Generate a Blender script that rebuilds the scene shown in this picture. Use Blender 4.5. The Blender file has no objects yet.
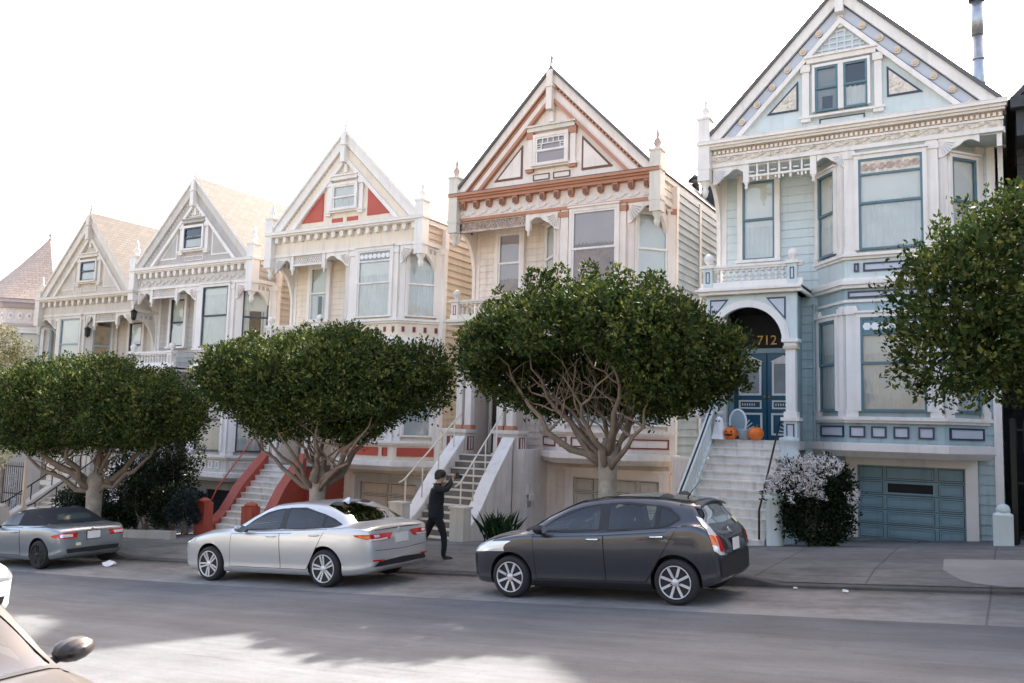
import bpy, bmesh, math, random
import numpy as np
from mathutils import Vector, Matrix
from mathutils.bvhtree import BVHTree

random.seed(7)
rng = np.random.default_rng(7)
SC = bpy.context.scene
COL = SC.collection
PI = math.pi

# ------------------------------------------------------------------ materials
MATS = {}

def mat(name, col, rough=.6, metal=0., var=.07, vs=1.6, bump=0., bs=30., coat=0., spec=.5, streak=0.):
    """painted / plain surface: base colour with soft mottling, optional vertical weather streaks and fine bump"""
    m = bpy.data.materials.new(name)
    m.use_nodes = True
    nt = m.node_tree
    N, L = nt.nodes, nt.links
    b = N['Principled BSDF']
    b.inputs['Roughness'].default_value = rough
    b.inputs['Metallic'].default_value = metal
    b.inputs['Coat Weight'].default_value = coat
    b.inputs['Coat Roughness'].default_value = .04
    b.inputs['Specular IOR Level'].default_value = spec
    tc = N.new('ShaderNodeTexCoord')
    c = (*col, 1)
    if var > 0:
        n1 = N.new('ShaderNodeTexNoise')
        n1.inputs['Scale'].default_value = vs
        n1.inputs['Detail'].default_value = 6
        n1.inputs['Roughness'].default_value = .65
        L.new(tc.outputs['Object'], n1.inputs['Vector'])
        mr = N.new('ShaderNodeMapRange')
        mr.inputs['From Min'].default_value = .3
        mr.inputs['From Max'].default_value = .7
        mr.inputs['To Min'].default_value = 1 - var * 1.5
        mr.inputs['To Max'].default_value = 1 + var * .6
        L.new(n1.outputs['Fac'], mr.inputs['Value'])
        fac = mr.outputs['Result']
        if streak > 0:
            mp = N.new('ShaderNodeMapping')
            mp.inputs['Scale'].default_value = (7, 7, .55)
            L.new(tc.outputs['Object'], mp.inputs['Vector'])
            n2 = N.new('ShaderNodeTexNoise')
            n2.inputs['Scale'].default_value = 1.
            n2.inputs['Detail'].default_value = 5
            L.new(mp.outputs['Vector'], n2.inputs['Vector'])
            m2 = N.new('ShaderNodeMapRange')
            m2.inputs['From Min'].default_value = .52
            m2.inputs['From Max'].default_value = .78
            m2.inputs['To Min'].default_value = 1.
            m2.inputs['To Max'].default_value = 1 - min(.5, streak * 1.7)
            L.new(n2.outputs['Fac'], m2.inputs['Value'])
            mu = N.new('ShaderNodeMath')
            mu.operation = 'MULTIPLY'
            L.new(fac, mu.inputs[0])
            L.new(m2.outputs['Result'], mu.inputs[1])
            fac = mu.outputs[0]
        vm = N.new('ShaderNodeVectorMath')
        vm.operation = 'SCALE'
        vm.inputs[0].default_value = col
        L.new(fac, vm.inputs['Scale'])
        L.new(vm.outputs['Vector'], b.inputs['Base Color'])
    else:
        b.inputs['Base Color'].default_value = c
    if bump > 0:
        n3 = N.new('ShaderNodeTexNoise')
        n3.inputs['Scale'].default_value = bs
        n3.inputs['Detail'].default_value = 4
        L.new(tc.outputs['Object'], n3.inputs['Vector'])
        bp = N.new('ShaderNodeBump')
        bp.inputs['Strength'].default_value = bump
        bp.inputs['Distance'].default_value = .02
        L.new(n3.outputs['Fac'], bp.inputs['Height'])
        L.new(bp.outputs['Normal'], b.inputs['Normal'])
    MATS[name] = m
    return m

def glass_mat(name, tint, ior=1.5, rough=.015):
    m = bpy.data.materials.new(name)
    m.use_nodes = True
    nt = m.node_tree
    N, L = nt.nodes, nt.links
    N.remove(N['Principled BSDF'])
    t = N.new('ShaderNodeBsdfTransparent')
    t.inputs['Color'].default_value = (*tint, 1)
    g = N.new('ShaderNodeBsdfGlossy')
    g.inputs['Roughness'].default_value = rough
    tc = N.new('ShaderNodeTexCoord')
    ns = N.new('ShaderNodeTexNoise')
    ns.inputs['Scale'].default_value = 1.3
    L.new(tc.outputs['Object'], ns.inputs['Vector'])
    bp = N.new('ShaderNodeBump')
    bp.inputs['Strength'].default_value = .12
    bp.inputs['Distance'].default_value = .05
    L.new(ns.outputs['Fac'], bp.inputs['Height'])
    L.new(bp.outputs['Normal'], g.inputs['Normal'])
    f = N.new('ShaderNodeFresnel')
    f.inputs['IOR'].default_value = ior
    a = N.new('ShaderNodeMath')
    a.operation = 'MULTIPLY_ADD'
    a.inputs[1].default_value = 1.4
    a.inputs[2].default_value = .03
    a.use_clamp = True
    L.new(f.outputs['Fac'], a.inputs[0])
    mx = N.new('ShaderNodeMixShader')
    L.new(a.outputs[0], mx.inputs['Fac'])
    L.new(t.outputs[0], mx.inputs[1])
    L.new(g.outputs[0], mx.inputs[2])
    L.new(mx.outputs[0], N['Material Output'].inputs['Surface'])
    MATS[name] = m
    return m

def leaf_mat(name, dark, mid, light, rough=.42, hi=.86):
    """each leaf takes one colour of a small family at random; slightly translucent"""
    m = bpy.data.materials.new(name)
    m.use_nodes = True
    nt = m.node_tree
    N, L = nt.nodes, nt.links
    b = N['Principled BSDF']
    b.inputs['Roughness'].default_value = rough
    b.inputs['Specular IOR Level'].default_value = .12
    g = N.new('ShaderNodeNewGeometry')
    r = N.new('ShaderNodeValToRGB')
    e = r.color_ramp.elements
    e[0].position = 0.
    e[0].color = (*dark, 1)
    e[1].position = 1.
    e[1].color = (*light, 1)
    k = e.new(.55)
    k.color = (*mid, 1)
    k = e.new(hi)
    k.color = tuple(.5 * (a + c) for a, c in zip(mid, light)) + (1,)
    tc = N.new('ShaderNodeTexCoord')                    # clumps of newer, paler growth
    ns = N.new('ShaderNodeTexNoise')
    ns.inputs['Scale'].default_value = 2.2
    ns.inputs['Detail'].default_value = 3
    L.new(tc.outputs['Object'], ns.inputs['Vector'])
    mr = N.new('ShaderNodeMapRange')
    mr.inputs['From Min'].default_value = .3
    mr.inputs['From Max'].default_value = .7
    mr.inputs['To Min'].default_value = -.30
    mr.inputs['To Max'].default_value = .22
    L.new(ns.outputs['Fac'], mr.inputs['Value'])
    ad = N.new('ShaderNodeMath')
    ad.operation = 'ADD'
    ad.use_clamp = True
    L.new(g.outputs['Random Per Island'], ad.inputs[0])
    L.new(mr.outputs['Result'], ad.inputs[1])
    L.new(ad.outputs[0], r.inputs['Fac'])
    L.new(r.outputs['Color'], b.inputs['Base Color'])
    t = N.new('ShaderNodeBsdfTranslucent')
    L.new(r.outputs['Color'], t.inputs['Color'])
    mx = N.new('ShaderNodeMixShader')
    mx.inputs['Fac'].default_value = .18
    L.new(b.outputs[0], mx.inputs[1])
    L.new(t.outputs[0], mx.inputs[2])
    L.new(mx.outputs[0], N['Material Output'].inputs['Surface'])
    MATS[name] = m
    return m

# ------------------------------------------------------------------ mesh helpers
class Fr:
    """vertical working plane: origin (x,y), horizontal direction u, outward normal n"""
    def __init__(s, a, b):
        s.o = (a[0], a[1])
        dx, dy = b[0] - a[0], b[1] - a[1]
        s.len = math.hypot(dx, dy)
        s.u = (dx / s.len, dy / s.len)
        s.n = (s.u[1], -s.u[0])
    def p(s, u, z, n=0.):
        return (s.o[0] + s.u[0] * u + s.n[0] * n, s.o[1] + s.u[1] * u + s.n[1] * n, z)

class MB:
    def __init__(s):
        s.v, s.f, s.mi, s.ms, s.sm = [], [], [], [], []
    def _m(s, m):
        if m not in s.ms:
            s.ms.append(m)
        return s.ms.index(m)
    def face(s, pts, m, smooth=False):
        i = len(s.v)
        s.v += [tuple(p) for p in pts]
        s.f.append(tuple(range(i, i + len(pts))))
        s.mi.append(s._m(m))
        s.sm.append(smooth)
    def prism(s, A, B, m, cap=True, smooth=False):
        """A, B: equal loops; sides + caps"""
        n = len(A)
        i = len(s.v)
        s.v += [tuple(p) for p in A] + [tuple(p) for p in B]
        k = s._m(m)
        for j in range(n):
            q = (j + 1) % n
            s.f.append((i + j, i + q, i + n + q, i + n + j))
            s.mi.append(k)
            s.sm.append(smooth)
        if cap:
            s.f.append(tuple(range(i + n - 1, i - 1, -1)))
            s.f.append(tuple(range(i + n, i + 2 * n)))
            s.mi += [k, k]
            s.sm += [False, False]
    def box(s, x0, x1, y0, y1, z0, z1, m):
        s.prism([(x0, y0, z0), (x1, y0, z0), (x1, y1, z0), (x0, y1, z0)],
                [(x0, y0, z1), (x1, y0, z1), (x1, y1, z1), (x0, y1, z1)], m)
    def fb(s, fr, u0, u1, z0, z1, n0, n1, m):
        s.fpoly(fr, [(u0, z0), (u1, z0), (u1, z1), (u0, z1)], n0, n1, m)
    def fpoly(s, fr, uz, n0, n1, m):
        s.prism([fr.p(u, z, n0) for u, z in uz], [fr.p(u, z, n1) for u, z in uz], m)
    def fquad(s, fr, u0, u1, z0, z1, n, m):
        s.face([fr.p(u0, z0, n), fr.p(u1, z0, n), fr.p(u1, z1, n), fr.p(u0, z1, n)], m)
    def line(s, fr, a, b, w, n0, n1, m):
        """straight bar of width w between two (u,z) points"""
        dx, dz = b[0] - a[0], b[1] - a[1]
        l = math.hypot(dx, dz) or 1e-6
        px, pz = -dz / l * w / 2, dx / l * w / 2
        s.fpoly(fr, [(a[0] - px, a[1] - pz), (b[0] - px, b[1] - pz), (b[0] + px, b[1] + pz), (a[0] + px, a[1] + pz)], n0, n1, m)
    def rim(s, fr, u0, u1, z0, z1, w, n0, n1, m):
        s.fb(fr, u0, u1, z0, z0 + w, n0, n1, m)
        s.fb(fr, u0, u1, z1 - w, z1, n0, n1, m)
        s.fb(fr, u0, u0 + w, z0 + w, z1 - w, n0, n1, m)
        s.fb(fr, u1 - w, u1, z0 + w, z1 - w, n0, n1, m)
    def siding(s, fr, u0, u1, z0, z1, m, pitch=.2, lip=.024, n=0.):
        """lapped boards: each leans out to a shadow lip at its lower edge"""
        k = max(1, round((z1 - z0) / pitch))
        h = (z1 - z0) / k
        for i in range(k):
            a = z0 + i * h
            l = lip * random.uniform(.8, 1.15)
            s.face([fr.p(u0, a, n + l), fr.p(u1, a, n + l), fr.p(u1, a + h, n), fr.p(u0, a + h, n)], m)
            s.face([fr.p(u0, a, n), fr.p(u1, a, n), fr.p(u1, a, n + l), fr.p(u0, a, n + l)], m)
    def tube(s, pts, rad, m, k=8, smooth=True, cap=True):
        pts = [Vector(p) for p in pts]
        if not hasattr(rad, '__len__'):
            rad = [rad] * len(pts)
        i0 = len(s.v)
        mi = s._m(m)
        ref = None
        for j, p in enumerate(pts):
            t = (pts[min(j + 1, len(pts) - 1)] - pts[max(j - 1, 0)])
            t.normalize()
            if ref is None:
                ref = t.orthogonal().normalized()
            ref = (ref - t * ref.dot(t))
            if ref.length < 1e-5:
                ref = t.orthogonal()
            ref.normalize()
            b = t.cross(ref)
            for q in range(k):
                a = 2 * PI * q / k
                s.v.append(tuple(p + (ref * math.cos(a) + b * math.sin(a)) * rad[j]))
        for j in range(len(pts) - 1):
            for q in range(k):
                r = (q + 1) % k
                s.f.append((i0 + j * k + q, i0 + j * k + r, i0 + (j + 1) * k + r, i0 + (j + 1) * k + q))
                s.mi.append(mi)
                s.sm.append(smooth)
        if cap:
            s.f.append(tuple(i0 + q for q in range(k - 1, -1, -1)))
            s.f.append(tuple(i0 + (len(pts) - 1) * k + q for q in range(k)))
            s.mi += [mi, mi]
            s.sm += [False, False]
    def lathe(s, prof, c, m, k=14, axis='z', smooth=True):
        """prof: (r, h) list, revolved round the given axis through c"""
        i0 = len(s.v)
        mi = s._m(m)
        for r, h in prof:
            for q in range(k):
                a = 2 * PI * q / k
                x, y = r * math.cos(a), r * math.sin(a)
                if axis == 'z':
                    s.v.append((c[0] + x, c[1] + y, c[2] + h))
                else:
                    s.v.append((c[0] + x, c[1] + h, c[2] + y))
        for j in range(len(prof) - 1):
            for q in range(k):
                r = (q + 1) % k
                s.f.append((i0 + j * k + q, i0 + j * k + r, i0 + (j + 1) * k + r, i0 + (j + 1) * k + q))
                s.mi.append(mi)
                s.sm.append(smooth)
        s.f.append(tuple(i0 + q for q in range(k - 1, -1, -1)))
        s.f.append(tuple(i0 + (len(prof) - 1) * k + q for q in range(k)))
        s.mi += [mi, mi]
        s.sm += [False, False]
    def mesh(s, name):
        me = bpy.data.meshes.new(name)
        me.from_pydata(s.v, [], s.f)
        for m in s.ms:
            me.materials.append(MATS[m])
        me.polygons.foreach_set('material_index', s.mi)
        me.polygons.foreach_set('use_smooth', s.sm)
        me.update()
        return me
    def fix(s, me):
        bm = bmesh.new()
        bm.from_mesh(me)
        bmesh.ops.recalc_face_normals(bm, faces=bm.faces)
        bm.to_mesh(me)
        bm.free()

def tag(o, label=None, cat=None, group=None, kind=None):
    if label: o['label'] = label
    if cat: o['category'] = cat
    if group: o['group'] = group
    if kind: o['kind'] = kind
    return o

def empty(name, loc=(0, 0, 0), rz=0., label=None, cat=None, group=None):
    o = bpy.data.objects.new(name, None)
    COL.objects.link(o)
    o.location = loc
    o.rotation_euler = (0, 0, rz)
    o.empty_display_size = .3
    return tag(o, label, cat, group)

def obj(name, mb, parent=None, loc=(0, 0, 0), label=None, fix=True):
    me = mb if isinstance(mb, bpy.types.Mesh) else mb.mesh(name)
    if fix and not isinstance(mb, bpy.types.Mesh):
        mb.fix(me)
    o = bpy.data.objects.new(name, me)
    COL.objects.link(o)
    o.parent = parent
    o.location = loc
    if label: o['label'] = label
    return o

def copy_tree(o, parent=None):
    c = o.copy()
    COL.objects.link(c)
    c.parent = parent
    for ch in list(o.children):
        copy_tree(ch, c)
    return c

# ------------------------------------------------------------------ ground height along the street (x), measured in metres below the eye
def gz(x):
    if x < -45: return gz(-45) + (x + 45) * .028
    if x > 12: return gz(12) + (x - 12) * .1
    return -1.97 + .0868 * x + .00065 * x * x
def yz(x, y):
    """pavement, then a dip towards the house fronts"""
    z = gz(x) + .125
    if y > 17.2: z -= min(1., (y - 17.2) / 3.6) * .3
    return z
# ------------------------------------------------------------------ the palette
mat('white', (.80, .755, .71), .5, var=.06, streak=.1)
mat('purewhite', (.8, .79, .77), .5, var=.05)
mat('aqua', (.58, .65, .645), .55, var=.06, streak=.1)
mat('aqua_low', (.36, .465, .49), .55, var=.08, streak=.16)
mat('lavender', (.52, .55, .62), .5, var=.05)
mat('navy', (.025, .045, .085), .4, var=.1)
mat('teal', (.21, .34, .39), .5, var=.08, streak=.12)
mat('teal_sash', (.09, .18, .22), .4, var=.05)
mat('teal_door', (.015, .10, .17), .3, var=.1)
mat('gold', (.45, .25, .06), .4, .6, var=0)
mat('carved', (.74, .67, .58), .7, var=.25, vs=9, bump=.9, bs=14)
mat('carved_pink', (.74, .66, .60), .7, var=.12, vs=9, bump=.8, bs=12)
mat('dentil_tan', (.62, .47, .34), .6, var=.08)
mat('rosewood', (.55, .42, .36), .6, var=.4, vs=7)
mat('cream', (.79, .695, .62), .55, var=.07, streak=.12)
mat('cream_wall', (.77, .665, .575), .6, var=.09, streak=.18)
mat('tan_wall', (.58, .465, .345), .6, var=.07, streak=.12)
mat('butter', (.78, .68, .55), .55, var=.06, streak=.1)
mat('terracotta', (.45, .20, .115), .5, var=.1)
mat('terra_dark', (.16, .07, .05), .6, var=.1)
mat('brick_red', (.42, .075, .045), .5, var=.12, streak=.15)
mat('red_panel', (.47, .08, .05), .5, var=.06)
mat('maroon', (.20, .03, .035), .5, var=.08)
mat('greige', (.46, .43, .395), .6, var=.07, streak=.15)
mat('greige_lt', (.60, .56, .51), .6, var=.07, streak=.12)
mat('sand', (.56, .495, .42), .6, var=.07, streak=.15)
mat('sand_trim', (.68, .62, .54), .55, var=.07, streak=.12)
mat('bluegrey', (.27, .36, .41), .5, var=.1)
mat('roof_edge_grey', (.12, .125, .135), .7, var=.2, vs=5)
mat('groove_shade', (.02, .03, .033), .9, var=0)
mat('slate_roof', (.055, .058, .065), .7, var=.3, vs=5, bump=.4, bs=20)
mat('wood_door', (.055, .032, .02), .35, var=.35, vs=4)
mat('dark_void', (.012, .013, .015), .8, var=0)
mat('black_metal', (.018, .02, .024), .4, .5, var=.1)
mat('galv', (.42, .44, .46), .35, .8, var=.2, vs=3)
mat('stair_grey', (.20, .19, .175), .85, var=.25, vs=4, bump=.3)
mat('stair_white', (.78, .76, .72), .7, var=.13, vs=2.5, streak=.2)
mat('rail_cream', (.74, .66, .56), .4, var=.05)
mat('plaster', (.70, .64, .59), .8, var=.1, streak=.14, bump=.25, bs=60)
mat('blind_white', (.82, .83, .81), .8, var=.04)
mat('blind_beige', (.66, .68, .62), .8, var=.06)
mat('curtain', (.74, .76, .76), .9, var=.08)
mat('curtain_grey', (.33, .35, .36), .9, var=.15)
mat('mauve_blind', (.50, .41, .41), .8, var=.05)
mat('hill_reflection_tan', (.38, .215, .14), .9, var=.3, vs=2)  # curtain colour standing in for a brown hill reflected in the glass
mat('brown_drape', (.30, .20, .15), .9, var=.45, vs=3)
mat('turret_pink', (.50, .42, .42), .6, var=.08)
mat('pumpkin', (.75, .16, .015), .4, var=.15, vs=8)
mat('stem_green', (.10, .11, .04), .7)
mat('gauze', (.80, .79, .80), .95, var=.1)
mat('pot_grey', (.33, .38, .42), .6, var=.15)
mat('bin_blue', (.02, .12, .16), .45)
mat('bin_green', (.03, .10, .06), .45)
mat('bark', (.36, .315, .265), .85, var=.28, vs=5, bump=.5, bs=26)
mat('bark_thin', (.25, .195, .15), .85, var=.3, vs=6, bump=.4, bs=26)
mat('bark_limb', (.22, .172, .132), .85, var=.25, vs=5, bump=.5, bs=26)
mat('litter', (.5, .5, .5), .8)
glass_mat('pane', (.94, .96, .95))
glass_mat('car_pane', (.80, .88, .85), 1.5)
leaf_mat('ficus_leaf', (.018, .034, .010), (.040, .066, .017), (.16, .17, .042), .72, .86)
leaf_mat('dark_leaf', (.008, .016, .008), (.016, .030, .014), (.05, .075, .03), .4, .9)
leaf_mat('blue_leaf', (.018, .030, .032), (.035, .055, .055), (.07, .10, .10), .5, .9)
leaf_mat('pale_leaf', (.20, .20, .07), (.62, .55, .30), (.80, .74, .55), .5, .6)
leaf_mat('strap_leaf', (.012, .026, .012), (.03, .055, .022), (.09, .13, .05), .35, .9)
leaf_mat('grass_blade', (.10, .11, .03), (.16, .16, .05), (.25, .22, .09), .6, .9)

def shingle_mat(name, a, b2, c):
    m = bpy.data.materials.new(name)
    m.use_nodes = True
    N, L = m.node_tree.nodes, m.node_tree.links
    b = N['Principled BSDF']
    b.inputs['Roughness'].default_value = .9
    tc = N.new('ShaderNodeTexCoord')
    mp = N.new('ShaderNodeMapping')
    mp.inputs['Rotation'].default_value = (0, 0, PI / 2)
    L.new(tc.outputs['UV'], mp.inputs['Vector'])
    br = N.new('ShaderNodeTexBrick')
    br.inputs['Scale'].default_value = 1.
    br.inputs['Brick Width'].default_value = .3
    br.inputs['Row Height'].default_value = .16
    br.inputs['Mortar Size'].default_value = .012
    br.inputs['Color1'].default_value = (*a, 1)
    br.inputs['Color2'].default_value = (*b2, 1)
    br.inputs['Mortar'].default_value = (*c, 1)
    L.new(tc.outputs['UV'], br.inputs['Vector'])
    L.new(br.outputs['Color'], b.inputs['Base Color'])
    bp = N.new('ShaderNodeBump')
    bp.inputs['Strength'].default_value = .6
    bp.inputs['Distance'].default_value = .02
    bp.invert = True
    L.new(br.outputs['Fac'], bp.inputs['Height'])
    L.new(bp.outputs['Normal'], b.inputs['Normal'])
    MATS[name] = m
shingle_mat('pink_shingle', (.072, .064, .058), (.098, .087, .079), (.046, .041, .037))
shingle_mat('tower_shingle', (.42, .335, .275), (.50, .41, .345), (.29, .23, .19))
shingle_mat('grey_shingle', (.075, .068, .063), (.095, .086, .08), (.045, .04, .04))
shingle_mat('dark_shingle', (.05, .055, .065), (.075, .08, .09), (.03, .03, .035))

def ground_mat(name, col, kind):
    m = bpy.data.materials.new(name)
    m.use_nodes = True
    N, L = m.node_tree.nodes, m.node_tree.links
    b = N['Principled BSDF']
    b.inputs['Roughness'].default_value = .88
    tc = N.new('ShaderNodeTexCoord')
    def noise(scale, detail=6, sx=1., sy=1., rough=.65):
        mp = N.new('ShaderNodeMapping')
        mp.inputs['Scale'].default_value = (sx, sy, 1)
        L.new(tc.outputs['Object'], mp.inputs['Vector'])
        n = N.new('ShaderNodeTexNoise')
        n.inputs['Scale'].default_value = scale
        n.inputs['Detail'].default_value = detail
        n.inputs['Roughness'].default_value = rough
        L.new(mp.outputs['Vector'], n.inputs['Vector'])
        return n.outputs['Fac']
    def rng_(v, a, c, lo, hi):
        r = N.new('ShaderNodeMapRange')
        r.inputs['From Min'].default_value = a
        r.inputs['From Max'].default_value = c
        r.inputs['To Min'].default_value = lo
        r.inputs['To Max'].default_value = hi
        L.new(v, r.inputs['Value'])
        return r.outputs['Result']
    def mul(a, c):
        k = N.new('ShaderNodeMath')
        k.operation = 'MULTIPLY'
        L.new(a, k.inputs[0])
        L.new(c, k.inputs[1])
        return k.outputs[0]
    f = rng_(noise(.9), .3, .7, .82, 1.14)
    f = mul(f, rng_(noise(95, 3), .3, .7, .80, 1.2))
    if kind == 'asphalt':
        f = mul(f, rng_(noise(6.5, 5, .22, 1.6, .7), .35, .68, 1.08, .88))     # fine drag marks along the lanes
        f = mul(f, rng_(noise(24, 3, .5, 1.2), .62, .72, 1., .66))             # dark specks
        f = mul(f, rng_(noise(1.3, 8, .16, 1.6), .35, .65, .80, 1.12))      # wheel-track wear along the street
        f = mul(f, rng_(noise(2.1, 7, .25, 3.2, .75), .58, .72, 1., .58))   # dark scuffs
        f = mul(f, rng_(noise(.35, 5, .3, 1.5, .6), .40, .60, .93, 1.06))    # resurfaced patches
        f = mul(f, rng_(noise(260, 2), .35, .65, .72, 1.25))                 # aggregate
        wv = N.new('ShaderNodeTexVoronoi')
        wv.feature = 'DISTANCE_TO_EDGE'
        wv.inputs['Scale'].default_value = .42
        nz = N.new('ShaderNodeTexNoise'); nz.inputs['Scale'].default_value = 2.2; nz.inputs['Detail'].default_value = 6
        L.new(tc.outputs['Object'], nz.inputs['Vector'])
        va = N.new('ShaderNodeVectorMath'); va.operation = 'MULTIPLY_ADD'
        va.inputs[1].default_value = (.9, .9, 0)
        L.new(nz.outputs['Color'], va.inputs[0]); L.new(tc.outputs['Object'], va.inputs[2])
        L.new(va.outputs[0], wv.inputs['Vector'])
        f = mul(f, rng_(wv.outputs['Distance'], 0, .006, .86, 1.))           # hairline cracks
    if kind in ('concrete', 'gutter'):
        f = mul(f, rng_(noise(.8, 5, .8, 1.2, .6), .4, .6, .86, 1.12))
        f = mul(f, rng_(noise(1.7, 8, .5, 1.1, .7), .52, .72, 1., .64))     # oil and dirt
        f = mul(f, rng_(noise(5.5, 6, .8, 1.), .35, .7, 1.12, .82))
        f = mul(f, rng_(noise(14, 4), .65, .72, 1., .5))                   # gum spots
    if kind == 'gutter':
        s0 = N.new('ShaderNodeSeparateXYZ')
        L.new(tc.outputs['Object'], s0.inputs[0])
        ad = N.new('ShaderNodeMath'); ad.operation = 'MULTIPLY_ADD'; ad.inputs[1].default_value = .55
        L.new(noise(2.6, 6), ad.inputs[0]); L.new(s0.outputs['Y'], ad.inputs[2])
        f = mul(f, rng_(ad.outputs[0], 12.95, 13.3, 1., .5))                 # silt and leaf grit along the kerb
        f = mul(f, rng_(noise(.55, 4, .6, 1.2), .55, .72, 1., .72))          # oil under the parking lane
    if kind in ('concrete', 'gutter'):
        sp = N.new('ShaderNodeSeparateXYZ')
        L.new(tc.outputs['Object'], sp.inputs[0])
        def joint(out, step, off, w):
            a = N.new('ShaderNodeMath'); a.operation = 'ADD'; a.inputs[1].default_value = off
            L.new(out, a.inputs[0])
            d = N.new('ShaderNodeMath'); d.operation = 'PINGPONG'; d.inputs[1].default_value = step / 2
            L.new(a.outputs[0], d.inputs[0])
            return rng_(d.outputs[0], 0, w, .45, 1.)
        f = mul(f, joint(sp.outputs['X'], 1.55 if kind == 'concrete' else 6.1, .3, .022))
        if kind == 'concrete':
            f = mul(f, joint(sp.outputs['Y'], 1.42, .55, .022))
    vm = N.new('ShaderNodeVectorMath')
    vm.operation = 'SCALE'
    vm.inputs[0].default_value = col
    L.new(f, vm.inputs['Scale'])
    L.new(vm.outputs['Vector'], b.inputs['Base Color'])
    bp = N.new('ShaderNodeBump')
    bp.inputs['Strength'].default_value = .8
    bp.inputs['Distance'].default_value = .014
    L.new(noise(120, 3), bp.inputs['Height'])
    L.new(bp.outputs['Normal'], b.inputs['Normal'])
    MATS[name] = m
ground_mat('asphalt', (.108, .115, .126), 'asphalt')
ground_mat('concrete', (.166, .166, .164), 'concrete')
ground_mat('concrete_new', (.30, .295, .285), 'plain')
ground_mat('gutter', (.222, .216, .208), 'gutter')
ground_mat('kerb', (.22, .213, .205), 'gutter')
ground_mat('dry_grass', (.135, .12, .085), 'plain')
ground_mat('earth', (.09, .08, .06), 'plain')
# ------------------------------------------------------------------ ground sheets
def sheet(name, xs, ys, zf, m, thick=None):
    v, f = [], []
    for y in ys:
        for x in xs:
            v.append((x, y, zf(x, y)))
    n = len(xs)
    for j in range(len(ys) - 1):
        for i in range(n - 1):
            f.append((j * n + i, j * n + i + 1, (j + 1) * n + i + 1, (j + 1) * n + i))
    me = bpy.data.meshes.new(name)
    me.from_pydata(v, [], f)
    me.materials.append(MATS[m])
    for p in me.polygons: p.use_smooth = True
    o = bpy.data.objects.new(name, me)
    COL.objects.link(o)
    o['kind'] = 'structure'
    return o
XS = [-90 + 1.5 * i for i in range(101)]
far = [-900, -400, -200] + XS[::4] + [100, 200, 400, 900]
sheet('ground', far, [-900, -300, -100, -40, -12, -6, 0, 6, 12, 18, 24, 34, 60, 150, 400, 900], lambda x, y: gz(x) - .75, 'earth')
sheet('road', XS, [1.15, 3, 5, 7, 9, 10.72], lambda x, y: gz(x) + .05 * (1 - ((y - 6) / 5) ** 2) * (1 if 1.1 < y < 10.8 else 0), 'asphalt')
sheet('gutter', XS, [10.724, 11.5, 12.3, 13.06], lambda x, y: gz(x) + (-.0 if y < 12 else -.02), 'gutter')
DROPS = [(-17.8, -14.6), (-3.0, 2.2), (-11.0, -8.0), (-25.4, -22.6)]
def dropf(x):
    d = 0.
    for c0, c1 in DROPS:
        d = max(d, min(1, max(0, min(x - c0 + .5, c1 + .5 - x) / .5)))
    return d
def pz(x, y):
    return gz(x) + .125 - .095 * dropf(x) * max(0, 1 - (y - 13.06) / 1.04)
XF = [-45 + .25 * i for i in range(200)] + [5.2 + 1.5 * i for i in range(20)]
sheet('pavement', [-90, -70] + XF, [13.2, 13.6, 14.1, 14.5, 15.8, 17.2], pz, 'concrete')
sheet('driveway', XS, [17.2, 18, 19, 20, 21, 22.6, 26, 40], yz, 'concrete')
# kerbs: real 12 cm steps, dropped at the driveways
def kerb(y0, y1, drops, name):
    mb = MB()
    x = -60.
    while x < 22:
        a = x
        b = x + .25
        def h(t):
            return gz(t) + .129 - (.095 * dropf(t) if drops else 0)
        za, zb, ga, gb = h(a), h(b), gz(a) - .1, gz(b) - .1
        mb.prism([(a, y0, ga), (a, y1, ga), (a, y1, za), (a, y0 + .03, za), (a, y0, za - .02)],
                 [(b, y0, gb), (b, y1, gb), (b, y1, zb), (b, y0 + .03, zb), (b, y0, zb - .02)], 'kerb')
        x = b
    o = obj(name, mb)
    o['kind'] = 'structure'
kerb(13.06, 13.205, True, 'kerb')
kerb(1.148, .99, [], 'kerb')
sheet('pavement', XS, [-1.4, -.3, .99], lambda x, y: gz(x) + .125, 'concrete')
sheet('park_lawn', XS, [-40, -25, -14, -8, -4, -2, -1.4], lambda x, y: gz(x) + .12 + max(0, (-y - 1.6)) ** 1.25 * .16 * (0 if y > -2.2 and abs(x) < 3 else 1) - (.0), 'dry_grass')
# a newer, paler pavement slab by the blue house
mb = MB()
def slab(pts, dz, m):
    mb.face([(x, y, pz(x, y) + dz) for x, y in pts], m)
edge = [(-1.0, 15.45), (-.93, 14.2), (-.80, 13.85), (-.66, 13.55), (-.5, 13.4), (-.3, 13.3), (-.1, 13.24)]
for (xa, ya), (xb, yb) in zip(edge, edge[1:]):
    RW = [13.2, 13.6, 14.1, 14.5, 15.5]
    for j in range(4):
        y0a, y0b, y1a, y1b = max(ya, RW[j]), max(yb, RW[j]), max(ya, RW[j + 1]), max(yb, RW[j + 1])
        if y1a - y0a < 1e-4 and y1b - y0b < 1e-4: continue
        slab([(xa, y0a), (xb, y0b), (xb, y1b), (xa, y1a)], .005, 'concrete_new')
for k in range(8):
    for j in range(4):
        xa, xb = -.1 + k * .26, -.1 + (k + 1) * .26
        if k == 2: xa += .012
        slab([(xa, max(13.24, RW[j])), (xb, max(13.24, RW[j])), (xb, RW[j + 1]), (xa, RW[j + 1])], .005, 'concrete_new')
mb2, mb = mb, None
o = obj('pavement_patch', mb2, fix=False); o['kind'] = 'structure'

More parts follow.
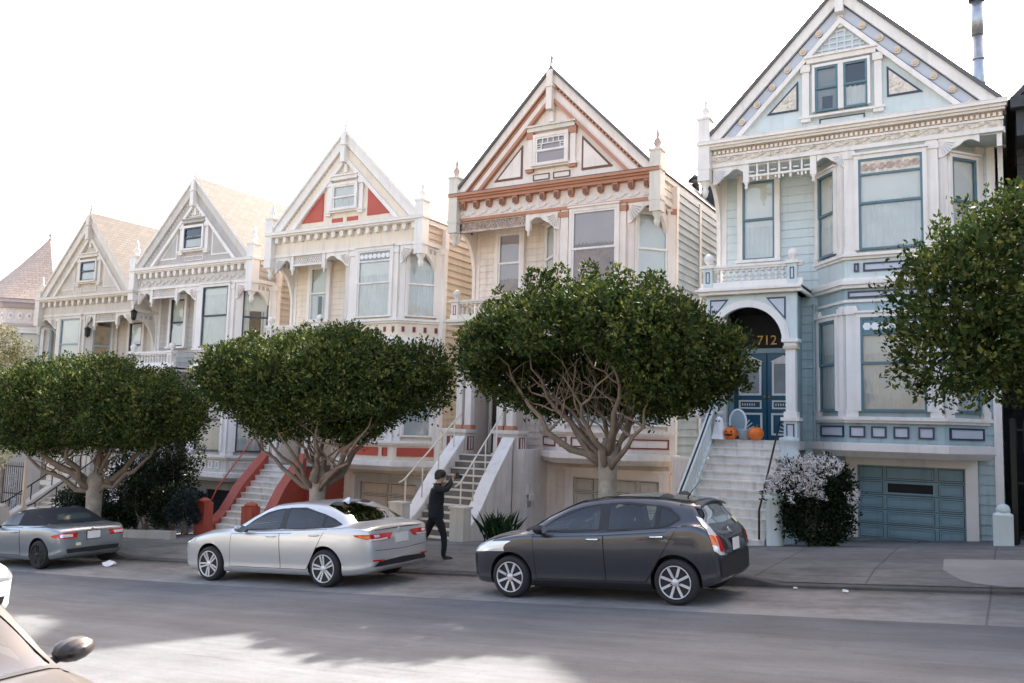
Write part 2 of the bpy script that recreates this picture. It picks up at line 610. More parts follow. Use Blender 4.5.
# ------------------------------------------------------------------ foliage
def leaves_mesh(name, lobes, n, size, m, squash=.6, zmin=None, shell=.34, seed=1, aspect=.5, holes=None, up=.35, only=None):
    """n leaf-sized faces spread through the outer layer of a union of ellipsoid lobes (cx,cy,cz,rx,ry,rz)"""
    r = np.random.default_rng(seed)
    Lb = np.array(lobes, float)
    area = (Lb[:, 3] * Lb[:, 4] + Lb[:, 3] * Lb[:, 5] + Lb[:, 4] * Lb[:, 5])
    got, nor = [], []
    tot = 0
    while tot < n:
        k = n
        idx = r.choice(len(Lb), k, p=area / area.sum())
        d = r.normal(size=(k, 3))
        d /= np.linalg.norm(d, axis=1)[:, None]
        # sprigs: bumps on each lobe so that the outline is uneven
        bump = .13 * np.sin(d[:, 0] * 9 + idx * 1.7) * np.sin(d[:, 1] * 8 + idx) + .07 * np.sin(d[:, 2] * 13 + idx * 2.3 + d[:, 0] * 7)
        rad = 1 + bump - shell * r.random(k) ** 1.7 + .09 * np.maximum(0, r.normal(size=k))
        p = Lb[idx, :3] + d * rad[:, None] * Lb[idx, 3:]
        keep = np.ones(k, bool)
        for i in range(len(Lb)):
            q = (p - Lb[i, :3]) / Lb[i, 3:]
            keep &= ~((np.linalg.norm(q, axis=1) < 1 - shell * 1.0) & (idx != i))
        if zmin is not None:
            keep &= p[:, 2] > zmin + .12 * r.normal(size=k)
        if only is not None:
            on = np.zeros(k, bool)
            for hx, hy, hz, hr in only:
                on |= np.linalg.norm(p - np.array([hx, hy, hz]), axis=1) < hr * (.75 + .5 * r.random(k))
            keep &= on
        if holes is not None:
            for hx, hy, hz, hr in holes:
                keep &= np.linalg.norm(p - np.array([hx, hy, hz]), axis=1) > hr
        got.append(p[keep]); nor.append(d[keep])
        tot += keep.sum()
    P = np.concatenate(got)[:n]; D = np.concatenate(nor)[:n]
    n = len(P)
    # leaf axis: outward and up with scatter; leaf normal roughly across it
    ax = D * .8 + r.normal(size=(n, 3)) * .65 + np.array([0, 0, up])
    ax /= np.linalg.norm(ax, axis=1)[:, None]
    sd = np.cross(ax, r.normal(size=(n, 3)))
    sd /= np.linalg.norm(sd, axis=1)[:, None] + 1e-9
    s = size * (.5 + .6 * r.random(n) + .5 * r.random(n) ** 4)[:, None]
    V = np.empty((n, 4, 3))
    V[:, 0] = P - ax * s * .5
    V[:, 1] = P + sd * s * aspect * .5 - ax * s * .02
    V[:, 2] = P + ax * s * .5
    V[:, 3] = P - sd * s * aspect * .5 - ax * s * .02
    me = bpy.data.meshes.new(name)
    me.vertices.add(4 * n)
    me.vertices.foreach_set('co', V.reshape(-1))
    me.loops.add(4 * n)
    me.loops.foreach_set('vertex_index', np.arange(4 * n, dtype=np.int32))
    me.polygons.add(n)
    me.polygons.foreach_set('loop_start', np.arange(0, 4 * n, 4, dtype=np.int32))
    me.materials.append(MATS[m])
    me.update(calc_edges=True)
    return me

def limb(mb, a, b, r0, r1, m, bow=.25, k=7, n=6, rr=random):
    a, b = Vector(a), Vector(b)
    d = b - a
    s = Vector((rr.uniform(-1, 1), rr.uniform(-1, 1), rr.uniform(-.45, .15))) * bow * d.length
    pts, rad = [], []
    for i in range(n + 1):
        t = i / n
        p = a + d * t + s * math.sin(PI * t) * .5
        p += Vector((rr.uniform(-1, 1), rr.uniform(-1, 1), rr.uniform(-1, 1))) * .035 * d.length * (0 < i < n)
        pts.append(p)
        rad.append(r0 + (r1 - r0) * t)
    mb.tube(pts, rad, m, k)
    return pts

def street_tree(loc, label, fork, girth, cx, cy, rx, ry, zb, zt, seed, n=26000, size=.12, droop=(0, 0), holes=None, lean=0., branches=11, rise=.4):
    """clipped ficus: pale trunk, forking limbs, one broad dense umbrella crown. zb/zt: crown bottom and top above the trunk base"""
    rr = random.Random(seed)
    root = empty('street_tree', loc, 0, label, 'tree', 'clipped street trees along the pavement')
    mb = MB()
    H = zt - zb
    fk = Vector((lean, 0, fork))
    pts = [Vector((0, 0, -.1)), Vector((.01, 0, .25)), Vector((lean * .4, .01, fork * .5)), Vector((lean * .8, 0, fork * .85)), fk + Vector((0, 0, .08)), fk + Vector((.01, 0, .2)), fk + Vector((.01, 0, .3)), fk + Vector((.01, .01, .36))]
    mb.tube(pts, [girth * 1.35, girth * 1.08, girth * .95, girth * 1.0, girth * 1.12, girth * 1.0, girth * .6, girth * .1], 'bark', 14)
    obj('trunk', mb, root)
    mb = MB()
    for i in range(branches):
        a = 2 * PI * (i + rr.uniform(-.3, .3)) / branches
        rad = rr.uniform(.45, .8)
        e = Vector((cx + rx * rad * math.cos(a), cy + ry * rad * math.sin(a), zb + H * rr.uniform(.25, .6)))
        r0 = girth * rr.uniform(.26, .46)
        st = fk + Vector((math.cos(a), math.sin(a), 0)) * girth * .25 + Vector((0, 0, rr.uniform(-.25, .05)))
        P = limb(mb, st, e, r0 * 1.1, r0 * .12, 'bark_limb', .30, 8, 8, rr)
        for q in range(3):
            s = P[rr.randint(2, 6)]
            e2 = Vector((cx + rx * rr.uniform(-.85, .85), cy + ry * rr.uniform(-.8, .8), zb + H * rr.uniform(.3, .75)))
            e2 = s + (e2 - s) * rr.uniform(.35, .75)
            P2 = limb(mb, s, e2, r0 * .36, r0 * .06, 'bark_thin', .35, 6, 6, rr)
            for w in range(2):
                s2 = P2[rr.randint(2, 5)]
                limb(mb, s2, s2 + Vector((rr.uniform(-.6, .6), rr.uniform(-.6, .6), rr.uniform(.2, .8))), r0 * .13, r0 * .05, 'bark_thin', .3, 5, 4, rr)
    obj('limbs', mb, root)
    lobes = []
    k = 22
    for i in range(k):
        t = (i + .5) / k
        rad = math.sqrt(t) * .80
        a = i * 2.39996 + rr.uniform(-.2, .2)
        ux, uy = rad * math.cos(a), rad * math.sin(a)
        dome = math.sqrt(max(.05, 1 - (rad * 1.02) ** 2))
        s = rr.uniform(.25, .35)
        top = zt - H * .58 * (1 - dome)
        dz = H * rr.uniform(.20, .27)
        drp = droop[0] * ux + droop[1] * uy
        lobes.append((cx + rx * ux, cy + ry * uy, top - dz + rr.uniform(-.07, .05) * H + drp, rx * s, ry * s, dz))
        # lower skirt lobes fill the crown down to its clipped underside
        if rad > .22:
            lobes.append((cx + rx * ux * 1.0, cy + ry * uy * 1.0, zb + dz * .95 + rise * (rad / .8) ** 2 + drp * .6 + rr.uniform(-.05, .08) * H, rx * s * .92, ry * s * .92, dz * .85))
    # loose sprigs that break the outline
    for i in range(34):
        a = rr.uniform(0, 2 * PI)
        q = math.sqrt(rr.random())
        z = zt - H * .58 * (1 - math.sqrt(max(.02, 1 - q * q))) + rr.uniform(-.02, .12)
        lobes.append((cx + rx * q * math.cos(a), cy + ry * q * math.sin(a), z, rr.uniform(.10, .2), rr.uniform(.10, .2), rr.uniform(.12, .24)))
    for i in range(16):
        a = rr.uniform(0, 2 * PI)
        z = rr.uniform(.35, .85)
        w = math.sqrt(max(.1, 1 - (max(0, z - .35) / .65) ** 2)) * .98
        lobes.append((cx + rx * w * math.cos(a), cy + ry * w * math.sin(a), zb + H * z, .3, .3, .26))
    inner = [(a, b_, c_ + .02, d_ * .80, e_ * .80, f_ * .80) for a, b_, c_, d_, e_, f_ in lobes[:-50]]
    m1 = leaves_mesh('crown', lobes, n, size, 'ficus_leaf', seed=seed, zmin=zb, holes=holes)
    m2 = leaves_mesh('crown', inner, n // 3, size * 1.5, 'ficus_leaf', seed=seed + 50, zmin=zb + .12, holes=holes and [(h[0], h[1], h[2], h[3] * 1.2) for h in holes], aspect=.7)
    bm = bmesh.new(); bm.from_mesh(m1); bm.from_mesh(m2); bm.to_mesh(m1); bm.free()
    bpy.data.meshes.remove(m2)
    obj('crown', m1, root)
    return root

def shrub(loc, label, lobes, n, size, m, seed, cat='shrub', name='shrub', stems=True, aspect=.5, group=None):
    root = empty(name, loc, 0, label, cat, group)
    obj('foliage', leaves_mesh('foliage', lobes, n, size, m, seed=seed, shell=.5, aspect=aspect), root)
    if stems:
        rr = random.Random(seed)
        mb = MB()
        for l in lobes[:6]:
            limb(mb, (l[0] * .3, l[1] * .3, -.05), (l[0], l[1], l[2]), .03, .012, 'bark_thin', .2, 5, 4, rr)
        obj('stems', mb, root)
    return root

T0 = lambda x, y: (x, y, gz(x) + .1)
def tree_at(x, y, label, fork, girth, X0, X1, Y0, Y1, Z0, Z1, seed, **k):
    b = gz(x) + .12
    return street_tree((x, y, b), label, fork, girth, (X0 + X1) / 2 - x, (Y0 + Y1) / 2 - y, (X1 - X0) / 2, (Y1 - Y0) / 2, Z0 - b, Z1 - b, seed, **k)
tree_at(-6.18, 14.0, 'tall clipped street tree with exposed branching limbs behind the dark hatchback', 1.85, .165, -9.0, -3.95, 11.8, 16.3, -.05, 2.74, 3, rise=.5, n=58000, size=.088, branches=13, droop=(.06, 0),
        holes=[(-.9, -1.7, 2.75, 1.0), (0, -1.7, 2.7, 1.0), (-.4, -.9, 2.75, 1.0), (-1.55, -1.5, 2.6, .7), (.7, -1.6, 2.45, .7), (0, 0, 2.1, .8)])
tree_at(-12.95, 14.0, 'clipped street tree with a low dome crown above the silver saloon and red stairs', 1.55, .17, -16.15, -10.05, 11.9, 16.2, -.75, 2.0, 5, rise=1.15, n=58000, size=.088, droop=(.1, 0))
tree_at(-20.65, 14.0, 'clipped street tree with a wide flat crown behind the grey roadster', 1.55, .2, -25.4, -17.1, 11.8, 16.2, -1.3, 1.55, 8, rise=.55, n=60000, size=.088)
tree_at(1.75, 13.9, 'clipped street tree at the right edge in front of the blue house', 2.3, .19, -1.8, 5.0, 11.6, 16.3, .12, 3.75, 11, n=58000, size=.088)
# ------------------------------------------------------------------ Victorian houses
def pane_mesh(fr, u0, u1, z0, z1, n):
    mb = MB()
    mb.fquad(fr, u0, u1, z0, z1, n, 'pane')
    return mb

def pleats(fr, u0, u1, z0, z1, n, m, step=.055, amp=.010):
    mb = MB()
    k = max(6, int((u1 - u0) / step * 4))
    ph = random.uniform(0, 6)
    for i in range(k):
        a, b = u0 + (u1 - u0) * i / k, u0 + (u1 - u0) * (i + 1) / k
        fa = n + amp * math.sin(a / step * 3.1 + ph) + amp * .4 * math.sin(a * 11 + ph)
        fb_ = n + amp * math.sin(b / step * 3.1 + ph) + amp * .4 * math.sin(b * 11 + ph)
        mb.face([fr.p(a, z0, fa), fr.p(b, z0, fb_), fr.p(b, z1, fb_), fr.p(a, z1, fa)], m, True)
    return mb

def window(root, H, fr, u0, u1, z0, z1, cas='white', sash='white', blind=('blind_white', .5), cur='curtain', meet=.5, art=0., artm='carved', head=True, cw=.11, sill=True, lites=False, deep=.135):
    """casing stands proud of the wall; the sash, pane and blind sit back inside it. u0..u1, z0..z1 is the sash opening"""
    mb = MB()
    core = None
    mb.fb(fr, u0 - cw, u0, z0, z1, .0, deep, cas)
    mb.fb(fr, u1, u1 + cw, z0, z1, .0, deep, cas)
    mb.fb(fr, u0 - cw, u1 + cw, z1, z1 + cw * 1.1, .0, deep + .006, cas)
    if head:
        mb.fb(fr, u0 - cw - .03, u1 + cw + .03, z1 + cw * 1.1, z1 + cw * 1.1 + .05, 0, deep + .05, cas)
    if sill:
        mb.fb(fr, u0 - cw - .03, u1 + cw + .03, z0 - .07, z0, 0, deep + .06, cas)
    s = .05
    zm = z0 + (z1 - z0) * meet
    for a, b, n in ((zm, z1, .098), (z0, zm + .04, .076)):
        mb.rim(fr, u0, u1, a, b, s, n - .02, n + .022, sash)
    if art > 0:
        mb.fb(fr, u0 + s, u1 - s, z1 - art - .045, z1 - art, .08, .12, sash)
    if lites:
        k = 5
        q = (u1 - u0 - 2 * s) / k
        for i in range(1, k):
            mb.fb(fr, u0 + s + q * i - .012, u0 + s + q * i + .012, z1 - s - .13, z1 - s, .085, .115, sash)
        mb.fb(fr, u0 + s, u1 - s, z1 - s - .15, z1 - s - .125, .085, .115, sash)
        for uu in (u0 + s + .12, u1 - s - .13):
            mb.fb(fr, uu, uu + .025, zm, z1 - s - .15, .085, .115, sash)
        for j in range(1, 3):
            zz = zm + (z1 - s - .15 - zm) * j / 3
            mb.fb(fr, u0 + s, u0 + s + .12, zz, zz + .02, .085, .115, sash)
            mb.fb(fr, u1 - s - .12, u1 - s, zz, zz + .02, .085, .115, sash)
    w = obj('window', mb, root, H)
    obj('pane', pane_mesh(fr, u0 + .02, u1 - .02, z0 + .02, z1 - .02, .086), w, fix=False)
    bm_, frac = blind
    if 0 < frac < 1: frac = min(.9, max(.12, frac + random.uniform(-.12, .12)))
    bk = MB()
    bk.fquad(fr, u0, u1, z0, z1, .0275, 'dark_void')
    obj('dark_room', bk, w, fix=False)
    zb = z1 - (z1 - z0) * frac
    ztop = z1
    if frac > 0:
        b = MB()
        b.fb(fr, u0, u1, zb, ztop, .030, .040, bm_)
        b.fb(fr, u0 + .02, u1 - .02, zb - .025, zb, .030, .050, bm_)
        obj('blind', b, w)
    if frac < 1:
        if random.random() < .62 or u1 - u0 < .5 or cas == 'white' and cur == 'curtain' and sash == 'teal_sash' or cur == 'hill_reflection_tan':
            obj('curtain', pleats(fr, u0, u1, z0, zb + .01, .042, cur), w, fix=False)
        else:                      # parted drapes with the dark room between them
            q = (u1 - u0) * random.uniform(.26, .42)
            obj('curtain', pleats(fr, u0, u0 + q, z0, zb + .01, .042, cur, .04, .013), w, fix=False)
            obj('curtain', pleats(fr, u1 - q * random.uniform(.8, 1.1), u1, z0, zb + .01, .042, cur, .04, .013), w, fix=False)
    if art > 0:
        b = MB()
        b.fb(fr, u0 + s, u1 - s, z1 - art, z1 - s, .09, .10, artm)
        c = 'rosewood' if artm == 'carved' else 'blind_white'
        k = 7
        for i in range(k):
            x = u0 + s + (u1 - u0 - 2 * s) * (i + .5) / k
            zc = z1 - s - (art - s) * .5
            r = (art - s) * .3
            P = [(x + r * math.cos(t), zc + r * math.sin(t)) for t in [q * PI / 3 for q in range(6)]]
            b.fpoly(fr, P, .10, .114, c)
            if i < k - 1:
                b.line(fr, (x + r, zc - r * .5 * (-1) ** i), (x + r + .08, zc + r * .5 * (-1) ** i), .03, .10, .112, c)
        obj('art_glass', b, w)
    return w

def fan(mb, fr, u, z, r, a0, a1, k, n0, n1, m):
    for i in range(k):
        a = math.radians(a0 + (a1 - a0) * (i + .5) / k)
        mb.line(fr, (u, z), (u + r * math.cos(a), z + r * math.sin(a)), r * .1, n0, n1, m)

def bracket_mesh(fr, up, uc, z1, drop, m, fanm=None, n0=0., n1=.07):
    """scalloped spandrel: pierced fan against the column at uc, thin arch, reaching the pendant at up"""
    mb = MB()
    w = up - uc
    fn = [(0, 1.), (.12, .97), (.22, .82), (.34, .60), (.46, .50), (.55, .40), (.62, .27), (.72, .21), (.82, .22), (.90, .30), (1., .42)]
    P = [(uc, z1)] + [(uc + w * t, z1 - drop * q) for t, q in fn] + [(up, z1)]
    mb.fpoly(fr, P, n0, n1, m)
    # fan of slats over a sunk field
    r = drop * .78
    s_ = 1 if w > 0 else -1
    A = [(uc + s_ * .02, z1 - .05)] + [(uc + s_ * (.02 + r * .9 * math.sin(q * PI / 14)), z1 - .05 - r * math.cos(q * PI / 14) * (1 - .012 * q * q * .35)) for q in range(1, 7)] 
    mb.fpoly(fr, A, n1, n1 + .004, fanm or m)
    for q in range(7):
        t = q * PI / 14 + .06
        mb.line(fr, (uc + s_ * .03, z1 - .06), (uc + s_ * (.03 + r * .92 * math.sin(t)), z1 - .06 - r * .98 * math.cos(t)), .020, n1 + .004, n1 + .014 + .0012 * q, m)
    return mb

def baluster_mesh(h, m):
    mb = MB()
    mb.lathe([(.022, 0), (.045, .02), (.045, .06), (.025, .1), (.05, h * .38), (.03, h * .6), (.022, h * .78), (.045, h - .07), (.045, h)], (0, 0, 0), m, 8)
    return mb

def column(root, H, x, y, z0, z1, m, cap, r=.085, square=True, label=None):
    mb = MB()
    if square:
        mb.box(x - r, x + r, y - r, y + r, z0, z1, m)
        for a in (-.45, .45):
            mb.box(x + a * r * 1. - .012, x + a * r + .012, y - r - .008, y - r, z0 + .2, z1 - .25, m)
    else:
        mb.lathe([(r * 1.1, z0), (r, z0 + .1), (r * .85, z1)], (x, y, 0), m, 16)
    mb.box(x - r * 1.35, x + r * 1.35, y - r * 1.35, y + r * 1.35, z0 - .01, z0 + .12, cap)
    for i, q in enumerate((1.15, 1.3, 1.5)):
        mb.box(x - r * q, x + r * q, y - r * q, y + r * q, z1 - .2 + i * .065, z1 - .135 + i * .065, cap)
    return obj('porch_column', mb, root, H, label)

def house(P):
    g = P.get
    X0, Y0, Zc, W = P['X0'], 20.5, P['Zc'], P['W']
    base = gz(X0 + W / 2)
    root = empty('victorian_house', (X0, Y0, base), 0, P['label'], 'house', 'row of gabled Victorian houses')
    HZ = (0, 0, Zc - base)          # part meshes use the cornice top as z=0
    d, pk = P['d'], P['pk']
    mir = g('mirror', False)
    wx0, wx1 = P['wall']
    zg = base - Zc - .9
    deep = g('deep', 11.)
    c = P['col']
    WALL, WLOW, SIDE, TRIM, FIELD, ACC, BAND = c['wall'], c['low'], c['side'], c['trim'], c['field'], c['acc'], c['band']
    G = Fr((0, 0), (W, 0))
    Mw = Fr((0, d), (W, d))
    SR = Fr((wx1, d), (wx1, deep))
    SL = Fr((wx0, deep), (wx0, d))
    zfr = P['zfr']                  # crown bottom, modillion bottom, frieze bottom
    z2 = -3.62                      # balcony deck
    zs = -6.78                      # lower sill line
    # ---- main walls
    mb = MB()
    mb.siding(Mw, wx0, wx1, z2, zfr[2] + .02, WALL, P.get('pitch', .2))
    pa, pb, pzt = P['open']
    for ua, ub, za, zb_ in ((wx0, pa, zg, z2), (pb, wx1, zg, z2), (pa, pb, pzt, z2), (pa, pb, zg, P['floor'] - .05)):
        if ub - ua > .02 and zb_ - za > .05: mb.siding(Mw, ua, ub, za, zb_, WLOW, P.get('pitch', .2))
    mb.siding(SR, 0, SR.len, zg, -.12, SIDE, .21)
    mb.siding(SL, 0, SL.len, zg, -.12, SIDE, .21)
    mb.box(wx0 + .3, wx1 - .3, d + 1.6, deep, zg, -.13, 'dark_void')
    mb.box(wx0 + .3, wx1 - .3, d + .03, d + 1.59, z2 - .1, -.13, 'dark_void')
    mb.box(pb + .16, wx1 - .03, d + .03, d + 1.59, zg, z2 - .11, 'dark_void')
    for x in (wx0, wx1):            # corner boards
        s = -1 if x == wx0 else 1
        mb.box(min(x - s * .13, x + s * .03), max(x - s * .13, x + s * .03), d - .035, d + .11, zg, zfr[2], TRIM)
    mb.box(min(W, wx1) - .08, max(W, wx1) + .034, d - .03, d + .14, zfr[2] - .05, -.17, TRIM)
    mb.box(wx1 - .02, wx1 + .032, 2.9, 3.08, zg, -.2, TRIM)
    obj('wall', mb, root, HZ)
    # ---- gable box with frieze, oversailing the wall below
    th = math.atan2(pk, W / 2)
    st, ct = math.sin(th), math.cos(th)
    def rk(i0, i1, z=0., side=0):
        def at(i, top):
            if top: return (W / 2, pk - i / ct)
            return ((i / st) + z / math.tan(th), z)
        A = [at(i0, 0), at(i0, 1), at(i1, 1), at(i1, 0)]
        return [A, [(W - u, zz) for u, zz in A]]
    mb = MB()
    mb.fpoly(G, [(0, zfr[2]), (W, zfr[2]), (W, 0), (W / 2, pk), (0, 0)], -d - .3, 0, FIELD)
    mb.box(.02, W - .02, .02, d, zfr[2] - .03, zfr[2] + .002, c.get('soffit', TRIM))
    FR = Fr((W, 0), (W, d))
    FL = Fr((0, d), (0, 0))
    for F in (FR, FL):
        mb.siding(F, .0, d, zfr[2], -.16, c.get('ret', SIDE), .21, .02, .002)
        mb.fb(F, 0, d, zfr[2] - .02, zfr[2] + .1, .0, .035, TRIM)
    obj('gable_wall', mb, root, HZ)
    # ---- raking trim
    mb = MB()
    x = 0.
    for (w, n, m) in P['rake']:
        for A in rk(x, x + w):
            mb.fpoly(G, A, 0, n, m)
        x += w
    i_in = x
    if g('rake_dentil'):
        a, n, m = g('rake_dentil')
        L = math.hypot(W / 2, pk)
        k = int(L / .145)
        for sgn in (0, 1):
            for i in range(3, k - 1):
                t = (i + .5) / k
                u, z = W / 2 * t + a * st, pk * t - a * ct
                if z < .05 or u > W / 2 - .06: continue
                du, dz = ct * .04, st * .04
                pu, pz = st * .04, -ct * .04
                Q = [(u - du - pu, z - dz - pz), (u + du - pu, z + dz - pz), (u + du + pu, z + dz + pz), (u - du + pu, z - dz + pz)]
                if sgn: Q = [(W - q, zz) for q, zz in Q]
                mb.fpoly(G, Q, 0, n, m)
    if g('medallions'):
        a = g('medallions')
        for sgn in (0, 1):
            for i in range(8):
                t = (i + .9) / 8.9
                u, z = W / 2 * t + a * st, pk * t - a * ct
                if u > W / 2 - .12: continue
                if sgn: u = W - u
                for r_, n_, m_ in ((.085, .105, 'carved'), (.05, .13, 'dentil_tan')):
                    mb.fpoly(G, [(u + r_ * math.cos(q * PI / 5), z + r_ * math.sin(q * PI / 5)) for q in range(10)], .05, n_, m_)
    obj('raking_trim', mb, root, HZ)
    # ---- roof
    mb = MB()
    i = 0
    for A in rk(-.075, 0.):
        mb.fpoly(G, A, -deep, .22, c['roof_edge'])
    ro = obj('roof', mb, root, HZ)
    if True:
        me = ro.data
        me.materials.append(MATS[c['roof']])
        uvl = me.uv_layers.new(name='UVMap')
        for p in me.polygons:
            if abs(p.normal.y) < .3 and p.normal.z > .2 and p.area > 5:
                p.material_index = 1
            for li in p.loop_indices:
                v = me.vertices[me.loops[li].vertex_index].co
                uvl.data[li].uv = (v.y, abs(v.x - W / 2) / ct)
    # eaves along the side walls
    mb = MB()
    for xx, s in ((0, -1), (W, 1)):
        a, b = sorted((xx - s * .32, xx + s * .06))
        mb.box(a, b, d * .2, deep, -.16, -.02, c.get('eave', TRIM))
    obj('eaves', mb, root, HZ)
    # ---- cornice, modillions, frieze
    mb = MB()
    cm = c['crown']
    mb.fb(G, -.10, W + .10, -.05, .03, -.05, .30, cm)
    mb.fb(G, -.07, W + .07, -.11, -.05, 0, .24, cm)
    mb.fb(G, -.04, W + .04, zfr[0], -.11, 0, .18, cm)
    mb.fb(G, -.10, W + .10, .03, .045, -.05, .31, c['roof_edge'] if g('cap') else cm)
    if g('dent'):
        k = int(W / .105)
        for j in range(k):
            u = W * (j + .5) / k
            mb.fb(G, u - .03, u + .03, zfr[0] - .11, zfr[0] - .03, 0, .085, TRIM)
        mb.fb(G, 0, W, zfr[0] - .13, zfr[0], 0, .03, 'dentil_tan')
        mb.fb(G, -.02, W + .02, zfr[1] - .05, zfr[1], 0, .06, TRIM)
    else:
        k = g('mods', 14)
        for j in range(k):
            u = .3 + (W - .6) * j / (k - 1)
            h = zfr[0] - zfr[1]
            mb.fpoly(G, [(u - .075, zfr[0]), (u - .075, zfr[0] - h * .6), (u - .04, zfr[0] - h), (u + .04, zfr[0] - h), (u + .075, zfr[0] - h * .6), (u + .075, zfr[0])], 0, .15, c.get('mod', TRIM))
            if c.get('modtip'):
                mb.fb(G, u - .05, u + .05, zfr[0] - h * .9, zfr[0] - h * .25, .15, .17, c['modtip'])
    mb.fb(G, 0, W, zfr[2], zfr[2] + .09, 0, .07, BAND)
    obj('cornice', mb, root, HZ)
    mb = MB()
    fm = c.get('frieze', TRIM)
    mb.fb(G, .05, W - .05, zfr[2] + .09, zfr[1], 0, .022, fm)
    if g('relief'):
        k = int(W / .2)
        zc = (zfr[2] + .09 + zfr[1]) / 2
        hh = (zfr[1] - zfr[2] - .09) * .32
        for j in range(k):
            u = .1 + (W - .2) * (j + .5) / k
            s = (-1) ** j
            mb.fpoly(G, [(u + hh * .8 * math.cos(q * PI / 4), zc + hh * .35 * s + hh * .6 * math.sin(q * PI / 4)) for q in range(8)], .022, .05, fm)
            mb.line(G, (u - .1, zc - hh * .7 * s), (u + .1, zc + hh * .7 * s), .03, .022, .042 + .003 * (j % 2), fm)
    obj('frieze', mb, root, HZ)
    # ---- attic window group in the gable field
    Cx = W / 2
    z_h = P['hood']                 # hood beam height
    aw, az0, az1 = P['attic']
    mb = MB()
    hw = (pk - i_in / ct - z_h) / math.tan(th) - .02
    mb.fb(G, Cx - hw, Cx + hw, z_h - .06, z_h + .06, 0, .14, c['hood'])
    mb.fb(G, Cx - hw - .04, Cx + hw + .04, z_h + .06, z_h + .11, 0, .19, c['hood'])
    for s in (-1, 1):
        u = Cx + s * (aw + .2)
        mb.fb(G, u - .08, u + .08, az0 - .12, z_h - .06, 0, .075, c['pil'])
        mb.fb(G, u - .11, u + .11, z_h - .24, z_h - .06, 0, .11, c['cap'])
        mb.fb(G, u - .11, u + .11, az0 - .2, az0 - .08, 0, .10, c['cap'])
    mb.fb(G, Cx - aw - .34, Cx + aw + .34, az0 - .12, az0 - .07, 0, .13, c['pil'])
    # triangular side panels
    for s in (-1, 1):
        ui = Cx + s * P['tri'][0]
        uo = Cx + s * P['tri'][1]
        zb, zt = P['tri'][2], P['tri'][3]
        T = [(ui, zb), (uo, zb), (ui, zt)]
        cxx, czz = ui + (uo - ui) * .29, zb + (zt - zb) * .29
        def sc(f): return [(cxx + (u - cxx) * f, czz + (z - czz) * f) for u, z in T]
        tr = c['tri']
        mb.fpoly(G, sc(1.0), 0, .03, tr[0])
        mb.fpoly(G, sc(.80 if tr[0] != tr[1] else .9), 0, .036, tr[1])
        if tr[1] == 'carved':
            for q in range(5):
                a = q * 1.257
                mb.fpoly(G, [(cxx + .09 * math.cos(a) + .05 * math.cos(t * PI / 3), czz + .09 * math.sin(a) + .05 * math.sin(t * PI / 3)) for t in range(6)], .03, .055, 'carved')
    # little panels below the window
    for s in ((-1, 1) if P.get('two_small', True) else (0,)):
        w = .26 if s else .5
        u = Cx + s * .32
        zc = (az0 - .2 + .12) / 2
        if c['small'][0]:
            mb.rim(G, u - w, u + w, zc - .09, zc + .09, .025, 0, .03, c['small'][0])
        mb.fb(G, u - w + .03, u + w - .03, zc - .065, zc + .065, 0, .015, c['small'][1])
    if g('lattice_top'):
        # pierced lattice in the peak above the hood
        zt0, zt1 = z_h + .11, pk - i_in / ct - .02
        lm, bm_ = g('lattice_top')
        mb.fpoly(G, [(Cx - hw + .06, zt0), (Cx + hw - .06, zt0), (Cx, zt1)], 0, .012, bm_)
        n = 9
        for j in range(1, n):
            u = Cx - hw + 2 * hw * j / n
            zz = zt1 - abs(u - Cx) * math.tan(th)
            mb.fb(G, u - .02, u + .02, zt0, max(zt0 + .02, zz), .012, .04, lm)
        for j in range(1, 5):
            z = zt0 + (zt1 - zt0) * j / 5
            q = (zt1 - z) / math.tan(th)
            mb.fb(G, Cx - q, Cx + q, z - .018, z + .018, .014, .044, lm)
    # king post from the apex
    kp = P['king']
    mb.fb(G, Cx - .09, Cx + .09, pk - kp, pk - .02, 0, .28, c['king'])
    mb.fb(G, Cx - .12, Cx + .12, pk - kp * .45, pk - kp * .45 + .06, 0, .31, c['king'])
    mb.fb(G, Cx - .065, Cx + .065, pk - kp - .3, pk - kp, 0, .09, c['king'])
    obj('gable_trim', mb, root, HZ)
    if P.get('double'):
        for s in (-1, 1):
            u = Cx + s * (aw / 2 + .02)
            window(root, HZ, G, u - aw / 2 + .04, u + aw / 2 - .04, az0, az1, c['pil'], c['sash2'], ('curtain_grey', .55) if s < 0 else ('dark_void', .5), 'curtain_grey' if s < 0 else 'curtain', .5, cw=.06, head=False, sill=False)
    else:
        window(root, HZ, G, Cx - aw, Cx + aw, az0, az1, c['pil'], c['sash2'], c['atticblind'], 'curtain', .47, cw=.08, head=False, lites=g('lites', False))
    # finials
    mb = MB()
    fz = pk + .03
    mb.box(Cx - .05, Cx + .05, -.2, -.1, fz - .1, fz + .18, c['king'])
    mb.lathe([(.06, fz + .18), (.03, fz + .26), (.055, fz + .33), (.02, fz + .4), (.012, fz + .8), (.03, fz + .84), (.004, fz + .95)], (Cx, -.15, 0), c.get('finial', TRIM), 8)
    obj('finial', mb, root, HZ)
    # ---- corner posts with their own finials
    for u, tall in P['posts']:
        mb = MB()
        mb.box(u - .15, u + .15, -.252, .08, zfr[2] - .35, tall, c['post'])
        mb.box(u - .18, u + .18, -.27, .11, -.03, .06, c['post'])
        mb.box(u - .18, u + .18, -.27, .11, tall, tall + .06, c['post'])
        mb.box(u - .17, u + .17, -.26, .1, zfr[2] - .06, zfr[2] + .03, c['post'])
        mb.lathe([(.02, zfr[2] - .75), (.06, zfr[2] - .7), (.09, zfr[2] - .58), (.06, zfr[2] - .5), (.13, zfr[2] - .4), (.14, zfr[2] - .34)], (u, -.08, 0), c['post'], 10)
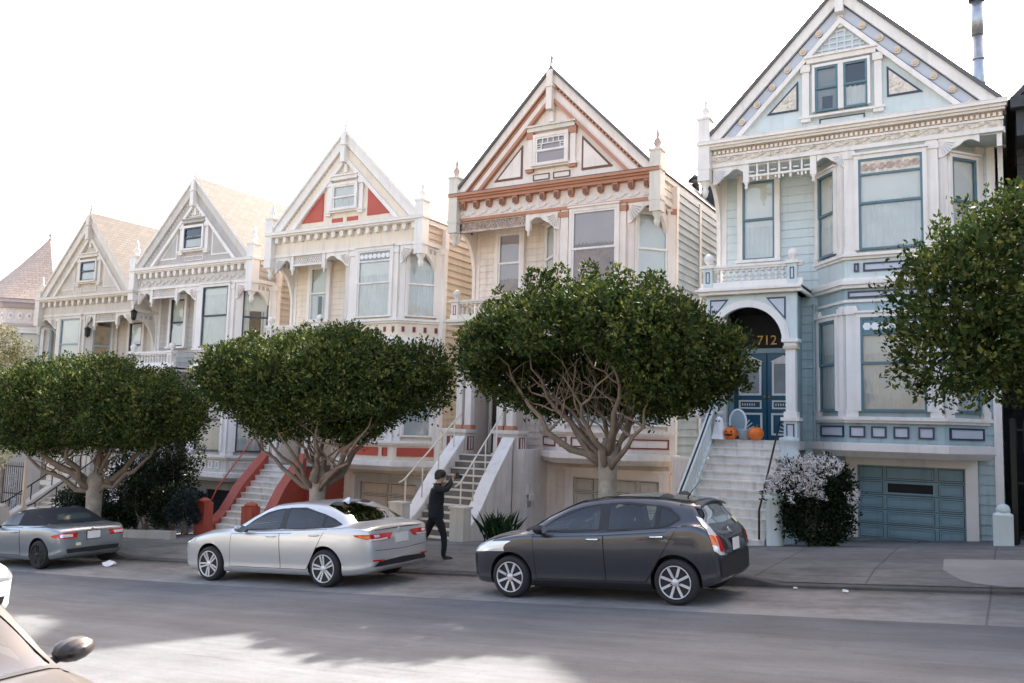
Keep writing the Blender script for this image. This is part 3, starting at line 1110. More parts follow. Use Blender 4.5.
        mb.lathe([(.11, tall + .06), (.07, tall + .14), (.11, tall + .22), (.09, tall + .32), (.035, tall + .38), (.055, tall + .46), (.01, tall + .66)], (u, -.08, 0), c.get('finial', TRIM), 10)
        obj('corner_post', mb, root, HZ)
    # ---- bay: upper and lower storey
    b0, b1, e, by = P['bay']
    B = Fr((b0, by), (b1, by))
    BL = Fr((b0 - e, d), (b0, by))
    BR = Fr((b1, by), (b1 + e, d))
    bw = B.len
    def baymass(z0, z1, m, o=0.):
        a = [(b0 - e - o, d + .01), (b0 - o * .4, by - o), (b1 + o * .4, by - o), (b1 + e + o, d + .01)]
        return [(x, y, z0) for x, y in a], [(x, y, z1) for x, y in a]
    def bayring(mb, z0, z1, o, m):
        A, Bq = baymass(z0, z1, m, o)
        mb.prism(A, Bq, m)
    mb = MB()
    bayring(mb, z2 - .02, zfr[2] + .01, 0, c['bay'])
    bayring(mb, -7.56, z2 - .12, 0, c['baylow'])
    gcols = P['bayglass']
    for F, full in ((B, 1), (BL, 0), (BR, 0)):
        for za, zb_ in ((-3.02, zfr[2]), (zs + .06, -4.22)):
            for u in ((.0, F.len)):
                uu = .13 if u == 0 else F.len - .13
                if not full: uu = .09 if u == 0 else F.len - .09
                ww = .115 if full else .085
                mb.fb(F, uu - ww, uu + ww, za, zb_, 0, .07, c['pil2'])
                mb.fb(F, uu - ww - .025, uu + ww + .025, zb_ - .2, zb_ - .05, 0, .105, c['cap2'])
                mb.fb(F, uu - ww - .02, uu + ww + .02, za, za + .16, 0, .09, c['pil2'])
    obj('bay', mb, root, HZ)
    # bay sills, panels and flared base
    mb = MB()
    bayring(mb, -3.09, -3.02, .12, TRIM)
    bayring(mb, -3.15, -3.09, .06, TRIM)
    obj('bay_sill', mb, root, HZ)
    mb = MB()
    bayring(mb, z2 - .03, z2 + .04, .07, TRIM)
    bayring(mb, z2 - .12, z2 - .03, .16, TRIM)
    bayring(mb, z2 - .20, z2 - .12, .10, TRIM)
    obj('bay_sill', mb, root, HZ)
    mb = MB()
    bayring(mb, -4.14, -4.08, .05, TRIM)
    obj('bay_moulding', mb, root, HZ)
    mb = MB()
    bayring(mb, zs - .02, zs + .06, .14, TRIM)
    bayring(mb, zs - .08, zs - .02, .08, TRIM)
    A0, _ = baymass(-7.30, 0, '', .02)
    A1, _ = baymass(-7.33, 0, '', .20)
    A2, _ = baymass(-7.48, 0, '', .20)
    A3, _ = baymass(-7.62, 0, '', .04)
    for q, r_ in ((A0, A1), (A1, A2), (A2, A3)):
        mb.prism([(p[0], p[1], p[2]) for p in q], [(p[0], p[1], p[2]) for p in r_], c['flare'], cap=False)
    mb.face(A3, c['flare'])
    obj('bay_base', mb, root, HZ)
    mb = MB()
    def panel(F, u0, u1, z0, z1):
        q = MB()
        q.rim(F, u0, u1, z0, z1, .038, 0, .035, c['prim'])
        q.fb(F, u0 + .038, u1 - .038, z0 + .038, z1 - .038, 0, .014, c['pfill'])
        obj('bay_panel', q, root, HZ)
    for F, us in ((B, P['pan']), (BL, [(.14, BL.len - .1)]), (BR, [(.12, BR.len - .12)])):
        for u0, u1 in us:
            panel(F, u0 if F is not B else u0 * bw, u1 if F is not B else u1 * bw, -7.19, -6.93)
    if g('uppan') == 'wide':
        panel(B, .1 * bw, .14 * bw + .03, -3.44, -3.24)
        panel(B, .2 * bw, .93 * bw, -3.44, -3.24)
        panel(BR, .1, BR.len - .1, -3.44, -3.24)
        panel(B, .06, bw - .06, -4.04, -3.88)
        panel(BR, .1, BR.len - .1, -4.04, -3.88)
    else:
        for F, k in ((B, 6), (BR, 4), (BL, 3)):
            for j in range(k):
                u = F.len * (j + .5) / k
                mb.fb(F, u - .045, u + .045, -3.42, -3.26, 0, .02, c['dots'])
    if mb.v: obj('bay_dots', mb, root, HZ)
    # bay windows
    u0, u1 = gcols[0] - b0, gcols[1] - b0
    k = c
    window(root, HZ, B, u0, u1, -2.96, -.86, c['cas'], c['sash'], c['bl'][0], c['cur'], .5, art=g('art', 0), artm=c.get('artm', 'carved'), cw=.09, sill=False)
    for F in (BL, BR):
        m_ = .25
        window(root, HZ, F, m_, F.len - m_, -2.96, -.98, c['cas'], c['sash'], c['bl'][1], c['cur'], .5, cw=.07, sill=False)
    window(root, HZ, B, u0, u1, zs + .18, -4.5, c['cas'], c['sash'], c['bl'][2], c['curlow'], .5, art=g('artlow', 0), artm='teal_sash', cw=.09, sill=False)
    for F in (BL, BR):
        m_ = .25
        window(root, HZ, F, m_, F.len - m_, zs + .18, -4.5, c['cas'], c['sash'], c['bl'][2], c['curlow'], .5, cw=.07, sill=False)
    # ---- upper window beside the bay
    a0, a1 = P['ul']
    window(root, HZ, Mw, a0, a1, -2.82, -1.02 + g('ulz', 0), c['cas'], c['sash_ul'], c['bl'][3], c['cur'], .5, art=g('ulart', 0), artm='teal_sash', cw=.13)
    # ---- hanging screens and brackets under the frieze
    l0, l1 = P['lat']
    mb = MB()
    zt, zb = zfr[2], zfr[2] - .33
    mb.fb(G, l0, l1, zt - .045, zt - .034, -.06, .02, c['screen'])
    mb.fb(G, l0, l1, zb, zb + .05, -.06, .02, c['screen'])
    n = int((l1 - l0) / .085)
    for j in range(n + 1):
        u = l0 + (l1 - l0) * j / n
        if P['screen'] == 'spindle':
            if j % 3 == 0: mb.fb(G, u - .022, u + .022, zb - .1, zt, -.045, .005, c['screen'])
            if j % 2 == 0: mb.fb(G, u - .02, u + .02, zb - .07, zb, -.04, .0, c['screen'])
            if j % 3 == 1: mb.fb(G, u - .03, u + .1, zb + .12, zb + .15, -.035, -.005, c['screen'])
        elif j < n:
            u2 = l0 + (l1 - l0) * (j + 1) / n
            mb.line(G, (u, zb + .05), (u2, (zb + zt) / 2), .022, -.035, -.01, c['screen'])
            mb.line(G, (u2, zb + .05), (u, (zb + zt) / 2), .022, -.034, -.012, c['screen'])
            mb.line(G, (u, (zb + zt) / 2), (u2, zt - .03), .022, -.035, -.01, c['screen'])
            mb.line(G, (u2, (zb + zt) / 2), (u, zt - .03), .022, -.034, -.012, c['screen'])
    for u in (l0, l1):
        mb.fb(G, u - .07, u + .07, zb - .12, zt, -.07, .04, TRIM)
        q = G.p(u, 0, -.015)
        mb.lathe([(.015, zb - .3), (.05, zb - .25), (.03, zb - .19), (.06, zb - .14), (.06, zb - .11)], (q[0], q[1], 0), TRIM, 8)
    obj('hanging_screen', mb, root, HZ)
    for (u0, u1, dr) in P['brk']:
        obj('bracket', bracket_mesh(G, u0, u1, zfr[2], dr, TRIM, n0=-.05, n1=.03, fanm=c.get('fan', 'greige')), root, HZ)
    # quarter arches that carry the oversailing corner back to the side wall
    for (X, sgn) in ((W - .08, 1), (.08, -1)):
        F = Fr((X, 0.03), (X, d))
        Pq = [(0, zfr[2]), (0, zfr[2] - .3)]
        for j in range(11):
            a = PI / 2 * j / 10
            Pq.append((.1 + (d - .22) * math.sin(a), zfr[2] - .3 - 1.25 * (1 - math.cos(a))))
        Pq += [(d - .12, zfr[2] - 2.3), (d, zfr[2] - 2.3), (d, zfr[2])]
        mb = MB()
        mb.fpoly(F, Pq, -.05, .05, TRIM)
        for j in range(3):
            mb.fb(F, .16 + j * .2, .28 + j * .2, zfr[2] - .24, zfr[2] - .1, .05, .055, 'terra_dark' if c.get('finial') else 'greige')
        obj('corner_arch', mb, root, HZ)
    return root, HZ, dict(G=G, Mw=Mw, B=B, BR=BR, BL=BL, SR=SR, zg=zg, z2=z2, zs=zs, base=base)
def balcony(root, H, x0, x1, z2, c, posts, y=-.05, style='turned', fill=None):
    """deck edge, rail, pedestals and turned balusters across the porch roof"""
    G = Fr((0, y), (10, y))
    mb = MB()
    mb.box(x0 - .1, x1, y - .12, 1.0, z2 - .2, z2 - .02, c['trim'])
    mb.box(x0 - .16, x1, y - .2, 1.0, z2 - .12, z2 - .06, c['trim'])
    mb.box(x0 - .06, x1, y - .02, y + .1, z2 - .02, z2 + .12, c['trim'])
    mb.box(x0 - .08, x1, y - .05, y + .13, z2 + .47, z2 + .53, c['trim'])
    mb.box(x0 - .05, x1, y - .02, y + .10, z2 + .42, z2 + .47, c['trim'])
    r = obj('balcony_rail', mb, root, H)
    for p in posts:
        mb = MB()
        mb.box(p - .11, p + .11, y - .06, y + .14, z2 - .02, z2 + .47, c['post'])
        mb.box(p - .15, p + .15, y - .1, y + .18, z2 + .47, z2 + .55, c['trim'])
        mb.lathe([(.06, z2 + .55), (.05, z2 + .6), (.11, z2 + .66), (.125, z2 + .73), (.10, z2 + .8), (.03, z2 + .85)], (p, y + .04, 0), c['trim'], 12)
        G2 = Fr((p - .11, y - .06), (p + .11, y - .06))
        mb.rim(G2, .06, .16, z2 + .1, z2 + .38, .022, 0, .008, c['prim'])
        obj('pedestal', mb, r)
    me = baluster_mesh(.30, c['trim']).mesh('baluster')
    xs = []
    pp = sorted(posts)
    segs = list(zip(pp, pp[1:])) + ([(pp[-1], x1 + .05)] if x1 - pp[-1] > .3 else [])
    for a, b in segs:
        k = max(1, int((b - a - .3) / .145))
        for i in range(k):
            o = obj('baluster', me, r)
            o.location = (a + .15 + (b - a - .3) * (i + .5) / k, y + .04, z2 + .12)
    return r

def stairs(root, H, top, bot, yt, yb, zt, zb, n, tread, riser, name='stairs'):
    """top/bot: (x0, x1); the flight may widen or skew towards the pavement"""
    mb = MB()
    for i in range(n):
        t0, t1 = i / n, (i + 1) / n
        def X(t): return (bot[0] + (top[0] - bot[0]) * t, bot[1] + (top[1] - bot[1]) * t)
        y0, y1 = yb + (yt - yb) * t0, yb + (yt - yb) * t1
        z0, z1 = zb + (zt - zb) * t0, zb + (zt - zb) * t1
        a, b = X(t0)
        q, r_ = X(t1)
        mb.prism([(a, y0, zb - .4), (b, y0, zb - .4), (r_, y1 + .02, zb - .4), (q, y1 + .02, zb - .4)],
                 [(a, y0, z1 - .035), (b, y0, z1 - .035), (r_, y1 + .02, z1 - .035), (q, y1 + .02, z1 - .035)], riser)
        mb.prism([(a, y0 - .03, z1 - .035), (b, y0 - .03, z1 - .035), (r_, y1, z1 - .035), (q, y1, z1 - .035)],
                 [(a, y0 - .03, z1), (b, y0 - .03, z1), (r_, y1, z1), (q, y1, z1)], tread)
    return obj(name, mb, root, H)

def cheek(root, H, xt, xb, w, yt, yb, zt, zb, up, m, capm, foot=None, curve=0.):
    """sloping side wall of a stair; up: height above the flight"""
    mb = MB()
    k = 8
    P = []
    for i in range(k + 1):
        t = i / k
        z = zb + (zt - zb) * t + up
        if curve: z -= curve * math.sin(PI * min(1, t / .45)) * (t < .45)
        P.append((xb + (xt - xb) * t, yb + (yt - yb) * t, z))
    for a, b in zip(P, P[1:]):
        for (o0, o1, z0, z1, mm) in ((0, w, None, 0, m), (-.04, w + .04, 0, .07, capm)):
            za0 = zb - .5 if z0 is None else a[2] + z0
            zb0 = zb - .5 if z0 is None else b[2] + z0
            mb.prism([(a[0] + o0, a[1], za0), (a[0] + o1, a[1], za0), (b[0] + o1, b[1], zb0), (b[0] + o0, b[1], zb0)],
                     [(a[0] + o0, a[1], a[2] + z1), (a[0] + o1, a[1], a[2] + z1), (b[0] + o1, b[1], b[2] + z1), (b[0] + o0, b[1], b[2] + z1)], mm)
    if foot:
        fh, fm, rnd = foot
        x, y = xb, yb
        mb.box(x - .05, x + w + .05, y - .3, y + .02, zb - .5, zb + fh, fm)
        if rnd:
            mb.lathe([(w / 2 + .05, 0), (w / 2 + .03, .06), (w / 4, .11), (.01, .13)], (x + w / 2, y - .14, zb + fh), fm, 12)
        else:
            mb.box(x - .08, x + w + .08, y - .33, y + .05, zb + fh, zb + fh + .05, fm)
    return obj('stair_wall', mb, root, H)

def handrail(root, H, xt, xb, yt, yb, zt, zb, h, m, n=4, r=.022, ext=.2):
    mb = MB()
    P = [(xb, yb - ext, zb + h - .06), (xb, yb, zb + h)] + [(xb + (xt - xb) * t, yb + (yt - yb) * t, zb + (zt - zb) * t + h) for t in (.25, .5, .75, 1)]
    mb.tube(P, r, m, 8)
    for i in range(n):
        t = (i + .1) / (n - .4)
        t = min(t, 1)
        x, y, z = xb + (xt - xb) * t, yb + (yt - yb) * t, zb + (zt - zb) * t
        mb.tube([(x, y, z - .1), (x, y, z + h)], r * .85, m, 6)
    return obj('handrail', mb, root, H)

def garage(root, H, fr, u0, u1, z0, z1, frame, door, cols, rows, glass, deep=.05):
    mb = MB()
    mb.fb(fr, u0 - .24, u0, z0, z1 + .2, 0, .1, frame)
    mb.fb(fr, u1, u1 + .24, z0, z1 + .2, 0, .1, frame)
    mb.fb(fr, u0, u1, z1, z1 + .2, 0, .098, frame)
    mb.fb(fr, u0 - .3, u1 + .3, z1 + .2, z1 + .27, 0, .14, frame)
    d = MB()
    d.fb(fr, u0, u1, z0, z1, -.02, .012, door)
    W, Hh = u1 - u0, z1 - z0
    cs = [0]
    for q in cols: cs.append(cs[-1] + q)
    for i in range(len(cols)):
        for j in range(rows):
            a, b = u0 + W * cs[i] / cs[-1] + .05, u0 + W * cs[i + 1] / cs[-1] - .05
            zz0, zz1 = z0 + Hh * j / rows + .05, z0 + Hh * (j + 1) / rows - .05
            if (i, j) in glass:
                d.rim(fr, a - .02, b + .02, zz0 - .02, zz1 + .02, .035, .012, .04, door)
                d.fb(fr, a, b, zz0, zz1, .012, .02, 'dark_void')
            else:
                d.rim(fr, a - .012, b + .012, zz0 - .012, zz1 + .012, .012, .012, .015, 'groove_shade')  # shade of the panel groove, painted as a thin dark rim
                d.rim(fr, a, b, zz0, zz1, .03, .012, .040, door)
                d.fb(fr, a + .045, b - .045, zz0 + .045, zz1 - .045, .012, .028, door)
    for j in range(1, rows):
        d.fb(fr, u0, u1, z0 + Hh * j / rows - .006, z0 + Hh * j / rows + .006, .012, .016, 'dark_void')
    g_ = obj('garage_door', d, root, H)
    obj('door_frame', mb, g_)
    return g_

def plain_porch(root, H, x0, x1, y, z0, z1, c, doorm, cols=(), capm='terracotta', ped=None, lamp=False):
    """recess with entablature, paired posts on pedestals and a dark panelled door"""
    mb = MB()
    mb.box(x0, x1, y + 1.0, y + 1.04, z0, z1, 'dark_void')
    mb.box(x0 - .12, x0, y, y + 1.0, z0, z1, c['low'])
    mb.box(x1, x1 + .12, y, y + 1.0, z0, z1, c['low'])
    mb.box(x0 - .12, x1 + .12, y - .02, y + 1.0, z1, z1 + .3, c['trim'])
    mb.box(x0 - .14, x1 + .14, -.1, y + 1.0, z0 - .16, z0, 'stair_grey')
    obj('porch', mb, root, H)
    d = MB()
    F = Fr((x0 + .2, y + .92), (x1 - .2, y + .92))
    L = F.len
    d.fb(F, 0, L, z0, z1 - .3, 0, .05, doorm)
    for i in range(2):
        for (a, b) in ((.08, .32), (.36, .58), (.62, .94)):
            d.rim(F, L * i / 2 + .08, L * (i + 1) / 2 - .08, z0 + (z1 - .3 - z0) * a, z0 + (z1 - .3 - z0) * b, .05, .05, .08, doorm)
    d.fb(F, -.1, 0, z0, z1 - .2, 0, .1, c['trim'])
    d.fb(F, L, L + .1, z0, z1 - .2, 0, .1, c['trim'])
    dr = obj('door', d, root, H)
    k = MB()
    k.lathe([(.03, 0), (.04, .03), (.02, .06)], F.p(L / 2 - .08, z0 + 1.0, .12), 'gold', 8)
    obj('handle', k, dr)
    for x in cols:
        column(root, H, x, y - .12, z0 + (ped[0] if ped else 0), z1, c['pil2'], capm, .1)
    if ped:
        h, ww = ped
        for x in sorted(set([min(cols), max(cols)])):
            p = MB()
            p.box(x - ww, x + ww, y - .42, y + .1, z0 - .9, z0 + h - .1, c['trim'])
            p.box(x - ww - .06, x + ww + .06, y - .48, y + .14, z0 + h - .1, z0 + h, c['trim'])
            p.box(x - ww - .04, x + ww + .04, y - .46, y + .12, z0 - .02, z0 + .04, c['trim'])
            G = Fr((x - ww, y - .42), (x + ww, y - .42))
            G2 = Fr((x + ww, y - .42), (x + ww, y + .1))
            for F2 in (G, G2):
                L2 = F2.len
                p.fb(F2, L2 * .18, L2 * .82, z0 + .1, z0 + h - .2, 0, .012, c['prim'])
                for q in (.38, .62):
                    p.fb(F2, L2 * q - .025, L2 * q + .025, z0 + .12, z0 + h - .22, .012, .03, c['trim'])
            obj('porch_pedestal', p, root, H)
def colours(**k):
    base = dict(wall='cream_wall', low='cream_wall', side='cream_wall', trim='cream', field='cream', acc='terracotta', band='terracotta', roof='grey_shingle',
                roof_edge='roof_edge_grey', crown='cream', hood='cream', pil='cream', cap='cream', king='cream', tri=('terra_dark', 'cream'), small=('terra_dark', 'cream'),
                sash2='white', atticblind=('mauve_blind', 1.), post='cream', bay='cream', baylow='cream', pil2='cream', cap2='cream', flare='cream', prim='terra_dark',
                pfill='cream', dots='terracotta', cas='cream', sash='white', sash_ul='white', cur='curtain', curlow='curtain', screen='cream',
                bl=[('blind_white', .5)] * 4)
    base.update(k)
    return base

# ---- pale blue house, right-hand
P1 = dict(open=(.06, 2.12, -3.85), floor=-7.32, X0=-6.5, Zc=7.14, W=6.5, d=.95, pk=3.32, wall=(.14, 6.28), zfr=(-.16, -.29, -.6), pitch=.215, dent=True, relief=True, uppan='wide',
    label='pale blue gabled Victorian house with teal garage door and arched porch',
    rake=[(.22, .16, 'white'), (.02, .07, 'navy'), (.215, .05, 'lavender'), (.022, .09, 'navy'), (.11, .13, 'white')], medallions=.35,
    hood=1.68, attic=(.60, .42, 1.50), double=True, tri=(.98, 1.72, .55, 1.28), two_small=False, lattice_top=('aqua', 'lavender'), king=.62,
    posts=[(.02, .62)], bay=(3.27, 5.25, .78, .03), bayglass=(3.6, 4.93), pan=[(.03, .2), (.26, .42), (.49, .65), (.74, .90)], art=.34, artlow=.36,
    ul=(.70, 1.50), ulz=.22, lat=(1.02, 2.6), screen='spindle', brk=[(.95, .2, .42), (2.68, 3.35, .38), (6.05, 5.25, .42)],
    col=colours(wall='aqua', low='aqua_low', side='aqua', trim='white', field='aqua', acc='navy', band='white', crown='white', hood='white', pil='white', cap='white', king='white',
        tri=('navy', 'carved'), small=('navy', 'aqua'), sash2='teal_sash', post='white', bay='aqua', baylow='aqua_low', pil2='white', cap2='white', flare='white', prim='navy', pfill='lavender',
        cas='white', sash='teal_sash', sash_ul='teal_sash', screen='white', frieze='carved', roof_edge='roof_edge_grey', fan='lavender', soffit='aqua', curlow='curtain',
        bl=[('blind_white', .52), ('blind_white', .55), ('blind_white', .42), ('blind_white', .45)], eave='aqua', finial='white', roof='grey_shingle'))
R1, H1, I1 = house(P1)
def blue_porch():
    c = dict(trim='white', post='aqua', prim='navy')
    balcony(R1, H1, -.02, 2.35, -3.62, c, [.1, 2.12])
    zf, zd = -7.32, -3.82
    # arched porch front: spandrels, archivolt, impost columns
    G = Fr((0, .0), (6.5, 0))
    x0, x1 = .16, 1.98
    cx, r = (x0 + x1) / 2 - .03, .86
    zc = -4.98
    mb = MB()
    for s in (-1, 1):
        e = x0 - .12 if s < 0 else x1 + .22
        A = [(e, zd), (cx, zd), (cx, zc + r)] + [(cx + s * r * math.sin(a), zc + r * math.cos(a)) for a in [q * PI / 2 / 12 for q in range(1, 13)]] + [(e, zc)]
        mb.fpoly(G, A, -.14, 0, 'aqua')
        T = [(cx + s * r * 1.06, zd - .1), (cx + s * r * .52, zd - .1), (cx + s * r * 1.06, zd - .66)]
        mb.fpoly(G, T, 0, .012, 'navy')
        q = (sum(t[0] for t in T) / 3, sum(t[1] for t in T) / 3)
        mb.fpoly(G, [(q[0] + (a - q[0]) * .76, q[1] + (b - q[1]) * .76) for a, b in T], 0, .018, 'lavender')
    for (ra, rb, n) in ((r - .02, r + .1, .09), (r + .1, r + .15, .06)):
        k = 20
        for i in range(k):
            a0, a1 = -PI / 2 + PI * i / k, -PI / 2 + PI * (i + 1) / k
            mb.fpoly(G, [(cx + ra * math.sin(a0), zc + ra * math.cos(a0)), (cx + rb * math.sin(a0), zc + rb * math.cos(a0)), (cx + rb * math.sin(a1), zc + rb * math.cos(a1)), (cx + ra * math.sin(a1), zc + ra * math.cos(a1))], -.02, n, 'white')
    mb.box(x0 - .14, x1 + .3, -.02, .95, zd, zd + .1, 'aqua')
    mb.box(x0 - .1, x1 + .22, -.04, 1.7, zf - .2, zf, 'stair_white')
    mb.box(x0 - .1, x0, .0, .95, zf, zc, 'aqua_low')
    mb.box(x0 + .02, x1 + .1, 1.62, 1.66, zf, zd, 'dark_void')
    mb.box(x1 + .1, x1 + .14, .14, 1.6, zf, zd, 'aqua_low')
    obj('porch', mb, R1, H1)
    for x in (x0 - .04, x1 + .1):
        mb = MB()
        q = .11
        mb.box(x - q, x + q, -.14, .08, zf + .55, zc - .2, 'white')
        mb.box(x - q - .05, x + q + .05, -.19, .13, zc - .2, zc - .13, 'dentil_tan')
        mb.box(x - q - .03, x + q + .03, -.17, .11, zc - .13, zc - .04, 'white')
        mb.box(x - q - .08, x + q + .08, -.22, .16, zc - .04, zc + .04, 'white')
        mb.box(x - q - .04, x + q + .04, -.18, .12, zf + .55, zf + .68, 'white')
        mb.box(x - q - .1, x + q + .1, -.24, .18, zf + .47, zf + .55, 'white')
        mb.box(x - q - .04, x + q + .04, -.18, .12, zf - .02, zf + .47, 'aqua')
        F = Fr((x - q - .04, -.18), (x + q + .04, -.18))
        mb.rim(F, .06, F.len - .06, zf + .08, zf + .4, .025, 0, .012, 'navy')
        mb.fb(F, .085, F.len - .085, zf + .105, zf + .375, 0, .006, 'lavender')
        obj('porch_column', mb, R1, H1)
    # paired teal doors under a dark transom with the gilded number
    F = Fr((.3, 1.56), (1.98, 1.56))
    L = F.len
    zt = zf + 2.2
    for s in range(2):
        d = MB()
        a, b = L * s / 2 + .012, L * (s + 1) / 2 - .012
        d.fb(F, a, b, zf, zt, 0, .05, 'teal_door')
        d.rim(F, a + .12, b - .12, zf + 1.12, zt - .22, .055, .05, .085, 'white')
        d.fpoly(F, [(a + .08, zt - .22), (b - .08, zt - .22), ((a + b) / 2, zt - .06)], .05, .09, 'white')
        d.fb(F, a + .17, b - .17, zf + 1.17, zt - .27, .05, .055, 'curtain_grey')
        d.rim(F, a + .12, b - .12, zf + .78, zf + 1.0, .04, .05, .08, 'white')
        for q in range(6):
            d.fb(F, a + .2 + q * .06, a + .225 + q * .06, zf + .86, zf + .92, .05, .06, 'white')
        d.rim(F, a + .1, b - .1, zf + .12, zf + .68, .05, .05, .085, 'white')
        for q in range(6):
            an = math.radians(8 + q * 15)
            sx = a + .17 if s == 0 else b - .17
            dx = math.cos(an) * (1 if s == 0 else -1)
            d.line(F, (sx + dx * .1, zf + .18 + .1 * math.sin(an)), (sx + dx * .36, zf + .18 + .4 * math.sin(an)), .028, .05, .065, 'white')
        dr = obj('door', d, R1, H1)
        k = MB()
        k.lathe([(.03, 0), (.045, .03), (.02, .07)], F.p(L / 2 + (-.06 if s == 0 else .06), zf + 1.05, .05), 'gold', 8)
        obj('handle', k, dr)
    mb = MB()
    mb.fb(F, -.1, L + .1, zt, zt + .12, 0, .09, 'bluegrey')
    mb.fb(F, -.14, -.0, zf, zt, 0, .08, 'teal')
    mb.fb(F, L, L + .12, zf, zt, 0, .08, 'teal')
    mb.fb(F, 0, L, zt + .12, zt + 1.0, 0, .02, 'dark_void')
    tr = obj('transom', mb, R1, H1)
    fc = bpy.data.curves.new('house_number', 'FONT')
    fc.body = '712'
    fc.size = .34
    fc.extrude = .012
    fc.align_x = 'CENTER'
    to = bpy.data.objects.new('house_number', fc)
    COL.objects.link(to)
    bpy.context.view_layer.update()
    me = bpy.data.meshes.new_from_object(to.evaluated_get(bpy.context.evaluated_depsgraph_get()))
    bpy.data.objects.remove(to)
    me.materials.clear()
    me.materials.append(MATS['gold'])
    me.transform(Matrix.Rotation(PI / 2, 4, 'X'))
    o = obj('house_number', me, tr)
    o.location = (.3 + L * .5, 1.52, zt + .22)
    # stairs
    zg_ = gz(-5.3) + .10 - P1['Zc']
    stairs(R1, H1, (.33, 1.87), (.40, 2.16), .02, -2.95, zf, zg_, 12, 'stair_white', 'stair_white')
    # open sloping balustrade on the left with dark rail, short drum at the foot on the right
    mb = MB()
    k = 15
    for i in range(k):
        t = (i + .5) / k
        x, y, z = .36 + (.24 - .36) * t, -2.9 + 2.85 * t, zg_ + (zf - zg_) * t
        mb.box(x - .02, x + .02, y - .02, y + .02, z + .1, z + .82, 'aqua')
    for a, h, w in ((.08, .1, .05), (.78, .08, .07)):
        mb.prism([(.36 - w, -2.95, zg_ + a), (.36 + w, -2.95, zg_ + a), (.24 + w, -.05, zf + a), (.24 - w, -.05, zf + a)],
                 [(.36 - w, -2.95, zg_ + a + h), (.36 + w, -2.95, zg_ + a + h), (.24 + w, -.05, zf + a + h), (.24 - w, -.05, zf + a + h)], 'aqua')
    mb.box(.18, .36, -.2, .0, zf - .2, zf + 1.0, 'aqua')
    mb.lathe([(.02, zf + 1.22), (.1, zf + 1.16), (.13, zf + 1.08), (.12, zf + 1.0)][::-1], (.27, -.1, 0), 'white', 12)
    mb.box(.26, .46, -3.1, -2.9, zg_ - .3, zg_ + .95, 'aqua')
    obj('balustrade', mb, R1, H1)
    mb = MB()
    mb.tube([(.40, -3.1, zg_ + .62), (.40, -2.95, zg_ + .98), (.36, -1.5, (zg_ + zf) / 2 + 1.0), (.30, -.1, zf + 1.02), (.28, .1, zf + 1.2)], .022, 'black_metal', 8)
    obj('handrail', mb, R1, H1)
    mb = MB()
    mb.tube([(1.80, .0, zf + .5), (1.83, -.12, zf + .42), (1.92, -1.2, zf - .25), (2.05, -2.9, zg_ + .75), (2.05, -2.9, zg_)], .022, 'black_metal', 8)
    obj('handrail', mb, R1, H1)
    mb = MB()
    mb.lathe([(.19, -.3), (.19, .02), (.165, .06), (.165, .95), (.19, 1.0), (.19, 1.06), (.05, 1.14)], (2.36, -2.9, zg_), 'aqua', 18)
    mb.lathe([(.25, -.3), (.25, .7), (.2, .82), (.2, .95), (.23, 1.0), (.22, 1.08), (.03, 1.12)], (2.08, -.32, zf - 1.0), 'aqua', 18)
    mb.prism([(2.2, -2.8, zg_ - .4), (2.4, -2.8, zg_ - .4), (2.2, -.3, zg_ - .4), (2.0, -.3, zg_ - .4)],
             [(2.2, -2.8, zg_ + .55), (2.4, -2.8, zg_ + .55), (2.2, -.3, zf - .2), (2.0, -.3, zf - .2)], 'aqua_low')
    obj('newel', mb, R1, H1)
    zb = gz(-2) - .19 - P1['Zc']
    garage(R1, H1, Fr((0, .9), (6.5, .9)), 3.36, 5.58, zb, -7.81, 'white', 'teal', [.6, 1.1, .6], 5, {(1, 3)})
    mb = MB()
    mb.tube([(6.5 - .55, 5.6, 1.5), (6.5 - .55, 5.6, 4.0)], .15, 'galv', 14)
    mb.tube([(6.5 - .55, 5.6, 4.0), (6.5 - .55, 5.6, 5.05)], .16, 'galv', 14)
    mb.tube([(6.5 - .55, 5.6, 5.0), (6.5 - .55, 5.6, 5.4)], .21, 'black_metal', 14)
    for z in (2.6, 3.3): mb.tube([(6.5 - .55, 5.6, z), (6.5 - .55, 5.6, z + .06)], .165, 'galv', 14)
    obj('flue', mb, R1, H1)
    # pale downpipe beside the porch column
    mb = MB()
    mb.tube([(2.42, .88, -4.0), (2.42, .88, -8.6)], .035, 'aqua_low', 8)
    obj('downpipe', mb, R1, H1)
blue_porch()

SH = dict(d=1.0, pk=3.25, W=6.3, zfr=(-.2, -.42, -.76), hood=1.62, attic=(.47, .62, 1.38), tri=(.93, 1.86, .30, 1.28), king=1.15, pitch=.19,
    wall=(.12, 6.42), bay=(3.47, 5.42, .95, .03), bayglass=(3.86, 5.15), pan=[(.05, .15), (.22, .62), (.70, .80)], ul=(.95, 1.70),
    brk=[(.85, .17, .5), (2.45, 3.45, .5), (6.18, 5.45, .55)], lat=(.95, 2.35), posts=[(.02, .52), (6.28, .48)], rake_dentil=(.25, .06, 'terra_dark'))

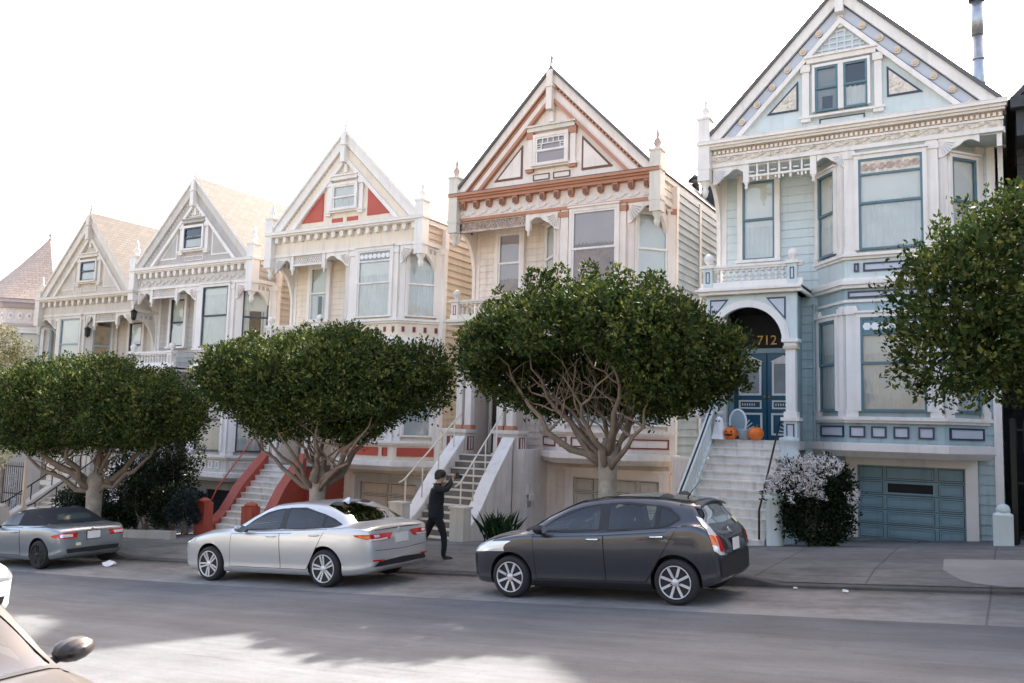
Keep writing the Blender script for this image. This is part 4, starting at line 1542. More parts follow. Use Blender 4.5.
# ---- cream and terracotta house
P2 = dict(SH, open=(.50, 1.87, -3.95), floor=-7.48, X0=-14.03, Zc=6.68, label='pinkish cream Victorian house with terracotta cornice and dark wooden door', relief=True, cap=True, mods=14, lites=True,
    rake=[(.20, .15, 'cream'), (.03, .12, 'terracotta'), (.04, .04, 'cream'), (.03, .10, 'terracotta'), (.20, .06, 'cream'), (.085, .14, 'terracotta')], screen='lattice', lat=(.1, 2.45), brk=[(2.5, 3.45, .52), (6.18, 5.45, .55)],
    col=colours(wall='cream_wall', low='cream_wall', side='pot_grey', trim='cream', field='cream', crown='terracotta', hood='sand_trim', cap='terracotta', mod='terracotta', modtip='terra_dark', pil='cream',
        post='sand_trim', frieze='carved_pink', screen='rosewood', cur='hill_reflection_tan', bl=[('mauve_blind', .52), ('blind_white', 1.), ('blind_white', .6), ('mauve_blind', .75)], roof='dark_shingle', finial='rosewood', cap2='terracotta',
        ret='cream_wall', prim='maroon'))
R2, H2, I2 = house(P2)
cc = dict(low='cream_wall', trim='sand_trim', pil2='cream', prim='maroon', post='cream')
balcony(R2, H2, .0, 2.5, -3.62, cc, [.12, 2.3])
plain_porch(R2, H2, .62, 1.75, .15, -7.48, -3.95, cc, 'wood_door', (.36, .66, 1.72, 2.04), 'terracotta', (.68, .38))
zg2 = gz(-12.3) + .02 - P2['Zc']
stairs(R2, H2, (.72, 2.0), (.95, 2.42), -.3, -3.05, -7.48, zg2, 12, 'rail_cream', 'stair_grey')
cheek(R2, H2, 2.02, 2.44, .3, -.3, -3.05, -7.48, zg2, .42, 'plaster', 'white', (.92, 'sand_trim', False), .1)
cheek(R2, H2, .42, .62, .3, -.3, -3.05, -7.48, zg2, .42, 'plaster', 'white', (.92, 'sand_trim', False), .1)
handrail(R2, H2, 1.95, 2.48, -.3, -3.1, -7.3, zg2 + .55, .95, 'rail_cream')
handrail(R2, H2, .62, .8, -.3, -3.1, -7.3, zg2 + .55, .95, 'rail_cream')
mb = MB()
mb.box(2.36, 2.7, -.35, 1.0, zg2 - .3, -7.3, 'plaster')
mb.box(2.7, 2.76, -.2, .12, -8.5, -8.2, 'plaster')
mb.box(2.76, 2.8, -.16, .08, -8.66, -8.5, 'sand_trim')
mb.box(2.702, 2.712, -.12, -.05, -8.85, -8.7, 'galv')
mb.box(2.702, 2.712, .0, .07, -8.85, -8.7, 'galv')
obj('stair_wall', mb, R2, H2)
garage(R2, H2, Fr((0, .95), (6.5, .95)), 3.58, 6.05, gz(-9.3) - .2 - P2['Zc'], -8.02, 'cream', 'sand', [.5, 1., .5], 4, {})

# ---- butter yellow house with red panels
P3 = dict(SH, open=(.58, 2.12, -3.95), floor=-7.62, X0=-21.5, Zc=6.19, pk=3.1, label='butter yellow Victorian house with red gable triangles and red stair walls', mods=17, zfr=(-.13, -.31, -.78),
    rake=[(.26, .15, 'white'), (.05, .04, 'butter'), (.24, .06, 'butter'), (.12, .13, 'white')], rake_dentil=(.285, .055, 'greige'), screen='lattice', art=.32, king=1.0,
    pan=[(.05, .14), (.2, .72), (.80, .90)],
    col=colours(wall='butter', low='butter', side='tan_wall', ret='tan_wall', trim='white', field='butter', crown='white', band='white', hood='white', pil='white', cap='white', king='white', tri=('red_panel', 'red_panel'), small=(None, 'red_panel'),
        atticblind=('blind_white', .5), post='white', bay='butter', baylow='butter', pil2='white', cap2='white', flare='white', prim='red_panel', pfill='red_panel', dots='maroon', cas='white', roof='grey_shingle', roof_edge='white',
        frieze='butter', screen='white', bl=[('blind_white', .45), ('blind_white', .3), ('blind_white', .2), ('blind_beige', .45)], mod='white', artm='curtain_grey', eave='white'))
R3, H3, I3 = house(P3)
c3 = dict(low='butter', trim='white', pil2='white', prim='maroon', post='white')
balcony(R3, H3, .0, 2.5, -3.62, c3, [.12, 2.3])
plain_porch(R3, H3, .7, 2.0, .15, -7.62, -3.95, c3, 'white', (.36, .62, 1.95, 2.2), 'white')
zg3 = gz(-19.3) + .0 - P3['Zc']
stairs(R3, H3, (.6, 1.95), (1.35, 2.95), -.25, -3.1, -7.62, zg3, 12, 'stair_white', 'stair_white')
cheek(R3, H3, .3, 1.05, .3, -.25, -3.1, -7.62, zg3, .32, 'brick_red', 'brick_red', (.98, 'brick_red', True), .22)
cheek(R3, H3, 1.95, 2.95, .3, -.25, -3.1, -7.62, zg3, .32, 'brick_red', 'brick_red', (.98, 'brick_red', True), .22)
mb = MB()
mb.tube([(1.2, -3.0, zg3 + 1.0), (1.18, -2.8, zg3 + 1.35), (.5, -.4, -6.3), (.45, -.1, -6.2)], .022, 'brick_red', 8)
mb.tube([(1.2, -3.0, zg3 + .6), (1.2, -3.0, zg3 + 1.02)], .02, 'black_metal', 6)
obj('handrail', mb, R3, H3)
mb = MB()
mb.box(2.25, 2.75, -.25, 1.0, zg3 - .3, -7.75, 'brick_red')
obj('stair_wall', mb, R3, H3)
garage(R3, H3, Fr((0, .95), (6.5, .95)), 3.55, 5.75, gz(-17.) - .2 - P3['Zc'], -8.05, 'greige', 'tan_wall', [1, 1], 4, {(0, 1), (1, 1)})
mb = MB()
mb.box(6.33, 6.47, .9, 1.0, -7.9, -1.0, 'white')
obj('downpipe', mb, R3, H3)

# ---- grey-beige house
P4 = dict(SH, open=(.58, 2.12, -3.95), floor=-7.4, X0=-28.6, Zc=5.47, pk=3.15, label='greige Victorian house with white trim and pinkish shingle roof above dark bushes', mods=18, zfr=(-.15, -.35, -.78), relief=True,
    rake=[(.26, .15, 'greige_lt'), (.05, .04, 'greige'), (.24, .06, 'greige'), (.11, .13, 'white')], rake_dentil=(.285, .055, 'white'), screen='lattice', king=1.0, lattice_top=('white', 'rosewood'), two_small=False,
    pan=[(.05, .16), (.22, .33), (.39, .50), (.56, .67), (.73, .84)],
    col=colours(wall='greige', low='greige', side='greige', trim='white', field='greige', crown='white', band='white', hood='greige', pil='white', cap='white', king='white', tri=('white', 'greige'), small=('white', 'greige'),
        sash2='navy', atticblind=('dark_void', .3), post='white', bay='greige_lt', baylow='greige_lt', pil2='white', cap2='white', flare='white', prim='white', pfill='greige_lt', dots='greige', cas='white', sash='navy', sash_ul='navy',
        roof='pink_shingle', roof_edge='white', frieze='greige_lt', screen='white', bl=[('blind_white', .2), ('blind_white', .3), ('blind_white', .1), ('blind_beige', .45)], mod='white', eave='white', fan='rosewood'))
R4, H4, I4 = house(P4)
c4 = dict(low='greige', trim='white', pil2='white', prim='greige', post='white')
balcony(R4, H4, .0, 2.5, -3.62, c4, [.12, 2.3])
plain_porch(R4, H4, .7, 2.0, .15, -7.4, -3.95, c4, 'wood_door', (.36, .62, 1.95, 2.2), 'white')
zg4 = gz(-26.3) - P4['Zc']
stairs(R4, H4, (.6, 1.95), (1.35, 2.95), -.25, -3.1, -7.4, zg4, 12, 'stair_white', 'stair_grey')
cheek(R4, H4, 1.95, 2.95, .25, -.25, -3.1, -7.4, zg4, .32, 'greige_lt', 'white')
cheek(R4, H4, .3, 1.05, .25, -.25, -3.1, -7.4, zg4, .32, 'greige_lt', 'white')
garage(R4, H4, Fr((0, .95), (6.5, .95)), 3.55, 5.75, gz(-24.) - .2 - P4['Zc'], -8.0, 'greige', 'dark_void', [1, 1], 4, {(0, 2), (1, 2)})

# ---- sand-coloured house, bay on the left and stairs on the right
P5 = dict(SH, open=(3.88, 5.42, -3.95), floor=-7.0, X0=-34.6, Zc=4.67, W=6.1, pk=3.25, label='sand coloured Victorian house with bay on its left beside the round tower', mods=15, zfr=(-.14, -.34, -.74), wall=(.12, 5.9),
    rake=[(.26, .15, 'sand_trim'), (.05, .04, 'sand'), (.24, .06, 'sand'), (.11, .13, 'sand_trim')], rake_dentil=(.285, .055, 'sand_trim'), screen='lattice', king=1.0, two_small=False,
    bay=(1.15, 3.05, .6, .03), bayglass=(1.5, 2.78), ul=(4.55, 5.3), lat=(3.6, 5.0), brk=[(3.5, 3.05, .45), (5.05, 5.9, .45), (.1, 1.1, .5)], posts=[(.02, .3)],
    pan=[(.05, .45), (.52, .92)],
    col=colours(wall='sand', low='sand', side='sand', trim='sand_trim', field='sand', crown='sand_trim', band='sand_trim', hood='sand_trim', pil='sand_trim', cap='sand_trim', king='sand_trim', tri=('sand_trim', 'sand'), small=('sand_trim', 'sand'),
        sash2='navy', atticblind=('curtain', .4), post='sand_trim', bay='sand', baylow='sand_trim', pil2='sand_trim', cap2='sand_trim', flare='sand_trim', prim='sand', pfill='sand_trim', cas='sand_trim', sash='bluegrey', sash_ul='navy',
        roof='pink_shingle', roof_edge='sand_trim', frieze='sand', screen='sand_trim', bl=[('blind_white', 1.), ('brown_drape', 1.), ('blind_white', .5), ('blind_white', .45)], mod='sand_trim', eave='sand_trim'))
R5, H5, I5 = house(P5)
c5 = dict(low='sand', trim='sand_trim', pil2='sand_trim', prim='sand', post='sand_trim')
balcony(R5, H5, 3.5, 6.1, -3.62, c5, [3.7, 5.95])
plain_porch(R5, H5, 4.0, 5.3, .15, -7.0, -3.95, c5, 'wood_door', (3.66, 3.95, 5.25, 5.6), 'sand_trim')
zg5 = gz(-30) - P5['Zc']
stairs(R5, H5, (3.9, 5.3), (4.5, 6.0), -.25, -3.3, -7.0, zg5, 12, 'sand_trim', 'sand')
cheek(R5, H5, 5.3, 6.05, .28, -.25, -3.3, -7.0, zg5, .34, 'sand_trim', 'sand_trim', (.75, 'sand', True))
cheek(R5, H5, 3.6, 4.2, .28, -.25, -3.3, -7.0, zg5, .34, 'sand_trim', 'sand_trim', (.75, 'sand', True))
for xt, xb in ((3.8, 4.4), (5.2, 5.95)):
    handrail(R5, H5, xt, xb, -.25, -3.3, -7.0, zg5, .95, 'black_metal', r=.025)
garage(R5, H5, Fr((0, .95), (6.5, .95)), 1.0, 3.1, gz(-33.) - .2 - P5['Zc'], -7.75, 'sand_trim', 'sand', [1, 1], 4, {(0, 3), (1, 3)})

# hanging lanterns on the corners of the pale far houses
def lantern(root, H, x, y, z):
    mb = MB()
    mb.tube([(x, y, z + .45), (x, y, z + .25)], .012, 'black_metal', 6)
    mb.lathe([(.02, .28), (.13, .2), (.11, .17), (.09, -.05), (.1, -.07), (.03, -.14)], (x, y, z), 'black_metal', 6, smooth=False)
    obj('lantern', mb, root, H)
lantern(R5, H5, 3.25, -.05, -1.5)
lantern(R4, H4, .1, -.1, -1.75)

# ---- round corner tower at the far end
def tower_house():
    X, Y, z0 = -37.3, 22.2, gz(-37)
    root = empty('tower_house', (X, Y, z0), 0, 'far white house with a conical pink shingled corner tower', 'house')
    H = (0, 0, 4.75 - z0)
    def ring(r, z): return [(r * math.cos(PI / 8 + q * PI / 4), r * math.sin(PI / 8 + q * PI / 4), z) for q in range(8)]
    mb = MB()
    for (r0, za, r1, zb, m) in ((2.3, -9.5, 2.3, -6.2, 'greige'), (2.5, -6.2, 2.5, -6.0, 'turret_pink'), (2.3, -6.0, 2.3, -1.1, 'white'), (2.42, -4.2, 2.42, -3.9, 'turret_pink'),
                                (2.42, -1.1, 2.42, -1.0, 'turret_pink'), (2.36, -1.0, 2.36, -.35, 'carved_pink'), (2.5, -.35, 2.62, -.15, 'turret_pink'), (2.75, -.15, 2.75, 0, 'turret_pink')):
        mb.prism(ring(r0, za), ring(r1, zb), m)
    obj('tower_wall', mb, root, H)
    mb = MB()
    A = ring(2.8, .0)
    prev = A
    for r, z in ((2.0, .75), (1.1, 1.75), (.06, 3.05)):
        B_ = ring(r, z)
        mb.prism(prev, B_, 'tower_shingle', cap=False)
        prev = B_
    me = mb.mesh('tower_roof')
    uvl = me.uv_layers.new(name='UVMap')
    for p in me.polygons:
        for li in p.loop_indices:
            v = me.vertices[me.loops[li].vertex_index].co
            uvl.data[li].uv = (math.atan2(v.y, v.x) * 2.0, v.z * 1.4)
    mb.fix(me)
    obj('tower_roof', me, root, H)
    mb = MB()
    mb.lathe([(.1, 3.0), (.03, 3.15), (.09, 3.25), (.02, 3.35), (.012, 3.7)], (0, 0, 0), 'turret_pink', 8)
    obj('finial', mb, root, H)
    for q in range(8):
        a0, a1 = PI / 8 + (q) * PI / 4, PI / 8 + (q + 1) * PI / 4
        if math.sin((a0 + a1) / 2) > .4: continue
        r = 2.3
        F = Fr((r * math.cos(a0), r * math.sin(a0)), (r * math.cos(a1), r * math.sin(a1)))
        window(root, H, F, .38, F.len - .38, -3.6, -1.4, 'white', 'bluegrey', ('blind_white', .55), 'curtain', .5, cw=.12)
        window(root, H, F, .38, F.len - .38, -7.4 + 1.6, -4.5, 'white', 'bluegrey', ('blind_white', .4), 'curtain', .5, cw=.12, head=False)
        mb = MB()
        mb.lathe([(.11, -3.9), (.09, -3.7), (.08, -1.3), (.13, -1.1)], F.p(0, 0, .02)[:2] + (0,), 'bluegrey', 10)
        obj('tower_column', mb, root, H)
        for j in range(5):
            u = F.len * (j + .5) / 5
            m2 = MB() if j == 0 else m2
            m2.fpoly(F, [(u + .11 * math.cos(t * PI / 4), -.68 + .16 * math.sin(t * PI / 4)) for t in range(8)], .02, .09, 'white')
            m2.fpoly(F, [(u + .05 * math.cos(t * PI / 3), -.68 + .07 * math.sin(t * PI / 3)) for t in range(6)], .09, .11, 'turret_pink')
        obj('frieze', m2, root, H)
    mb = MB()
    mb.box(-9, 0, .5, 9, -9.5, -.3, 'greige_lt')
    mb.box(0, 2.0, 1.2, 9, -9.5, -.6, 'greige_lt')
    obj('wall', mb, root, H)
    mb = MB()
    mb.prism([(-9.3, .2, -.3), (2.2, .2, -.3), (2.2, 9.3, -.3), (-9.3, 9.3, -.3)], [(-6, 4, 2), (-.5, 4, 2), (-.5, 6, 2), (-6, 6, 2)], 'pink_shingle')
    obj('roof', mb, root, H)
tower_house()

# ---- dark-trimmed neighbour whose edge shows at the right, and the next houses up the street
def neighbour(X, Zc, label, wall, trim, roof, dark=False):
    base = gz(X + 3.2)
    root = empty('victorian_house', (X, 20.5, base), 0, label, 'house', 'row of gabled Victorian houses')
    H = (0, 0, Zc - base)
    W, d, pk = 6.4, 1.0, 3.2
    G = Fr((0, 0), (W, 0))
    mb = MB()
    Mw = Fr((0, d), (W, d))
    mb.siding(Mw, .0, W - .15, -10, -.7, wall, .2)
    mb.box(.0, W - .16, d + .02, 12, -10, -.1, wall)
    if X < 1: mb.box(-.42, 0, 3.2, 12, -10, -.5, wall)
    obj('wall', mb, root, H)
    mb = MB()
    mb.fpoly(G, [(0, -.75), (W, -.75), (W, 0), (W / 2, pk), (0, 0)], -1.3, 0, trim)
    obj('gable_wall', mb, root, H)
    mb = MB()
    mb.fpoly(G, [(-.15, -.02), (0, -.02), (W / 2, pk - .02), (W, -.02), (W + .15, -.02), (W / 2, pk + .16)], -12, .2, roof)
    obj('roof', mb, root, H)
    mb = MB()
    mb.fb(G, -.1, W + .1, -.2, .04, 0, .25, trim)
    obj('cornice', mb, root, H)
    mb = MB()
    a = [(2.9, d), (3.5, .03), (5.2, .03), (5.9, d)]
    mb.prism([(x, y, -7.5) for x, y in a], [(x, y, -.75) for x, y in a], wall)
    obj('bay', mb, root, H)
    B = Fr((3.5, .03), (5.2, .03))
    for z0, z1 in ((-2.95, -.95), (-6.5, -4.5)):
        window(root, H, B, .25, 1.45, z0, z1, trim, 'navy', ('blind_white', .5), 'curtain')
        window(root, H, Mw, .9, 1.7, z0, z1, trim, 'navy', ('blind_white', .5), 'curtain')
    return root, H
RN, HN = neighbour(.24, 7.15, 'dark slate house at the right edge behind an iron gate', 'slate_roof', 'slate_roof', 'slate_roof')
neighbour(7.9, 8.4, 'plain cream house up the street beyond the right edge', 'cream_wall', 'white', 'slate_roof')
neighbour(15.4, 9.2, 'plain grey house furthest up the street beyond the right edge', 'greige', 'white', 'slate_roof')
# ------------------------------------------------------------------ vehicles
mat('tyre', (.018, .018, .019), .8, var=.1)
mat('alloy', (.60, .61, .62), .35, .35, var=.03)
mat('alloy_dark', (.03, .03, .033), .35, .6, var=.05)
mat('chrome', (.7, .7, .7), .15, 1., var=0)
mat('trim_black', (.014, .014, .016), .5, var=.1)
mat('seam', (.004, .004, .005), .9, var=0)
mat('car_glass', (.055, .075, .072), .03, var=0, spec=.9)
mat('windscreen', (.10, .115, .11), .04, var=0, spec=.9)
mat('seat_cloth', (.05, .05, .052), .8, var=.15)
mat('canvas', (.012, .014, .02), .85, var=.2, bump=.2, bs=80)
mat('lamp_red', (.50, .012, .008), .12, var=.05, coat=.6)
mat('lamp_amber', (.75, .16, .02), .15, var=.05, coat=.6)
mat('lamp_clear', (.72, .73, .74), .08, .25, var=.04, coat=1.)
mat('lamp_grey', (.3, .32, .34), .1, .4, var=.04, coat=1.)
mat('plate_white', (.72, .72, .70), .5, var=.05)
mat('plate_ink', (.10, .12, .22), .5, var=.05)
mat('sticker', (.72, .66, .38), .5, var=.05)
def paint(name, col, metal, rough):
    m = mat(name, col, rough, metal, var=.015, coat=.6 if 'silver' in name else 1.)
    return name
paint('paint_charcoal', (.046, .050, .060), .5, .28)
paint('paint_silver', (.56, .575, .58), .6, .36)
paint('paint_bluegrey', (.29, .325, .35), .65, .3)
paint('paint_white', (.78, .78, .77), 0, .3)
mat('paint_taupe', (.040, .034, .031), .45, 0., var=.02, coat=.15)

def pchip(xs, ys, x):
    """monotone cubic through the table (xs ascending)"""
    n = len(xs)
    if x <= xs[0]: return ys[0]
    if x >= xs[-1]: return ys[-1]
    h = [xs[i + 1] - xs[i] for i in range(n - 1)]
    s = [(ys[i + 1] - ys[i]) / h[i] for i in range(n - 1)]
    m = [s[0]] + [0 if s[i - 1] * s[i] <= 0 else 2 * s[i - 1] * s[i] / (s[i - 1] + s[i]) for i in range(1, n - 1)] + [s[-1]]
    i = max(j for j in range(n - 1) if xs[j] <= x)
    t = (x - xs[i]) / h[i]
    return (ys[i] * (1 + 2 * t) * (1 - t) ** 2 + m[i] * h[i] * t * (1 - t) ** 2 + ys[i + 1] * t * t * (3 - 2 * t) + m[i + 1] * h[i] * t * t * (t - 1))

def catmull(P, sub):
    out = []
    for i in range(len(P) - 1):
        p0, p1, p2, p3 = P[max(i - 1, 0)], P[i], P[i + 1], P[min(i + 2, len(P) - 1)]
        for k in range(sub):
            t = k / sub
            out.append(tuple(.5 * ((2 * b) + (-a + c) * t + (2 * a - 5 * b + 4 * c - d) * t * t + (-a + 3 * b - 3 * c + d) * t ** 3) for a, b, c, d in zip(p0, p1, p2, p3)))
    out.append(P[-1])
    return out

class Car:
    def __init__(s, name, label, group, T, axle, r, wid, paint, loc, heading, arch=None, cab=None):
        s.root = empty(name, loc, 0, label, 'car', group)
        g = (gz(loc[0] + 1) - gz(loc[0] - 1)) / 2
        s.root.rotation_euler = (0, math.atan(g) * (1 if abs(heading) > 1.5 else -1), heading)
        T = sorted(T)
        xs = [t[0] for t in T]
        cols = list(zip(*T))
        def ring(x):
            zb, w, zm, y4, z4, y5, z5, y6, z6, zt = [pchip(xs, cols[i], x) for i in range(1, 11)]
            P = [(0, zb), (.8 * w, zb), (.955 * w, zb + .07), (.968 * w, zb + .42 * (zm - zb) + .04), (w, zm + .12), (y4, z4), (y5, z5), (y6, z6), (.55 * y6, zt - .22 * (zt - z6)), (0, zt)]
            return catmull(P, 4)
        k = 84
        X = [xs[0] + (xs[-1] - xs[0]) * (.5 - .5 * math.cos(PI * (.06 + .88 * i / k))) for i in range(k + 1)]
        lo, hi = X[0], X[-1]
        X = [xs[0] + (x - lo) / (hi - lo) * (xs[-1] - xs[0]) for x in X]
        v, f = [], []
        for x in X:
            R = ring(x)
            full = [(x, y, z) for y, z in R] + [(x, -y, z) for y, z in R[-2:0:-1]]
            v += full
        n = len(full)
        for i in range(k):
            for j in range(n):
                q = (j + 1) % n
                f.append((i * n + j, (i + 1) * n + j, (i + 1) * n + q, i * n + q))
        f.append(tuple(range(n)))
        f.append(tuple(range(k * n + n - 1, k * n - 1, -1)))
        me = bpy.data.meshes.new('body')
        me.from_pydata(v, [], f)
        bm = bmesh.new(); bm.from_mesh(me)
        bmesh.ops.recalc_face_normals(bm, faces=bm.faces)
        bm.to_mesh(me); bm.free()
        me.materials.append(MATS[paint]); me.materials.append(MATS['trim_black'])
        s.bvh = BVHTree.FromPolygons([p.co[:] for p in me.vertices], [tuple(p.vertices) for p in me.polygons])
        s.paint = paint
        s.r, s.axle, s.wid, s.tail = r, axle, wid, xs[0]
        tmp = bpy.data.objects.new('tmp_body', me); COL.objects.link(tmp)
        cm = MB()
        cm.ms = [paint, 'trim_black']
        for a in axle:
            for sg in (-1, 1):
                ra = arch or r * 1.16
                q = [(a + ra * math.cos(t * 2 * PI / 36), r + .01 + ra * math.sin(t * 2 * PI / 36)) for t in range(36)]
                cm.prism([(x, sg * .52, z) for x, z in q], [(x, sg * 1.2, z) for x, z in q], 'trim_black')
        cme = cm.mesh('cut'); cm.fix(cme)
        cut = bpy.data.objects.new('tmp_cut', cme); COL.objects.link(cut)
        cuts = [cut]
        def cutter(loops):
            q = MB(); q.ms = [paint, 'trim_black']
            for A, Bq in loops: q.prism(A, Bq, 'trim_black')
            m_ = q.mesh('cut'); q.fix(m_)
            o = bpy.data.objects.new('tmp_cut', m_); COL.objects.link(o); cuts.append(o)
        def inset(P, d=.012):
            cx = sum(p[0] for p in P) / len(P); cz = sum(p[1] for p in P) / len(P)
            return [(x + (cx - x) * d / max(.05, math.hypot(x - cx, z - cz)), z + (cz - z) * d / max(.05, math.hypot(x - cx, z - cz))) for x, z in P]
        if cab:
            for P, y in ((cab['lower'], cab['yl']), (cab['upper'], cab['yu'])):
                cutter([([(x, -y, z) for x, z in P], [(x, y, z) for x, z in P])])
            cutter([([(x, -1.3, z) for x, z in inset(P)], [(x, 1.3, z) for x, z in inset(P)]) for P in cab['side']])
            for P in cab['top']:
                cutter([([(x, y, cab['ztop']) for x, y in inset(P, .03)], [(x, y, 2.) for x, y in inset(P, .03)])])
            for P in cab.get('back', []):
                cutter([([(-3, y, z) for y, z in inset(P, .02)], [(cab['xback'], y, z) for y, z in inset(P, .02)])])
        # cut one after the other; a cut that goes wrong (the solid grows or vanishes) is nudged and tried again
        lim = [(min(p.co[a] for p in me.vertices) - .01, max(p.co[a] for p in me.vertices) + .01) for a in range(3)]
        for q in cuts:
            for nudge in range(5):
                q.location = (.0031 * nudge, .0007 * nudge, -.0023 * nudge)
                mod = tmp.modifiers.new('b', 'BOOLEAN'); mod.object = q; mod.operation = 'DIFFERENCE'; mod.solver = 'EXACT'
                bpy.context.view_layer.update()
                m3 = bpy.data.meshes.new_from_object(tmp.evaluated_get(bpy.context.evaluated_depsgraph_get()))
                tmp.modifiers.clear()
                ok = len(m3.vertices) > 500 and all(lim[a][0] < p.co[a] < lim[a][1] for p in m3.vertices for a in range(3))
                if ok:
                    tmp.data = m3
                    break
        me2 = tmp.data
        bpy.data.objects.remove(tmp)
        for q in cuts: bpy.data.objects.remove(q)
        for p in me2.polygons: p.use_smooth = True
        me2.set_sharp_from_angle(angle=math.radians(38))
        me2.name = 'body'
        s.body = obj('body', me2, s.root)
    def hit(s, axis, a, b):
        if axis in ('CL', 'CR'):      # rear corner, seen along the diagonal; a runs round the corner from side to back
            sg = 1 if axis == 'CL' else -1
            dx, dy = math.cos(math.radians(40)), math.sin(math.radians(40))
            d = Vector((dx, -dy * sg, 0))
            pd = Vector((-dy, -dx * sg, 0))
            o = Vector((s.tail, sg * s.wid, b)) + pd * a - d * 5
            h, n, i, dd = s.bvh.ray_cast(o, d)
            if h is None: return None, None
            if n.dot(d) > 0: n = -n
            return h, n
        o, d = {'L': ((a, 3, b), (0, -1, 0)), 'R': ((a, -3, b), (0, 1, 0)), 'T': ((a, b, 4), (0, 0, -1)), 'B': ((-6, a, b), (1, 0, 0)), 'F': ((6, a, b), (-1, 0, 0))}[axis]
        h, n, i, dd = s.bvh.ray_cast(Vector(o), Vector(d))
        if h is None: return None, None
        if n.dot(Vector(d)) > 0: n = -n
        return h, n
    def patch(s, name, axis, B, T, m, off=.004, nu=14, nv=8, parent=None, both=False):
        """skin a four-sided outline (lower edge B, upper edge T) onto the body"""
        def rs(P, k):
            L = [0]
            for a, b in zip(P, P[1:]): L.append(L[-1] + math.dist(a, b))
            out = []
            for i in range(k + 1):
                t = L[-1] * i / k
                j = max(q for q in range(len(L)) if L[q] <= t + 1e-9)
                if j >= len(P) - 1: out.append(P[-1]); continue
                u = (t - L[j]) / ((L[j + 1] - L[j]) or 1)
                out.append(tuple(a + (b - a) * u for a, b in zip(P[j], P[j + 1])))
            return out
        Bq, Tq = rs(B, nu), rs(T, nu)
        v, ok = [], []
        for j in range(nv + 1):
            for i in range(nu + 1):
                p = tuple(a + (b - a) * j / nv for a, b in zip(Bq[i], Tq[i]))
                h, n = s.hit(axis, *p)
                ok.append(h is not None)
                v.append(tuple(h + n * off) if h else (0, 0, 0))
        f = []
        for j in range(nv):
            for i in range(nu):
                q = (j * (nu + 1) + i, j * (nu + 1) + i + 1, (j + 1) * (nu + 1) + i + 1, (j + 1) * (nu + 1) + i)
                if all(ok[w] for w in q): f.append(q)
        me = bpy.data.meshes.new(name)
        me.from_pydata(v, [], f)
        me.materials.append(MATS[m])
        for p in me.polygons: p.use_smooth = True
        bm = bmesh.new(); bm.from_mesh(me)
        bmesh.ops.delete(bm, geom=[w for w in bm.verts if not w.link_faces], context='VERTS')
        bm.to_mesh(me); bm.free()
        return obj(name, me, parent or s.root)
    def sides(s, name, B, T, m, off=.004, nu=14, nv=8, seam=False, axes='LR', handle=None):
        out = []
        for ax in axes:
            p = None
            if seam:
                cx = sum(q[0] for q in B + T) / len(B + T); cz = sum(q[1] for q in B + T) / len(B + T)
                ex = lambda P: [(cx + (x - cx) * (1 + .012 / max(.1, abs(x - cx))), cz + (z - cz) * (1 + .010 / max(.05, abs(z - cz)))) for x, z in P]
            p = s.patch(name, ax, B, T, m, off, nu, nv)
            if seam:
                s.patch('door_seam' if name == 'door' else 'rubber_seal', ax, ex(B), ex(T), 'seam', off * .45, nu, nv, parent=p)
            if handle:
                hx, hz = handle
                mb = MB()
                P = []
                for dx, o in ((.095, .012), (.085, .038), (0, .043), (-.085, .038), (-.095, .012)):
                    h, n = s.hit(ax, hx + dx, hz)
                    P.append(h + n * o)
                mb.tube(P, [.010, .015, .016, .015, .010], handle_mat.get(s.paint, s.paint), 8)
                obj('handle', mb, p)
            out.append(p)
        return out
    def panes(s, name, B, T, axes='LR'):
        """side glass in its own opening with a black rubber surround"""
        L = list(B) + list(T)[::-1]
        L.append(L[0])
        cx = sum(p[0] for p in L[:-1]) / (len(L) - 1); cz = sum(p[1] for p in L[:-1]) / (len(L) - 1)
        sc = lambda d: [(x + (x - cx) * d / max(.05, math.hypot(x - cx, z - cz)), z + (z - cz) * d / max(.05, math.hypot(x - cx, z - cz))) for x, z in L]
        for ax in axes:
            p = s.patch(name, ax, B, T, 'car_pane', .003, 18, 8)
            s.patch('rubber_seal', ax, sc(.014), sc(-.022), 'trim_black', .006, 60, 1, parent=p)
    def frit(s, B, T, parent=None):
        L = list(B) + list(T)[::-1]
        L.append(L[0])
        cx = sum(p[0] for p in L[:-1]) / (len(L) - 1)
        sc = lambda d: [(x + (cx - x) * d / max(.1, math.hypot(x - cx, y)), y - y * d / max(.1, math.hypot(x - cx, y))) for x, y in L]
        s.patch('screen_surround', 'T', sc(-.02), sc(.035), 'trim_black', .007, 70, 1)
    def cabin(s, seats, dash, wheel=True):
        for (x, y, w, z) in seats:
            mb = MB()
            P = [(x + .12, z), (x + .04, z), (x - .20, z + .50), (x - .26, z + .52), (x - .32, z + .48), (x - .14, z)]
            mb.prism([(a, y - w / 2, b) for a, b in P], [(a, y + w / 2, b) for a, b in P], 'seat_cloth')
            for yy in ((0,) if w < .7 else (-.36, .36)):
                mb.lathe([(.02, -.13), (.085, -.12), (.10, -.05), (.10, .05), (.085, .12), (.02, .13)], (x - .27, y + yy, z + .60), 'seat_cloth', 12, axis='y')
            obj('seat', mb, s.root)
        x0, x1, z0, z1, w = dash
        mb = MB()
        mb.prism([(x0, -w, z0), (x1, -w, z0), (x1, -w, z1), (x0 + .08, -w, z1 + .04), (x0, -w, z1 - .02)], [(x0, w, z0), (x1, w, z0), (x1, w, z1), (x0 + .08, w, z1 + .04), (x0, w, z1 - .02)], 'trim_black')
        obj('dashboard', mb, s.root)
        mb = MB()
        c_ = Vector((x0 - .14, .36, z1 + .01))
        a_, b_ = Vector((0, 1, 0)), Vector((-.42, 0, .9)).normalized()
